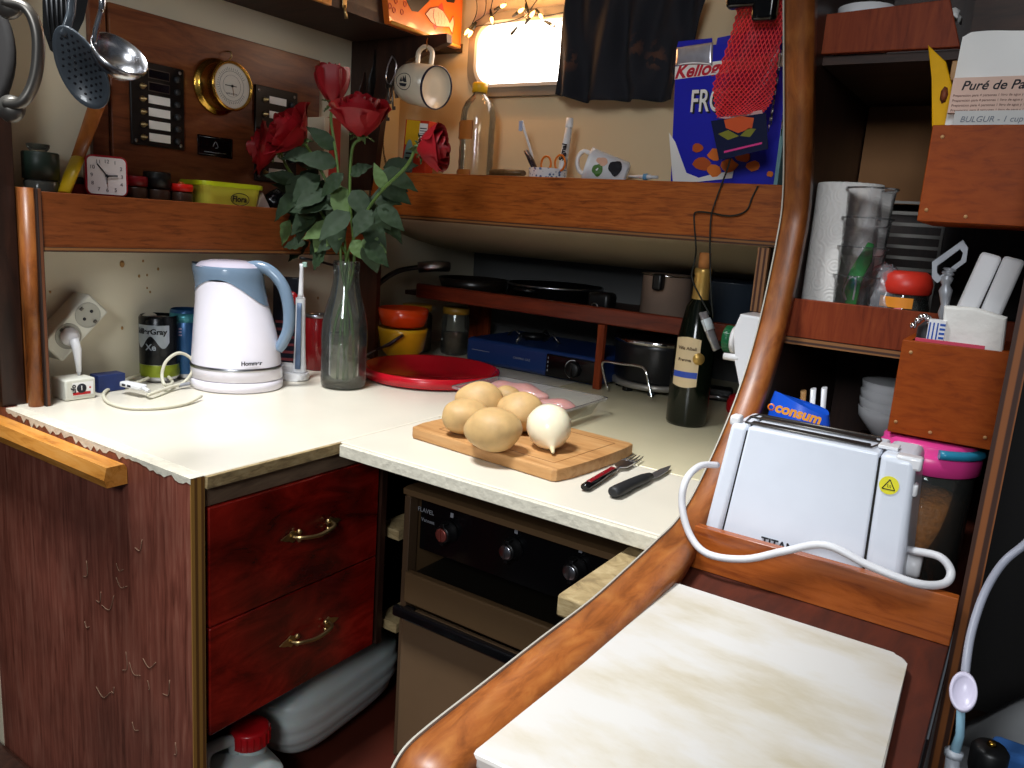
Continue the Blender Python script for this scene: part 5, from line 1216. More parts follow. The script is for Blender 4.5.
MB().tube([(x, y, TB+.0001) for x, y in g], .0006, 4, closed=True).build('juice_groove', wood('grip_dark_wood', '', ''), bd)
# potatoes
M_pot = mat('potato_skin', 'bf9c68', .55, noise=.34, nscale=45, bump=.06, sss=.05)
ZT = TB+.0012
def potato(lab, px, py, rx, ry, rz_, rot, seed, lift=0):
    rnd = random.Random(seed); c = at(px, py, 2, ZT+rz_+lift)
    b = MB(); ph = [rnd.uniform(0, 6) for _ in range(4)]
    g = bmesh.ops.create_icosphere(b.bm, subdivisions=4, radius=1)
    for v in g['verts']:
        n = v.co.copy(); k = 1+.05*math.sin(2.3*n.x+ph[0])+.04*math.sin(3*n.y+ph[1])+.03*math.sin(4*n.z+2*n.x+ph[2])
        v.co = Vector((n.x*rx, n.y*ry, n.z*rz_))*k
    zmin = min(v.co.z for v in g['verts'])
    for v in g['verts']: v.co.z -= zmin
    for f in b.bm.faces: f.smooth = True
    for q in range(7):
        a, e_ = rnd.uniform(0, 6.28), rnd.uniform(-.2, 1.2)
        d = Vector((math.cos(a)*math.cos(e_), math.sin(a)*math.cos(e_), math.sin(e_)))
        for v in g['verts']:
            w_ = (Vector((v.co.x/rx, v.co.y/ry, (v.co.z+zmin)/rz_))-d).length
            if w_ < .14: v.co -= Vector((d.x, d.y, d.z))*.0012*(1-w_/.14)
    o = b.build('potato', M_pot, loc=(c.x, c.y, ZT+lift), rot=(0, 0, math.radians(rot)))
    return tag(o, lab, 'potato', 'potatoes on the wooden board')
potato('nearest potato, large smooth oval at the front of the heap', 492, 430, .047, .036, .0325, 25, 1)
potato('potato at the left of the heap, below the rear one', 466, 416, .042, .033, .031, 70, 2)
potato('rear left potato, highest in the heap', 480, 402, .044, .034, .034, 30, 3, .006)
potato('potato between the nearest one and the onion', 520, 413, .042, .033, .032, 20, 4)
potato('small potato just showing behind the heap', 508, 398, .028, .024, .025, 10, 5)
# onion
c = at(549, 427, 2, ZT+.034)
t = thing('onion', 'white onion with papery skin at the right end of the wooden board', 'onion', (c.x, c.y, ZT), (0, 0, RZ))
M_on = mat('onion_skin', 'ece2c4', .28, noise=.12, nscale=6, coat=.3, sss=.1)
axo = Matrix.Rotation(math.radians(-14), 4, 'Y') @ Matrix.Rotation(math.radians(-54), 4, 'X')
MB().lathe([(0, -.045), (.003, -.043), (.007, -.039), (.014, -.034), (.024, -.026), (.032, -.014), (.0355, .001), (.033, .016), (.024, .028), (.012, .033), (0, .034)], T(0, 0, .0338) @ axo, 36).build('bulb', M_on, t)
b = MB()
for k in range(5):
    a = k*1.25; b.grid(lambda u, v, a=a: ((.006-.004*v)*math.cos(a+u*1.2), (.006-.004*v)*math.sin(a+u*1.2), -.036-.016*v), 4, 4, M=T(0, 0, .0338) @ axo)
b.build('dry_tip', mat('dry_onion_skin', 'd9c9a0', .6), t)
b = MB()
for k in range(16):
    a = k*.393; b.tube([(.002*math.cos(a), .002*math.sin(a), .033), (.006*math.cos(a), .006*math.sin(a), .037+.002*(k % 3)), (.010*math.cos(a), .010*math.sin(a), .036)], .0006, 4, M=T(0, 0, .0338) @ axo)
o = b.build('root_hairs', mat('root_hair', 'b89a68', .8), t); o['kind'] = 'stuff'
# plastic tray with meat
A1, A2, A3 = at(453, 388, 2, .034), at(505, 374, 2, .034), at(604, 401, 2, .034)
x0, x1 = A1.x, max(A3.x, A2.x+.2); y1 = (A2.y+A3.y)/2; y0 = A1.y-.005
x0 = (A1.x+A2.x)/2
t = thing('plastic_tray', 'clear plastic food tray with raw meat behind the potatoes', 'tray', ((x0+x1)/2, (y0+y1)/2, .0006))
w_, d_ = (x1-x0)/2, (y1-y0)/2
def rr3(w, d, z, r=.02): return [(x, y, z) for x, y in rrect(2*w, 2*d, r, 4)]
b = MB(); secs = [rr3(w_*.80, d_*.78, .001), rr3(w_*.82, d_*.80, .002), rr3(w_*.93, d_*.90, .033), rr3(w_*.95, d_*.93, .036), rr3(w_, d_, .036), rr3(w_, d_, .033)]
V = [[b.bm.verts.new(p) for p in s] for s in secs]
for A, B in zip(V, V[1:]):
    for k in range(len(A)): f = b.bm.faces.new([A[k], A[(k+1) % len(A)], B[(k+1) % len(A)], B[k]]); f.smooth = True
b.bm.faces.new(V[0][::-1]); b.build('tray_shell', glassy('tray_plastic', (.93, .94, .95), 1.2, .16, (.85, .85, .88), .15), t)
M_meat = mat('raw_meat_pink', 'd09a94', .35, noise=.15, nscale=20, coat=.4, sss=.2)
def meat(lab, px, py, rx, ry, rz_, rot):
    c = at(px, py, 2, .003+rz_); b = MB().ball((0, 0, rz_), (rx, ry, rz_), u=28, v=16)
    for v in b.bm.verts:
        k = 1+.12*math.sin(v.co.x*70)+.08*math.sin(v.co.y*120+v.co.x*60); v.co.y *= k; v.co.z *= .94+.06*math.sin(v.co.x*90)
    tag(b.build('raw_meat', M_meat, loc=(c.x, c.y, .0035), rot=(0, 0, rot)), lab, 'meat', 'raw meat in the tray')
meat('long pink piece of raw meat at the back of the clear tray', 519, 391, .075, .024, .019, -.05)
meat('small pink piece of raw meat at the right of the clear tray', 556, 405, .040, .020, .014, .3)
# fork and knife
a, b_ = at(584, 488, 2, .006), at(614, 471, 2, .005); d = (b_-a); ang = math.atan2(d.y, d.x); Lh = d.length; Le = (at(646, 458, 2, .006)-a).length
t = thing('fork', 'steel fork with dark red and black handle, nearest the wooden board', 'fork', (a.x, a.y, .0006), (0, 0, ang))
hb = MB().tube([(0, 0, .006), (.004, 0, .006), (Lh*.5, 0, .0065), (Lh, 0, .006)], [.005, .0072, .0068, .005], 14, flat=.75).build('handle', M_blackg, t)
MB().box((.014, -.0038, .0095), (Lh-.004, .0038, .0122), .001).build('red_inlay', M_dred, hb)
for k in (.3, .6, .9): MB().lathe([(0, .0121), (.0013, .0121), (0, .0128)], T(Lh*k, 0, 0), 8).build('rivet', M_steel, hb)
fk = MB(); N_ = 10
fk.tube([(Lh-.002, 0, .006), (Lh+.015, 0, .006), (Lh+.022, 0, .006)], [.0032, .0028, .004], 10, flat=.5)
fk.prism([(Lh+.018, -.004), (Lh+.026, -.0105), (Le*.80, -.0115), (Le*.80, .0115), (Lh+.026, .0105), (Lh+.018, .004)], .0016, T(0, 0, .0055))
for k in range(4):
    y = -.0098+.00653*k; fk.tube([(Le*.79, y, .0063), (Le*.9, y, .0055), (Le, y*.9, .007)], [.0016, .0015, .0007], 8)
fk.build('tines', M_steel, t)
a, b_ = at(614, 493, 2, .008), at(650, 477, 2, .006); d = (b_-a); ang = math.atan2(d.y, d.x); Lh = d.length; Le = (at(675, 468, 2, .004)-a).length
t = thing('paring_knife', 'small paring knife with thick black handle beside the fork', 'knife', (a.x, a.y, .0006), (0, 0, ang))
MB().tube([(-.004, 0, .0085), (0, 0, .0085), (.012, 0, .0085), (Lh*.45, .001, .008), (Lh*.8, 0, .0078), (Lh, 0, .007)], [.006, .0095, .0100, .0092, .0085, .006], 18, flat=.85).build('handle', mat('soft_black_grip', '1d1e20', .55), t)
MB().prism([(Lh-.004, -.006), (Lh+.01, -.0085), (Le*.85, -.006), (Le, .003), (Le*.85, .0065), (Lh-.004, .006)], .0014, T(0, 0, .0048)).build('blade', M_steelb, t)

# wine bottle
q = at(685, 427, 2, 0); dd = Vector((q.x, q.y, 0)).normalized(); c = q+dd*.034
t = thing('wine_bottle', 'dark green wine bottle with cork and cream label on the back worktop', 'bottle', (c.x, c.y, .0006), (0, 0, RZ))
zf = lambda py: at(690, py, 1, c.y).z
zs, zn, zc, zk = zf(350), zf(303), zf(268), zf(252)
MB().lathe([(0, .004), (.028, .002), (.037, 0), (.0395, .006), (.0395, zs-.03), (.0385, zs), (.034, zs+.025), (.024, zn-.006), (.017, zn+.006), (.0145, zn+.02), (.014, zc), (0, zc)], None, 48).build('bottle_glass', mat('dark_wine_glass', '0a110a', .12, spec=.5), t)
MB().lathe([(.0168, zn+.004), (.0158, zn+.02), (.0152, zc-.012), (.0165, zc-.010), (.0165, zc-.002), (.0155, zc+.001), (.012, zc+.001)], None, 32).build('gold_capsule', mat('gold_foil', 'c9a45a', .35, .6), t)
MB().lathe([(0, zc), (.0105, zc), (.0112, zk), (0, zk+.001)], None, 20).build('cork', mat('cork', 'b5763e', .8, noise=.2, nscale=150), t)
zl0, zl1 = zf(383), zf(337)
cy_ = lambda a, z, r=.0402: (r*math.cos(math.radians(a)), r*math.sin(math.radians(a)), z)
lb = MB().grid(lambda u, v: cy_(-158+72*u, zl0+(zl1-zl0)*v+.004*math.sin(u*PI)*(1 if v > .5 else -1)), 20, 4).build('label', mat('cream_label', 'd9c39a', .6), t)
MB().grid(lambda u, v: cy_(-157+70*u, zl0+(zl1-zl0)*(.17+.13*v), .0405), 20, 1).build('blue_band', mat('label_blue', '3350b0', .5), lb)
wrap_text('label_text', 'Viña Albali', .0085, mat('label_brown_ink', '5a4630', .7), lb, .0402, zl0+(zl1-zl0)*.80, math.radians(-32), bold=.0002)
wrap_text('label_text', 'Reserva', .0080, mat('label_brown_ink', '5a4630', .7), lb, .0402, zl0+(zl1-zl0)*.55, math.radians(-36), bold=.0003)
MB().lathe([(0, 0), (.0115, 0), (.0115, .0006), (0, .0006)], T(*cy_(-88, zl0+(zl1-zl0)*.60, .0400)) @ R(2, 'Z') @ face_frame((0, 0, 0), **FY), 24).build('gold_medal', mat('gold_foil', '', .35), lb)

# string light battery pack and its cables
M_cab = mat('dark_green_cable', '12160f', .5)
ca = [(758, 186, 1.447), (752, 198, 1.444), (746, 211, 1.442), (730, 216, 1.44), (711, 213, 1.44), (697, 212, 1.44), (694, 218, 1.44), (696, 247, 1.432), (695, 259, 1.42), (692, 278, 1.42), (702, 300, 1.41), (710, 315, 1.41)]
tag(MB().tube(spline([at(x, y, 1, d_) for x, y, d_ in ca], 5), .0017, 6).build('cable', M_cab), 'dark thin cable crossing the shelf front and looping left down to the bottle', 'cable')
cb_ = [(733, 150, 1.434), (727, 170, 1.436), (716, 200, 1.436), (711, 218, 1.43), (710, 250, 1.422), (711, 290, 1.41), (713, 318, 1.41)]
tag(MB().tube(spline([at(x, y, 1, d_) for x, y, d_ in cb_], 5), .0017, 6).build('cable', M_cab), 'dark thin cable hanging straight down in front of the shelf to the wrapped pack', 'cable')
P_ = [at(x, y, 1, 1.405) for x, y in ((703, 312), (710, 330), (717, 349))]
t = thing('battery_pack', 'small battery pack wrapped in clear film hanging at the wine bottle shoulder', 'battery pack', (0, 0, 0))
b = MB().tube([P_[0], P_[1], P_[2]], [.013, .014, .012], 10, flat=.5)
for v in b.bm.verts: v.co += Vector((random.uniform(-1, 1), random.uniform(-1, 1), random.uniform(-1, 1)))*.0025
b.build('film_wrap', mat('shiny_film', 'b4b4b8', .2, .5, noise=.4, nscale=120), t)
MB().tube([P_[0]*.6+P_[1]*.4, P_[1]], [.0142, .0148], 10, flat=.6).build('white_tape', mat('white_tape', 'd8e4e8', .4), t)
# white container with green cap on the bulkhead
t = thing('white_dispenser', 'white angular plastic container with green screw cap jutting out behind the curved trim', 'container', (0, 0, 0))
P_ = [at(x, y, 1, 1.23) for x, y in ((740, 314), (772, 319), (778, 400), (741, 398), (735, 362), (733, 330))]
MB().prism([(min(p.x, XT-.001), p.z) for p in P_], .07, face_frame((0, 1.30, 0), **FY), .003).build('container_body', M_whiteg, t)
q = at(727, 339, 1, 1.26); Mx_ = face_frame((at(735, 339, 1, 1.26).x+.002, 1.265, q.z), (0, -1, 0), (0, 0, 1))
cp = MB().lathe([(0, 0), (.022, 0), (.022, .006), (.020, .006), (.020, .008)], Mx_, 28).build('white_collar', M_white, t)
b = MB().lathe([(0, .020), (.0195, .020), (.0215, .018), (.0215, .007), (0, .007)], Mx_, 36)
for k in range(24): b.box((-.0007, .0212, .008), (.0007, .0222, .018), M=Mx_ @ R(15*k, 'Z'))
b.build('green_cap', M_green, t)
P0, P1 = at(738, 358, 1, 1.235), at(724, 356, 1, 1.235)
MB().tube([P0+Vector((.01, .01, 0)), P0, P1], [.006, .006, .0055], 12).build('white_knob', M_white, t)
# red thing and dark clutter behind bottle
q = at(733, 414, 2, 0)
tag(MB().lathe([(0, 0), (.020, 0), (.022, .004), (.022, .024), (.018, .034), (.010, .040), (0, .041)], None, 24).build('red_pot', M_red, loc=(min(q.x, -.37), q.y+.02, .0006)), 'small red rounded container on the worktop beside the curved trim', 'container')
q = at(714, 402, 2, 0)
t = thing('black_lighter', 'small black gadget with steel end lying behind the wine bottle', 'gadget', (q.x, q.y+.03, .0006), (0, 0, .3))
MB().box((-.045, -.02, 0), (.03, .02, .03), .006).build('gadget_body', M_black, t); MB().tube([(.02, -.022, .012), (-.02, -.026, .010)], .003, 8).build('steel_end', M_steel, t)

# ---- pot on burner
pc = Vector((-.722, 1.722, 0))
t = thing('cooking_pot', 'black cooking pot with chrome rim standing behind the wine bottle', 'pot', (pc.x, pc.y, .0006))
MB().lathe([(.055, .0255), (.092, .026), (.097, .034), (.100, .105), (.100, .123), (.096, .123), (.090, .04), (0, .034)], None, 48).build('pot_body', mat('black_pot_enamel', '16171a', .3), t)
MB().lathe([(.1002, .113), (.1045, .115), (.1045, .122), (.102, .126), (.096, .126)], None, 48).build('chrome_rim', M_chrome, t)
MB().lathe([(.099, .125), (.08, .132), (.02, .137), (0, .137)], None, 40).build('lid', M_blackg, t)
MB().lathe([(0, .012), (.096, .012), (.100, .014), (.100, .024), (.096, .0255), (0, .0255)], None, 40).build('chrome_base', mat('pale_steel', 'a8a49c', .35, .6), t)
for a in (200, 245, 290, 335, 60, 130): MB().box((-.010, -.008, 0), (.010, .008, .013), .002, M=R(a, 'Z') @ T(.080, 0, 0)).build('foot', M_black, t)
bl = [at(x, y, 1, d_)-Vector((pc.x, pc.y, 0)) for x, y, d_ in ((608, 391, 1.594), (603, 370, 1.592), (604, 362, 1.590), (620, 364, 1.585), (637, 366, 1.58), (645, 370, 1.577), (649, 385, 1.575), (652, 400, 1.57))]
MB().tube(spline(bl, 5), .0030, 8).build('wire_handle', M_chrome, t)

# ---- camping stove
a, b_ = at(468, 362, 2, 0), at(601, 391, 2, 0)
ys = 1.617; xs0, xs1 = a.x, at(599, 391, 1, ys).x
zt = .068
t = thing('camping_stove', 'flat blue camping gas stove with black dial panel under the recess shelf', 'stove', ((xs0+xs1)/2, ys, .0006))
w_ = (xs1-xs0)/2
MB().box((-w_, 0, .004), (w_, .24, zt), .010, seg=3).box((-w_+.02, .02, 0), (w_-.02, .22, .006)).build('blue_case', mat('stove_blue', '1a3468', .35, coat=.2), t)
xl = at(545, 372, 1, ys).x-t.location.x; xr = at(596, 378, 1, ys).x-t.location.x
pnl = MB().box((xl, -.0015, .006), (xr, .004, zt-.007), .004).build('dial_panel', M_blackg, t)
Mk = face_frame(((xl+xr)/2+.008, -.0016, zt/2-.001), **FY)
MB().lathe([(0, 0), (.019, 0), (.019, .008), (.015, .011), (0, .011)], Mk, 28).box((-.003, -.017, .011), (.003, .017, .016), .001, M=Mk).build('dial', M_black, pnl)
MB().lathe([(.0215, .0004), (.0228, .0004), (.0228, .0008), (.0215, .0008)], Mk, 24, a0=math.radians(80), a1=math.radians(250)).build('dial_scale', M_paper, pnl)
for k in range(4): MB().box((xl+.006, -.0022, .018+k*.010), (xl+.008, -.0015, .023+k*.010)).build('panel_mark', M_grey, pnl)
text('stove_text', 'CAMPING GAZ', .0075, M_grey, t, face_frame((-w_*.12, -.0003, zt*.52), **FY)); MB().box((-w_*.90, -.0006, zt*.55), (-w_*.62, 0, zt*.57)).build('side_line', M_grey, t)
MB().lathe([(.02, zt), (.03, zt+.006), (.034, zt+.014), (.0, zt+.016)], T(-w_*.35, .12, 0), 28).build('burner', M_black, t)
for a_ in range(4): MB().tube([(-w_*.35+.03*math.cos(a_*PI/2), .12+.03*math.sin(a_*PI/2), zt), (-w_*.35+.06*math.cos(a_*PI/2), .12+.06*math.sin(a_*PI/2), zt+.02), (-w_*.35+.08*math.cos(a_*PI/2), .12+.08*math.sin(a_*PI/2), zt)], .003, 6).build('pan_support', M_dsteel, t)
# red dish
q = at(430, 379, 2, 0)
t = thing('red_dish', 'round shallow red plastic dish right of the rose vase', 'dish', (q.x-.010, q.y+.016, .0006))
MB().lathe([(0, .003), (.135, .003), (.148, .024), (.154, .026), (.158, .024), (.158, .004), (.154, .004), (.152, .020), (.139, 0), (0, 0)], None, 56).build('dish_body', mat('red_dish_plastic', 'b81222', .25, coat=.2), t)
# bowls
c = Vector((-1.325, 1.505, 0))
zb = at(394, 333, 1, 1.47).z; zt_ = at(394, 309, 1, 1.47).z
t = tag(MB().lathe([(0, .004), (.026, .004), (.026, 0), (.032, 0), (.034, .006), (.055, .03), (.062, zb), (.0635, zb+.012), (.0605, zb+.012), (.052, .032), (.03, .01), (0, .008)], None, 40).build('bowl', mat('mustard_ceramic', 'd8a01a', .2, coat=.3), loc=(c.x, c.y, .0006)), 'mustard yellow bowl beneath the orange bowl', 'bowl', 'stacked bowls behind the red dish')
tag(MB().lathe([(0, .013), (.045, .013), (.056, .018), (.0625, .040), (.0640, zt_-zb), (.0610, zt_-zb), (.058, .040), (.045, .020), (0, .018)], None, 40).build('bowl', mat('orange_ceramic', 'd8400e', .18, coat=.4), loc=(c.x, c.y, zb+.0015)), 'shiny orange red bowl stacked on top of the mustard bowl', 'bowl', 'stacked bowls behind the red dish')
P_ = [at(362, 357, 1, 1.40), at(376, 350, 1, 1.41), at(390, 344, 1, 1.43), at(403, 335, 1, 1.445)]
t = thing('kitchen_spoon', 'steel spoon with dark handle leaning across the mustard bowl', 'spoon', (0, 0, 0))
MB().tube([P_[0]+Vector((-.04, 0, -.012)), P_[0], P_[1]], [.010, .007, .003], 10, flat=.4).build('spoon_bowl', M_steel, t); MB().tube([P_[1], P_[2], P_[3]], [.005, .008, .006], 10, flat=.6).build('dark_handle', mat('aubergine_handle', '2a1420', .35), t)
# yellow lid jars
def pjar(lab, px, top, y, r, capm, body, H=None):
    p = at(px, top, 1, y); H = min(p.z, .128)
    t = thing('storage_jar', lab, 'jar', (p.x, y, .0006))
    MB().lathe([(0, .002), (r*.9, 0), (r, .006), (r, H-.030), (r*.86, H-.018), (r*.86, H-.016)], None, 32).build('jar_glass', M_glass, t)
    o = MB().lathe([(0, .004), (r*.93, .004), (r*.93, H*.45), (0, H*.47)], None, 28).build('contents', body, t)
    MB().lathe([(r*.90, H-.018), (r*.96, H-.017), (r*.96, H-.001), (r*.9, H), (0, H)], None, 32).build('lid', capm, t)
    return t
M_ylid = mat('amber_yellow_lid', 'c8901c', .35)
pjar('glass jar with amber yellow lid right behind the bowls', 418, 297, 1.650, .042, M_ylid, mat('beige_contents', '8a7858', .8, noise=.5, nscale=90))
pjar('second glass jar with dull amber lid, left of the blue stove', 457, 300, 1.700, .038, mat('dull_amber_lid', '8f6a20', .45), mat('brown_contents', '4a3a28', .8, noise=.4, nscale=90))

# ---- pans on the recess shelf (top z=.167)
ZR_ = .1676
q = at(425, 268, 1, 1.74)
t = thing('frying_pan', 'dark frying pan with steel collar, its handle reaching left past the divider', 'pan', (-1.29, 1.75, ZR_))
MB().lathe([(0, 0), (.075, 0), (.088, .010), (.098, .040), (.095, .040), (.084, .012), (.07, .004), (0, .004)], None, 44).build('pan_body', mat('black_pan', '17120f', .3), t)
hp_ = [at(x, y, 1, d_)-t.location for x, y, d_ in ((436, 266, 1.64), (412, 268, 1.60), (396, 272, 1.56), (382, 281, 1.53), (372, 292, 1.51))]
sp_ = spline(hp_, 5); MB().tube(sp_, [.012-.004*abs(i/(len(sp_)-1)-.6) for i in range(len(sp_))], 12, flat=.6).build('pan_handle', mat('brown_black_bakelite', '1c1614', .35), t)
MB().tube([hp_[0]+Vector((.02, .03, 0)), hp_[0], hp_[1]*.75+hp_[0]*.25], [.015, .0165, .0155], 14, flat=.9).build('steel_collar', M_steel, t)
q = at(500, 275, 1, 1.76)
def pan(lab, px, y, r, h, m_, z=ZR_):
    p = at(px, 280, 1, y); t = thing('saucepan', lab, 'pan', (p.x, y, z))
    MB().lathe([(0, 0), (r*.95, 0), (r, .004), (r, h-.002), (r+.002, h), (r-.003, h), (r-.003, .006), (0, .004)], None, 44).build('pan_body', m_, t); return t
t = pan('low black pan with thin steel rim in the middle of the recess shelf', 556, 1.80, .125, .045, M_blackg)
MB().lathe([(.1262, .040), (.1275, .041), (.1275, .044), (.126, .0455), (.124, .045)], None, 44).build('steel_rim', M_steel, t)
MB().tube([(-.02, -.126, .03), (-.03, -.150, .034), (.02, -.155, .034), (.02, -.126, .03)], .005, 8).build('side_handle', M_black, t)
p = at(598, 290, 1, 1.66)
t = thing('black_lid_clip', 'black rounded clip with metal ring at the centre of the recess shelf', 'clip', (p.x, 1.66, ZR_))
MB().box((-.03, 0, 0), (.03, .05, .050), .010).build('handle_grip', M_black, t); MB().tube([(-.004+.008*math.cos(a*PI/5), -.003, .016+.008*math.sin(a*PI/5)) for a in range(10)], .0016, 6, closed=True).build('metal_ring', M_steel, t)
p = at(668, 290, 1, 1.72); H_ = at(668, 276, 1, 1.67).z-ZR_
t = pan('silver steel saucepan behind the wine bottle neck', 668, 1.735, .058, max(.05, H_), mat('warm_steel', 'a48c7c', .35, .35))
Hh = max(.05, H_)
MB().lathe([(.0585, Hh-.004), (.061, Hh-.003), (.061, Hh), (.058, Hh+.001)], None, 40).build('rim', M_chrome, t)
MB().box((-.004, -.085, Hh-.034), (.020, -.060, Hh+.004), .006).build('black_grip', M_black, t)
t = pan('large dark roasting pan at the right end of the recess shelf', 735, 1.80, .085, .10, mat('blue_grey_enamel', '2c3540', .4))

# ================================================================ BACK SHELF (surface z = .379)
ZB = .3798
# hanging mug
hk = at(428, 49, 2, .7645); hk = Vector((hk.x*.93, hk.y*.93, .7645))
t = thing('hanging_mug', 'cream mug with ship drawing and dark rim hanging from a hook, mouth towards the viewer', 'mug', (0, 0, 0))
toC = (CAM-hk).normalized(); axm = (toC*math.cos(math.radians(46))+CR*math.sin(math.radians(46))-Vector((0, 0, .08))).normalized()
dist = (hk-CAM).length*.985
mc = place_dir(421, 85, dist); upm = Vector((0, 0, 1)); upm = (upm-axm*upm.dot(axm)).normalized()
Mm = frame(mc, upm, axm)   # local x up, z along axis
rM, lM = .0465, .052
b = MB().lathe([(0, -lM), (rM*.72, -lM), (rM*.90, -lM*.85), (rM*.98, -lM*.5), (rM, lM), (rM*.955, lM), (rM*.95, lM-.004), (rM*.3, lM-.0045), (0, lM-.0045)], Mm, 44)
b.build('mug_body', mat('cream_enamel', 'd3c9b4', .3, coat=.3), t)
MB().lathe([(rM*.95, lM-.001), (rM*.955, lM+.0018), (rM*1.0, lM+.0022), (rM*1.025, lM), (rM*1.01, lM-.003)], Mm, 44).build('dark_rim', mat('dark_blue_rim', '1b1a30', .3), t)
MB().tube(spline([(rM*.93, 0, -.022), (rM+.020, 0, -.024), (rM+.033, 0, -.012), (rM+.035, 0, .004), (rM+.026, 0, .020), (rM*.97, 0, .022)], 6), .0062, 12, M=Mm, flat=.8).build('handle', mat('cream_enamel', '', .3), t)
# ship drawing on the side towards the viewer-left
def onmug(a, z): return (rM*1.006*math.cos(a), rM*1.006*math.sin(a), z)
tc = Mm.inverted() @ CAM; a0 = math.atan2(tc.y, tc.x)
sg = 1 if (Mm @ Vector(onmug(a0+.3, 0))).z > (Mm @ Vector(onmug(a0, 0))).z else -1
def drw(pts, w_=.0007, closed=False): return [onmug(a0+sg*y*14+.15*sg*0, -.010+x) for x, y in pts]
b = MB()
for sail in ([(-.004, .002), (-.004, .018), (.006, .003)], [(.001, .0), (.002, .021), (.011, .001)], [(-.012, .0), (-.010, .014), (-.004, .001)], [(-.014, -.004), (.012, -.003), (.008, -.012), (-.010, -.012)]):
    n_ = [b.bm.verts.new(onmug(a0+sg*y*16, -.008+x)) for x, y in sail]; b.bm.faces.new(n_)
b.tube([onmug(a0+sg*(.002+.024*math.sin(k*PI/12))*16, -.008+.024*math.cos(k*PI/12)) for k in range(24)], .0004, 4, closed=True)
b.bm.transform(Mm); b.build('ship_drawing', mat('ship_ink', '20242e', .6), t, solid=.0006)
hkp = mc+upm*(rM+.035)+axm*(.0)
tag(MB().tube(spline([(hk.x, hk.y, .7645), (hkp.x, hkp.y, hkp.z+.012), (hkp.x+.006, hkp.y-.006, hkp.z+.002), (hkp.x+.004, hkp.y-.004, hkp.z-.008), (hkp.x-.004, hkp.y+.004, hkp.z-.007)], 5), .0016, 8).build('cup_hook', M_abrass), 'small brass hook above the hanging mug', 'hook')
# keys
P_ = lambda x, y: at(x, y, 1, 1.437)
t = thing('key_bunch', 'bunch of dark keys on a steel clip hanging from the wooden knee', 'keys', (0, 0, 0))
MB().tube(spline([P_(392, 56), P_(388, 66), P_(386, 78), P_(390, 84), P_(395, 74), P_(396, 62), P_(392, 56)], 4), .0018, 8).build('clip', M_steel, t)
for k, (x0_, y0_, x1_, y1_) in enumerate(((389, 84, 389, 104), (392, 84, 393, 110), (388, 86, 387, 121), (394, 82, 396, 98))):
    a, b2 = P_(x0_, y0_), P_(x1_, y1_)
    MB().tube([a, (a+b2)/2, b2], .0022, 8).box((b2.x-.001, b2.y-.001, b2.z), (b2.x+.007, b2.y+.001, b2.z+.008)).lathe([(.004, -.0012), (.008, -.0012), (.008, .0012), (.004, .0012)], T(*a) @ face_frame((0, 0, 0), **FY), 14).build('key', M_dsteel, t)
tag(MB().tube([P_(375, 50), P_(374, 66), P_(372, 80), P_(370, 96)], [.002, .004, .012, .010], 12, flat=.4).build('dark_brush', M_black), 'dark small tool hanging on the knee left of the keys', 'tool')
tag(MB().tube([P_(365, 72), P_(364, 80), P_(361, 100), P_(360, 112)], [.002, .006, .018, .014], 12, flat=.3).build('dark_ladle', M_dark), 'dark rounded utensil hanging low on the wooden knee', 'utensil')

def onshelf(px, y): return at(px, 150, 1, y).x
# red yellow packet
q = at(411, 165, 1, 1.50)
t = thing('medicine_carton', 'red and yellow carton with barcode behind the right hand rose', 'carton', (q.x, 1.50, ZB))
zt = at(414, 120, 1, 1.50).z-ZB
Mt_ = T(0, 0, 0) @ R(4, 'Y')
wq = .037
bd = MB().box((-wq, 0, 0), (wq, .03, zt), .0006, M=Mt_).build('carton_body', mat('tomato_red_card', 'c43818', .5), t)
MB().box((-wq+.004, -.0006, zt*.72), (wq*.25, 0, zt-.001), M=Mt_).build('yellow_top', mat('yellow_card', 'd8a818', .5), bd)
MB().prism([(wq*.02+(-wq*.5)+.016*math.cos(a), zt*.48+zt*.30*math.sin(a)) for a in [2*PI*k/24 for k in range(24)]], .0008, Mt_ @ face_frame((0, 0, 0), **FY)).build('teal_oval', mat('teal_card', '7fa09c', .5), bd)
for k in range(6): MB().box((-wq*.48-.009, -.0014, zt*(.34+.055*k)), (-wq*.48+.010, -.0008, zt*(.36+.055*k)), M=Mt_).build('text_line', M_ink, bd)
bc = MB().box((wq*.25, -.0008, zt*.66), (wq*.92, 0, zt*.97), M=Mt_).build('barcode_panel', M_paper, bd)
b = MB()
for k in range(9): b.box((wq*.30, -.0012, zt*(.70+.026*k)), (wq*.86, -.0008, zt*(.70+.026*k)+.0012+.0006*(k % 3)), M=Mt_)
b.build('barcode', M_ink, t)['kind'] = 'stuff'
tag(MB().box((-.02, 0, 0), (.028, .02, .045), .001).build('red_carton', mat('signal_red_card', 'b01a16', .5), loc=(q.x-.03, 1.475, ZB)), 'small plain red carton in front of the red and yellow carton', 'carton')
# clear small bottles
def cbottle(lab, px, top, y, prof, nm='glass_bottle'):
    H = at(px, top, 1, y).z-ZB; x = onshelf(px, y)
    return tag(MB().lathe([(r, z*H) for r, z in prof], None, 28).build(nm, M_glass, loc=(x, y, ZB)), lab, 'bottle')
cbottle('small clear glass bottle with thin neck left of the red carton', 380, 128, 1.53, [(0, .01), (.022, 0), (.024, .04), (.024, .5), (.012, .68), (.009, .8), (.009, .98), (.007, 1), (.007, .8)])
tag(MB().lathe([(0, .003), (.022, 0), (.024, .1), (.026, .18), (.024, .18), (.021, .006)], None, 28).build('drinking_glass', M_glass, loc=(onshelf(362, 1.52), 1.52, ZB)), 'straight clear drinking glass behind the rose stems', 'glass')
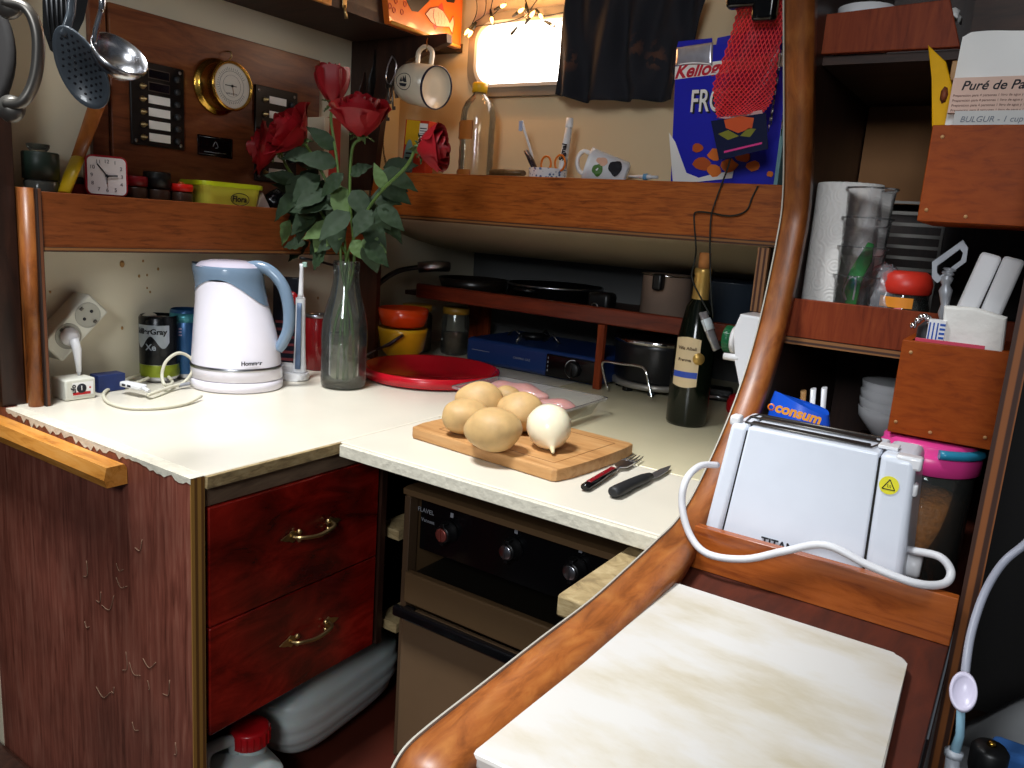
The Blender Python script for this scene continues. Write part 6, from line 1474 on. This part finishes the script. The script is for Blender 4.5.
# juice bottle
q = at(475, 172, 1, 1.535); H = at(479, 83, 1, 1.535).z-ZB
t = thing('juice_bottle', 'clear plastic bottle with yellow cap and orange labels on the back shelf', 'bottle', (q.x, 1.535, ZB))
rb = .041
pf = [(0, .002), (rb*.8, 0), (rb, .012)] + [(rb*(1-.03*(k % 2)), .012+(H*.62)*k/14) for k in range(1, 15)] + [(rb*1.0, H*.72), (rb*.95, H*.79), (rb*.78, H*.85), (rb*.5, H*.89), (rb*.36, H*.91), (rb*.36, H*.95)]
MB().lathe(pf, None, 40).build('bottle_shell', glassy('amber_clear_plastic', (.96, .90, .78), 1.4, .20, (.85, .68, .42), .1), t)
MB().lathe([(rb*.36, H*.925), (rb*.43, H*.925), (rb*.43, H*.985), (rb*.38, H), (0, H)], None, 32).build('yellow_cap', M_yellow, t)
MB().lathe([(0, .006), (rb*.93, .006), (rb*.93, H*.20), (0, H*.20)], None, 32).build('amber_liquid', mat('amber_liquid', 'a87434', .2), t)
for (z0, z1) in ((.56, .70), (.08, .33)):
    lb = MB().grid(lambda u, v: ((rb+.0012)*math.cos(math.radians(-140+72*u)), (rb+.0012)*math.sin(math.radians(-140+72*u)), H*(z0+(z1-z0)*v)), 16, 2).build('orange_label', mat('orange_label', 'b06a2c', .5), t)
    MB().tube([((rb+.002)*math.cos(math.radians(a)), (rb+.002)*math.sin(math.radians(a)), H*z) for a, z in ((-139, z0+.01), (-70, z0+.01), (-70, z1-.01), (-139, z1-.01))], .0007, 4, closed=True).build('label_border', mat('brown_border', '5a2410', .6), lb)
# candy wrapper strip
q = at(508, 172, 1, 1.49)
tag(MB().tube([(-.045, 0, .0), (-.04, 0, .002), (.0, .002, .003), (.045, 0, .002)], [.004, .012, .013, .010], 10, flat=.6).build('snack_bar', mat('striped_wrapper', '6a5030', .4, noise=.7, nscale=90), loc=(q.x, 1.485, q.z-.004)), 'low dark and gold wrapper lying left of the toothbrush cup', 'wrapper')
tag(MB().box((q.x-.055, 1.47, ZB), (q.x+.052, 1.56, q.z-.018), .001).build('flat_box', mat('dull_card', '9a8a6c', .7)), 'flat dull box under the gold wrapper on the back shelf', 'box')
# toothbrush cup
yc_ = 1.525; q = at(548, 171, 1, yc_); zt = q.z-ZB+.004
t = thing('toothbrush_cup', 'blue and white patterned cup holding scissors and toothbrush', 'cup', (q.x, yc_, ZB))
def cupmat():
    m = mat('blue_white_china', 'c9d2e0', .25, coat=.3); nt = m.node_tree; b = nt.nodes['Principled BSDF']
    tc = nt.nodes.new('ShaderNodeTexCoord'); vo = nt.nodes.new('ShaderNodeTexVoronoi'); vo.inputs['Scale'].default_value = 130; nt.links.new(tc.outputs['Object'], vo.inputs['Vector'])
    r = ramp(nt, vo.outputs['Distance'], [(.3, '4d6898'), (.45, 'd0d8e4')]); nt.links.new(r.outputs[0], b.inputs['Base Color']); return m
MB().lathe([(0, .002), (.03, 0), (.038, .01), (.043, zt), (.041, zt), (.036, .012), (0, .006)], None, 36).build('cup_body', cupmat(), t)
cx_, cy2 = q.x, yc_
def incup(nm, lab, cat, p_px, dx, parts):
    t = thing(nm, lab, cat, (0, 0, 0)); base = Vector((cx_+dx[0], cy2+dx[1], ZB+.016)); return t, base
t, base = incup('toothbrush', 'white toothbrush leaning left out of the blue and white cup', 'toothbrush', None, (-.006, .0), None)
P_ = [at(x, y, 1, 1.53) for x, y in ((533, 160), (529, 145), (525, 132), (522, 121))]
MB().tube(spline([base, P_[0], P_[1], P_[2], P_[3]], 4), .0030, 8).build('brush_handle', M_white, t); MB().box((-.004, -.006, -.022), (.004, -.001, .0), .001, M=T(*P_[3]) @ T(0, 0, .0)).build('bristles', mat('pale_blue_bristle', 'aab8d8', .7), t)
t, base = incup('foil_tube', 'dark crumpled foil tube standing in the left of the cup', 'tube', None, (-.018, -.004), None)
P_ = [at(x, y, 1, 1.515) for x, y in ((536, 172), (531, 160), (526, 151))]
MB().tube([base+Vector((0, 0, .0)), P_[0], P_[1], P_[2]], [.006, .010, .011, .008], 10, flat=.5).build('tube_body', mat('crinkled_foil', '4a4048', .25, .7, noise=.7, nscale=120), t)
t, base = incup('scissors', 'scissors with two orange loop handles standing in the cup', 'scissors', None, (.006, -.012), None)
for (x, y) in ((546, 164), (560, 163)):
    c = at(x, y, 1, 1.512); ex = Vector((1, 0, 0))
    MB().tube([c+Vector((.0125*math.cos(a), 0, .0165*math.sin(a))) for a in [2*PI*k/24 for k in range(24)]], .0024, 8, closed=True).build('handle_loop', M_orange, t)
    MB().tube([c+Vector((0, 0, -.0165)), Vector((base.x, base.y, base.z))], [.003, .0025], 8).build('blade', M_steelb, t)
t, base = incup('toothpaste_tube', 'white toothpaste tube with cap upright at the right of the cup', 'tube', None, (.024, .004), None)
P_ = [at(x, y, 1, 1.54) for x, y in ((562, 172), (566, 145), (569, 128), (570, 118))]
MB().tube([base, P_[0], P_[1], P_[2]], [.004, .012, .011, .009], 14, flat=.7).build('tube_body', M_white, t)
MB().tube([P_[2], P_[2]*.9+P_[3]*.1, P_[3]], [.0078, .0085, .0075], 14).build('tube_cap', M_white, t)
text('tube_text', 'Signal', .016, M_ink, t, T(*at(563, 152, 1, 1.527)) @ R(-80, 'Y') @ face_frame((0, 0, 0), **FY), bold=.0006)
# tipped mug
q = at(601, 166, 1, 1.51)
t = thing('tipped_mug', 'white mug with green and black pattern lying on its side on the back shelf', 'mug', (0, 0, 0))
axm = (CR*.86+Vector((0, 0, -.28))+Vector((.1, -.5, 0))*.3).normalized(); mc2 = at(606, 171, 1, 1.52)
Mm = frame(mc2, (Vector((0, 0, 1))-axm*axm.z).normalized(), axm)
MB().lathe([(0, .045), (.026, .045), (.032, .040), (.036, -.035), (.038, -.042), (.035, -.042), (.032, .03), (0, .038)], Mm, 36).build('mug_body', M_whiteg, t)
sidev = Mm.to_3x3().inverted() @ (CAM-mc2).normalized(); ang = math.atan2(sidev.y, sidev.x)
hpts = [(.034*math.cos(ang+1.2), .034*math.sin(ang+1.2), -.02)]
MB().tube(spline([mc2-axm*.028+Vector((0, 0, .022)), mc2-axm*.052+Vector((0, 0, .024)), mc2-axm*.064+Vector((0, 0, .004)), mc2-axm*.058+Vector((0, 0, -.018)), mc2-axm*.034+Vector((0, 0, -.022))], 5), .0045, 10).build('handle', M_white, t)
rg = lambda a, z: (.0362*math.cos(ang+a), .0362*math.sin(ang+a), z)
for nm, m_, ctr, rr_ in (('green_print', mat('leaf_green', '4c7a30', .5), (.1, -.015), (.35, .011)), ('black_print', M_ink, (-.35, .018), (.45, .014)), ('peach_print', mat('peach_print', 'e0b098', .5), (-.45, -.012), (.25, .012))):
    b = MB(); vs = [b.bm.verts.new(Vector(rg(ctr[0]+rr_[0]*math.cos(a)*(1+.2*math.sin(3*a)), ctr[1]+rr_[1]*math.sin(a)))*1) for a in [2*PI*k/16 for k in range(16)]]; b.bm.faces.new(vs); b.bm.transform(Mm); b.build(nm, m_, t, solid=.0006)
x0, x1 = at(575, 176, 1, 1.49).x, at(650, 176, 1, 1.49).x
tag(MB().box((x0, 1.47, ZB), (x1, 1.58, mc2.z-.042), .001).build('flat_carton', mat('plain_card', 'b5a88c', .7)), 'flat pale carton under the tipped mug', 'carton')
zc_ = mc2.z-.0415
a = at(640, 178, 1, 1.48)
t = thing('ointment_tube', 'small white tube with blue print lying right of the tipped mug', 'tube', (at(641, 176, 1, 1.48).x, 1.485, max(zc_, at(641, 177, 1, 1.48).z-.005)))
MB().tube([(-.030, 0, .006), (.018, 0, .006), (.02, 0, .006), (.034, 0, .006)], [.003, .006, .004, .0035], 12, flat=.8).build('tube_body', M_white, t); MB().lathe([(.0063, .0), (.0065, .004), (.0063, .008)], T(.004, 0, .006) @ R(90, 'Y'), 14).build('blue_print', mat('sky_print', '6aa0c8', .5), t)
tag(MB().lathe([(0, 0), (.02, 0), (.022, .005), (.012, .014), (0, .015)], None, 20).build('clear_saucer', M_clear, loc=(at(664, 178, 1, 1.50).x, 1.50, ZB+.001)), 'low clear plastic lid left of the cereal box', 'lid')

# cereal box
yk = 1.525
a, b_, top = at(675, 150, 1, yk), at(786, 150, 1, yk), at(676, 41, 1, yk)
Wk = b_.x-a.x; Hk = top.z-ZB
t = thing('cereal_box', 'tall blue cereal box with open top on the back shelf, behind the red net', 'box', ((a.x+b_.x)/2, yk, ZB))
TILT = math.radians(4.2)
M_cb = mat('cereal_blue', '1d20b4', .35, coat=.15)
bd = MB().box((-Wk/2, 0, 0), (Wk/2, .040, Hk-.016), .0008).build('carton', M_cb, t)
MB().prism([(-Wk/2, 0), (-Wk*.16, 0), (-Wk*.17, .013), (-Wk/2+.004, .016)], .001, T(0, .0012, Hk-.0165) @ face_frame((0, 0, 0), **FY)).prism([(-Wk*.13, 0), (Wk/2, 0), (Wk/2-.003, .018), (-Wk*.12, .012)], .001, T(0, .0012, Hk-.0165) @ face_frame((0, 0, 0), **FY)).build('top_flap', M_cb, t)
b = MB(); b.grid(lambda u, v: (-Wk/2+.002+Wk*.34*u, -.0025-.004*math.sin(u*PI)*math.sin(v*PI), Hk-.046+.034*v-.008*u*u*(1-v)), 12, 8); b.build('silver_flap', mat('silver_inner_bag', 'c2c2cc', .25, .6, noise=.3, nscale=50), t, solid=.0008)
zk_ = at(680, 72, 1, yk).z-ZB
MB().box((-Wk/2, -.0008, zk_-.013), (Wk/2, 0, zk_+.011)).build('white_band', M_paper, bd)
text('brand_script', "Kellogg's", .034, mat('script_red', 'c01430', .5), bd, face_frame((at(683, 73, 1, yk).x-t.location.x, -.0012, zk_-.001), **FY), bold=.0010, shear=.35, align='LEFT')
q = at(777, 71, 1, yk)
MB().lathe([(0, 0), (.010, 0), (.010, .0006), (0, .0006)], face_frame((q.x-t.location.x, -.001, q.z-ZB), **FY), 24).build('green_dot', mat('sign_green', '0c7a3a', .5), bd)
MB().box((-.005, -.0022, -.001), (.003, -.0016, .001), M=T(q.x-t.location.x, 0, q.z-ZB)).prism([(.002, -.004), (.007, 0), (.002, .004)], .0006, T(q.x-t.location.x, -.0016, q.z-ZB) @ face_frame((0, 0, 0), **FY)).build('arrow_mark', M_paper, bd)
q = at(715, 103, 1, yk)
text('frosties_shadow', 'FROST', .058, M_ink, bd, T(q.x-t.location.x-.034, -.0010, q.z-ZB-.003) @ R(3, 'Y') @ face_frame((0, 0, 0), **FY), bold=.0016, xs=.62, align='LEFT')
text('frosties_text', 'FROST', .058, M_paper, bd, T(q.x-t.location.x-.037, -.0018, q.z-ZB) @ R(3, 'Y') @ face_frame((0, 0, 0), **FY), bold=.0007, xs=.62, align='LEFT')
def fp(x, y): p = at(x, y, 1, yk); return (p.x-t.location.x, p.z-ZB)
def patch(nm, m_, pts, lift): MB().prism([fp(x, y) for x, y in pts], .0006, T(0, -lift, 0) @ face_frame((0, 0, 0), **FY)).build(nm, m_, bd)
patch('milk_splash', M_paper, [(673.5, 132), (679, 142), (684, 160), (688, 174), (700, 180), (716, 177), (735, 176), (733, 183), (700, 184), (674, 182.5)][::-1], .0008)
t.rotation_euler.y = -TILT; t.location.z += Wk/2*math.sin(TILT); t.location.x += .004
M_flk = mat('cereal_orange', 'e07420', .5)
for i, (x, y, r) in enumerate(((706, 166, 9), (720, 158, 8), (733, 170, 9), (748, 162, 8), (718, 174, 8), (757, 173, 7), (703, 150, 6), (773, 182, 4))):
    rn = random.Random(i); patch('cereal_flake', M_flk if i % 3 else mat('cereal_dark_orange', 'b8500f', .5), [(x+r*math.cos(-k)*rn.uniform(.75, 1.1), y+r*.8*math.sin(-k)*rn.uniform(.8, 1.1)) for k in [2*PI*j/10 for j in range(10)]], .0014+.0002*i)
# magazine sliver
a, b_ = at(788, 110, 1, 1.50), at(786, 180, 1, 1.50)
tag(MB().box((a.x-.004, 1.485, ZB), (a.x+.003, 1.60, a.z), .0005).build('magazine', mat('pale_teal_magazine', '7aa8b0', .5, noise=.3, nscale=30)), 'narrow pale teal magazine edge between cereal box and curved trim', 'magazine')

# red net
M_net = mat('red_net', 'f23a44', .45)
t = thing('red_net_bag', 'red plastic net bag hanging in front of the cereal box', 'net bag', (0, 0, 0))
NETL = [(740, -14), (738, 5), (732, 30), (722, 60), (712, 86), (714, 104), (717, 118)]; NETR = [(792, -14), (788, 5), (784, 30), (778, 60), (776, 86), (772, 102), (764, 112)]
def lerp(L, v):
    k = v*(len(L)-1); i = min(int(k), len(L)-2); f_ = k-i; return (L[i][0]*(1-f_)+L[i+1][0]*f_, L[i][1]*(1-f_)+L[i+1][1]*f_)
def netp(u, v, side):
    a, b_ = lerp(NETL, v), lerp(NETR, v); s = u
    x = a[0]*(1-s)+b_[0]*s; y = a[1]*(1-s)+b_[1]*s
    return at(x, y, 1, 1.425-side*.014*math.sin(PI*min(1, max(0, s)))+.004*math.sin(s*9+v*7))
NU, NV = 13, 20
for side, nm in ((1, 'front_mesh'), (-1, 'back_mesh')):
    b = MB()
    for i in range(-NV, NU+1):
        for sg_ in (1,):
            pts = [netp((i+j)/NU, j/NV, side) for j in range(NV+1) if 0 <= i+j <= NU]
            if len(pts) > 1: b.tube(pts, .0011, 4, caps=False)
    for i in range(0, NU+NV+1):
        pts = [netp((i-j)/NU, j/NV, side) for j in range(NV+1) if 0 <= i-j <= NU]
        if len(pts) > 1: b.tube(pts, .0011, 4, caps=False)
    o = b.build(nm, M_net, t); o['kind'] = 'stuff'
b = MB(); b.grid(lambda u, v: netp(.02+.96*u, .02+.96*v, .2), 10, 14); b.build('folded_inner_net', glassy('red_film', (.85, .25, .25), .3, .45, (.75, .04, .06), .3), t)
P_ = [at(x, y, 1, 1.415) for x, y in ((711, 121), (766, 113), (768, 149), (719, 160))]
lb = MB(); vs = [lb.bm.verts.new(p) for p in P_]; lb.bm.faces.new(vs); lb = lb.build('net_label', mat('dark_navy_label', '141a3c', .25, coat=.4), t, solid=.0012)
for (pts, m_, nm) in (([(724, 120), (740, 116), (754, 118), (752, 128), (738, 133), (726, 128)], mat('orange_fruit_print', 'd0521c', .5), 'fruit_print'), ([(718, 134), (728, 130), (739, 136), (728, 140)], mat('olive_leaf_print', '7a7a1c', .5), 'leaf_print'), ([(740, 136), (748, 128), (756, 129), (750, 137)], mat('olive_leaf_print', '', .5), 'leaf_print'), ([(724, 151), (762, 142), (762, 144), (724, 153)], M_pink, 'pink_line')):
    b = MB(); vs = [b.bm.verts.new(at(x, y, 1, 1.4138)) for x, y in pts]; b.bm.faces.new(vs); b.build(nm, m_, lb, solid=.0004)
b = MB(); vs = [b.bm.verts.new(at(x, y, 1, 1.418)) for x, y in ((718, 118), (762, 110), (765, 124), (740, 120))]; b.bm.faces.new(vs); b.build('pink_tag', mat('pale_pink_tag', 'd8a8a8', .6), t, solid=.001)
for k, pts in enumerate(([(793, -14), (790, 30), (787, 80), (781, 136)], [(782, -14), (779, 40), (775, 90), (771, 125)], [(788, -14), (782, 50), (774, 100), (768, 132)])):
    pp = spline([at(x, y, 1, 1.44) for x, y in pts], 8)
    t = thing('silver_strand', ('rightmost silver and dark strand hanging beside the red net', 'silver strand hanging along the middle right of the red net', 'silver strand ending lowest by the net label')[k], 'strand', (0, 0, 0))
    MB().tube(pp, .0009, 6).build('dark_thread', M_ink, t)
    for s in range(0, len(pp)-2, 2): MB().tube([pp[s], pp[s+1]], .0016, 6).build('silver_segment', M_steel, t)
# black pan bottoms above
for (x, y, w_, h_, lab) in ((746, -6, 15, 11, 'round black lid or pan edge at the top, left of the red net knob'), (767, -6, 10, 21, 'black rounded handle end hanging over the red net')):
    c = at(x, y, 1, 1.38); k = .00205
    b = MB().box((-w_*k, -.012, -h_*k), (w_*k, .012, .20), .008, seg=3)
    tag(b.build('black_kitchen_tool', M_blackg, loc=c), lab, 'kitchen tool')
c = at(757, -90, 1, 1.38)
tag(MB().tube([(c.x-.08, 1.38, c.z), (c.x+.10, 1.38, c.z)], .006, 10).build('utensil_rail', M_dsteel), 'steel rail above the cereal box from which black handles and the net hang', 'rail')

# curtain
M_cur = mat('curtain_cloth', '17171c', .9, noise=.3, nscale=18)
def curtmat():
    nt = M_cur.node_tree; b = nt.nodes['Principled BSDF']; L = nt.links.new
    tc = nt.nodes.new('ShaderNodeTexCoord'); vo = nt.nodes.new('ShaderNodeTexVoronoi'); vo.inputs['Scale'].default_value = 11; L(tc.outputs['Object'], vo.inputs['Vector'])
    wv = nt.nodes.new('ShaderNodeTexNoise'); wv.inputs['Scale'].default_value = 60; L(tc.outputs['Object'], wv.inputs['Vector'])
    r = ramp(nt, vo.outputs['Distance'], [(.14, (1, 1, 1)), (.30, (0, 0, 0))]); r2 = ramp(nt, wv.outputs['Fac'], [(.48, (0, 0, 0)), (.56, (1, 1, 1))])
    mu = nt.nodes.new('ShaderNodeMath'); mu.operation = 'MULTIPLY'; L(r.outputs[0], mu.inputs[0]); L(r2.outputs[0], mu.inputs[1])
    mx = nt.nodes.new('ShaderNodeMix'); mx.data_type = 'RGBA'; mx.inputs[6].default_value = rgb('181a22'); mx.inputs[7].default_value = rgb('4a3026'); L(mu.outputs[0], mx.inputs[0]); L(mx.outputs[2], b.inputs['Base Color'])
curtmat()
ycu = 1.565
def cur(u, v):
    xl = 571-20*(1-v)**1.0 if v < 1 else 571; xt0, xt1 = 569, 712; xb0, xb1 = 551, 672
    x = (xt0*v+xb0*(1-v))*(1-u)+(xt1*v+xb1*(1-v))*u; y = (-12)*v+(93+9*min(1, u*4)-2*u)*(1-v)
    p = at(x, y, 1, ycu); f_ = math.sin((x-540)/36*2*PI+.8*math.sin(x*.11))
    p.y = ycu+.018*f_*(.35+.65*(1-v))+.006*math.sin(u*31); return p
t = thing('curtain', 'dark patterned curtain drawn over the right part of the port light', 'curtain', (at(630, 50, 1, ycu).x, ycu, at(630, 98, 1, ycu).z))
MB().grid(cur, 110, 24).build('curtain_cloth', M_cur, t, world=True, solid=.0015)
a, b_ = at(540, -22, 1, ycu), at(725, -22, 1, ycu)
MB().tube([(a.x, ycu, a.z), (b_.x, ycu, a.z)], .004, 10).build('curtain_rod', M_abrass, t, world=True)

# fish box shelf rail at upper centre: face towards +x at x=-1.28
def ff(x, y): p = at(x, y, 0, -1.2785); return p
t = thing('painted_fish_board', 'orange painted locker board with a fish and bubbles at the top centre', 'board', (-1.28, 1.5, .78))
zbot = .766
yl, yr = ff(385, 12).y, ff(456, 42).y
bd_pts = [(yl, zbot), (yr-.006, zbot), (yr, zbot+.008), (yr, 1.0), (yl-.05, 1.0), (yl-.002, zbot+.01)]
def ffr(): return face_frame((-1.2795, 0, 0), **FX)
bd = MB().prism(bd_pts, .016, ffr(), .002).build('board_body', mat('orange_lacquer', 'c8601a', .3, coat=.3, noise=.25, nscale=14), t, world=True)
MB().tube([(-1.263, yl+.004, zbot+.004), (-1.263, yr-.004, zbot+.004)], .004, 8).build('light_edge', mat('yellow_orange_edge', 'dc9a44', .35), bd, world=True)
XF = -1.2630
def fx(x, y): p = at(x, y, 0, XF); return (XF, p.y, p.z)
fish = [fx(x, y) for x, y in ((425.5, 14), (430, 8.5), (437, 7), (443, 11), (448, 19), (449.5, 23), (453, 16), (454, 24), (452, 34), (449, 27), (444, 27), (437, 26.5), (431, 22))]
b = MB(); vs = [b.bm.verts.new(p) for p in fish]; f_ = b.bm.faces.new(vs); bmesh.ops.triangulate(b.bm, faces=[f_]); b.build('fish_body', mat('fish_silver_orange', 'cfa088', .4, noise=.3, nscale=200), bd, world=True, solid=.0006)
b = MB(); b.tube([(p[0]+.0006, p[1], p[2]) for p in fish], .0009, 5, closed=True)
b.tube([(c_[0]+.0006, c_[1], c_[2]) for c_ in (fx(434, 9), (fx(433, 16)), fx(436, 26))], .0007, 4)
for s in range(3): b.tube([fx(438+s*3, 12+s), fx(439+s*3, 18+s), fx(438+s*3, 24+s*.5)], .0006, 4)
b.build('fish_outline', mat('fish_line', '6a2a18', .5), bd, world=True)
for tr in (((438, 7), (442, 2.5), (444, 11)), ((433, 25), (435, 30), (438, 26))):
    b = MB(); vs = [b.bm.verts.new(fx(x, y)) for x, y in tr]; b.bm.faces.new(vs); b.build('fish_fin', mat('fish_red', 'b83428', .5), bd, world=True, solid=.0006)
for (x, y) in ((390, 6), (394, 10), (402, 12), (396, 1), (405, 4)):
    MB().tube([tuple(Vector(fx(x, y))+Vector((0, .0045*math.cos(a), .0055*math.sin(a)))) for a in [2*PI*k/12 for k in range(12)]], .0009, 5, closed=True).build('bubble', mat('fish_red', '', .5), bd, world=True)
for pts in (((404, -6), (408, 4), (412, 11), (418, 12), (422, 6), (430, 0), (436, -6)), ((441, -8), (447, 2), (454, 3), (458, -8))):
    b = MB(); vs = [b.bm.verts.new(fx(x, y)) for x, y in pts]; f_ = b.bm.faces.new(vs); bmesh.ops.triangulate(b.bm, faces=[f_]); b.build('dark_cutout', M_black, bd, world=True, solid=.0006)
a = at(344, 12, 0, -1.278)
t = thing('brass_latch', 'small brass latch at the top edge above the left shelf', 'latch', a)
MB().tube([(0, 0, .012), (.004, 0, -.002), (.003, .004, -.012)], [.004, .003, .004], 8).build('latch_tongue', M_abrass, t)
MB().box((-.001, -.006, .008), (.002, .006, .04), .001).build('latch_plate', M_abrass, t)
a, b_ = at(309, 0, 0, -1.27), at(332, 6, 0, -1.27)
tag(MB().box((-1.2795, a.y, b_.z), (-1.27, b_.y, b_.z+.03), .002).build('orange_batten', M_bar), 'short orange wooden batten on the locker edge at the top', 'batten')

# fairy lights
t0 = thing('fairy_light_string', 'string of warm fairy lights on dark wire above the port light', 'fairy lights', (at(520, 20, 1, 1.6).x, 1.6, at(520, 30, 1, 1.6).z))
def fl(x, y, d=1.60): return at(x, y, 1, d)
W_ = [[(482, -12), (486, 0), (484, 15), (475, 22), (470, 30), (478, 26), (495, 24), (515, 20), (530, 14), (545, 16), (565, 12), (590, 8), (605, 8)], [(475, -12), (477, 10), (472, 24), (468, 31)], [(495, -10), (491, 8), (491, 16), (500, 8), (506, 3)], [(520, -12), (528, 8), (526, 18)], [(530, 10), (537, 0), (545, -10)]]
for w_ in W_: MB().tube(spline([fl(x, y) for x, y in w_], 5), .0012, 6).build('wire', M_cab, t0, world=True)
M_bulb = mat('warm_bulb', (1.0, .45, .12), .3, emis=9); M_bulb_off = glassy('clear_bulb', (.95, .9, .8), .9, .1)
BL_ = [((472, 26), (466, 33), 1), ((474, 27), (469, 36), 1), ((491, 14), (492, 21), 1), ((498, 8), (507, 4), 1), ((516, 14), (523, 9), 1), ((528, 20), (533, 13), 1), ((538, 12), (541, 16.5), 1), ((548, 23), (556, 27), 0), ((514, 31), (508, 38), 0), ((526, 8), (526, 22), 0), ((596, 14), (601, 19), 1)]
for (a, b_, on) in BL_:
    A = fl(*a, 1.59); B = fl(*b_, 1.585); d_ = (B-A); u_ = d_.normalized()
    s_ = MB().tube([A-u_*.012, A, A+u_*.010], [.0022, .0034, .0038], 10).build('bulb_socket', M_cab, t0, world=True)
    MB().tube([A+u_*.010, A+u_*.014, A+u_*.020, A+u_*.027], [.0032, .0042, .0038, .001], 10).build('bulb', M_bulb if on else M_bulb_off, s_, world=True)
for i, (x, y) in enumerate(((467, 34), (492, 20), (520, 8), (541, 15))):
    L_ = bpy.data.lights.new('fairy_glow', 'POINT'); L_.energy = .40 if i == 0 else .32; L_.color = (1, .50, .18); L_.shadow_soft_size = .012
    o = bpy.data.objects.new('fairy_glow', L_); C.objects.link(o); o.location = fl(x, y, 1.555)
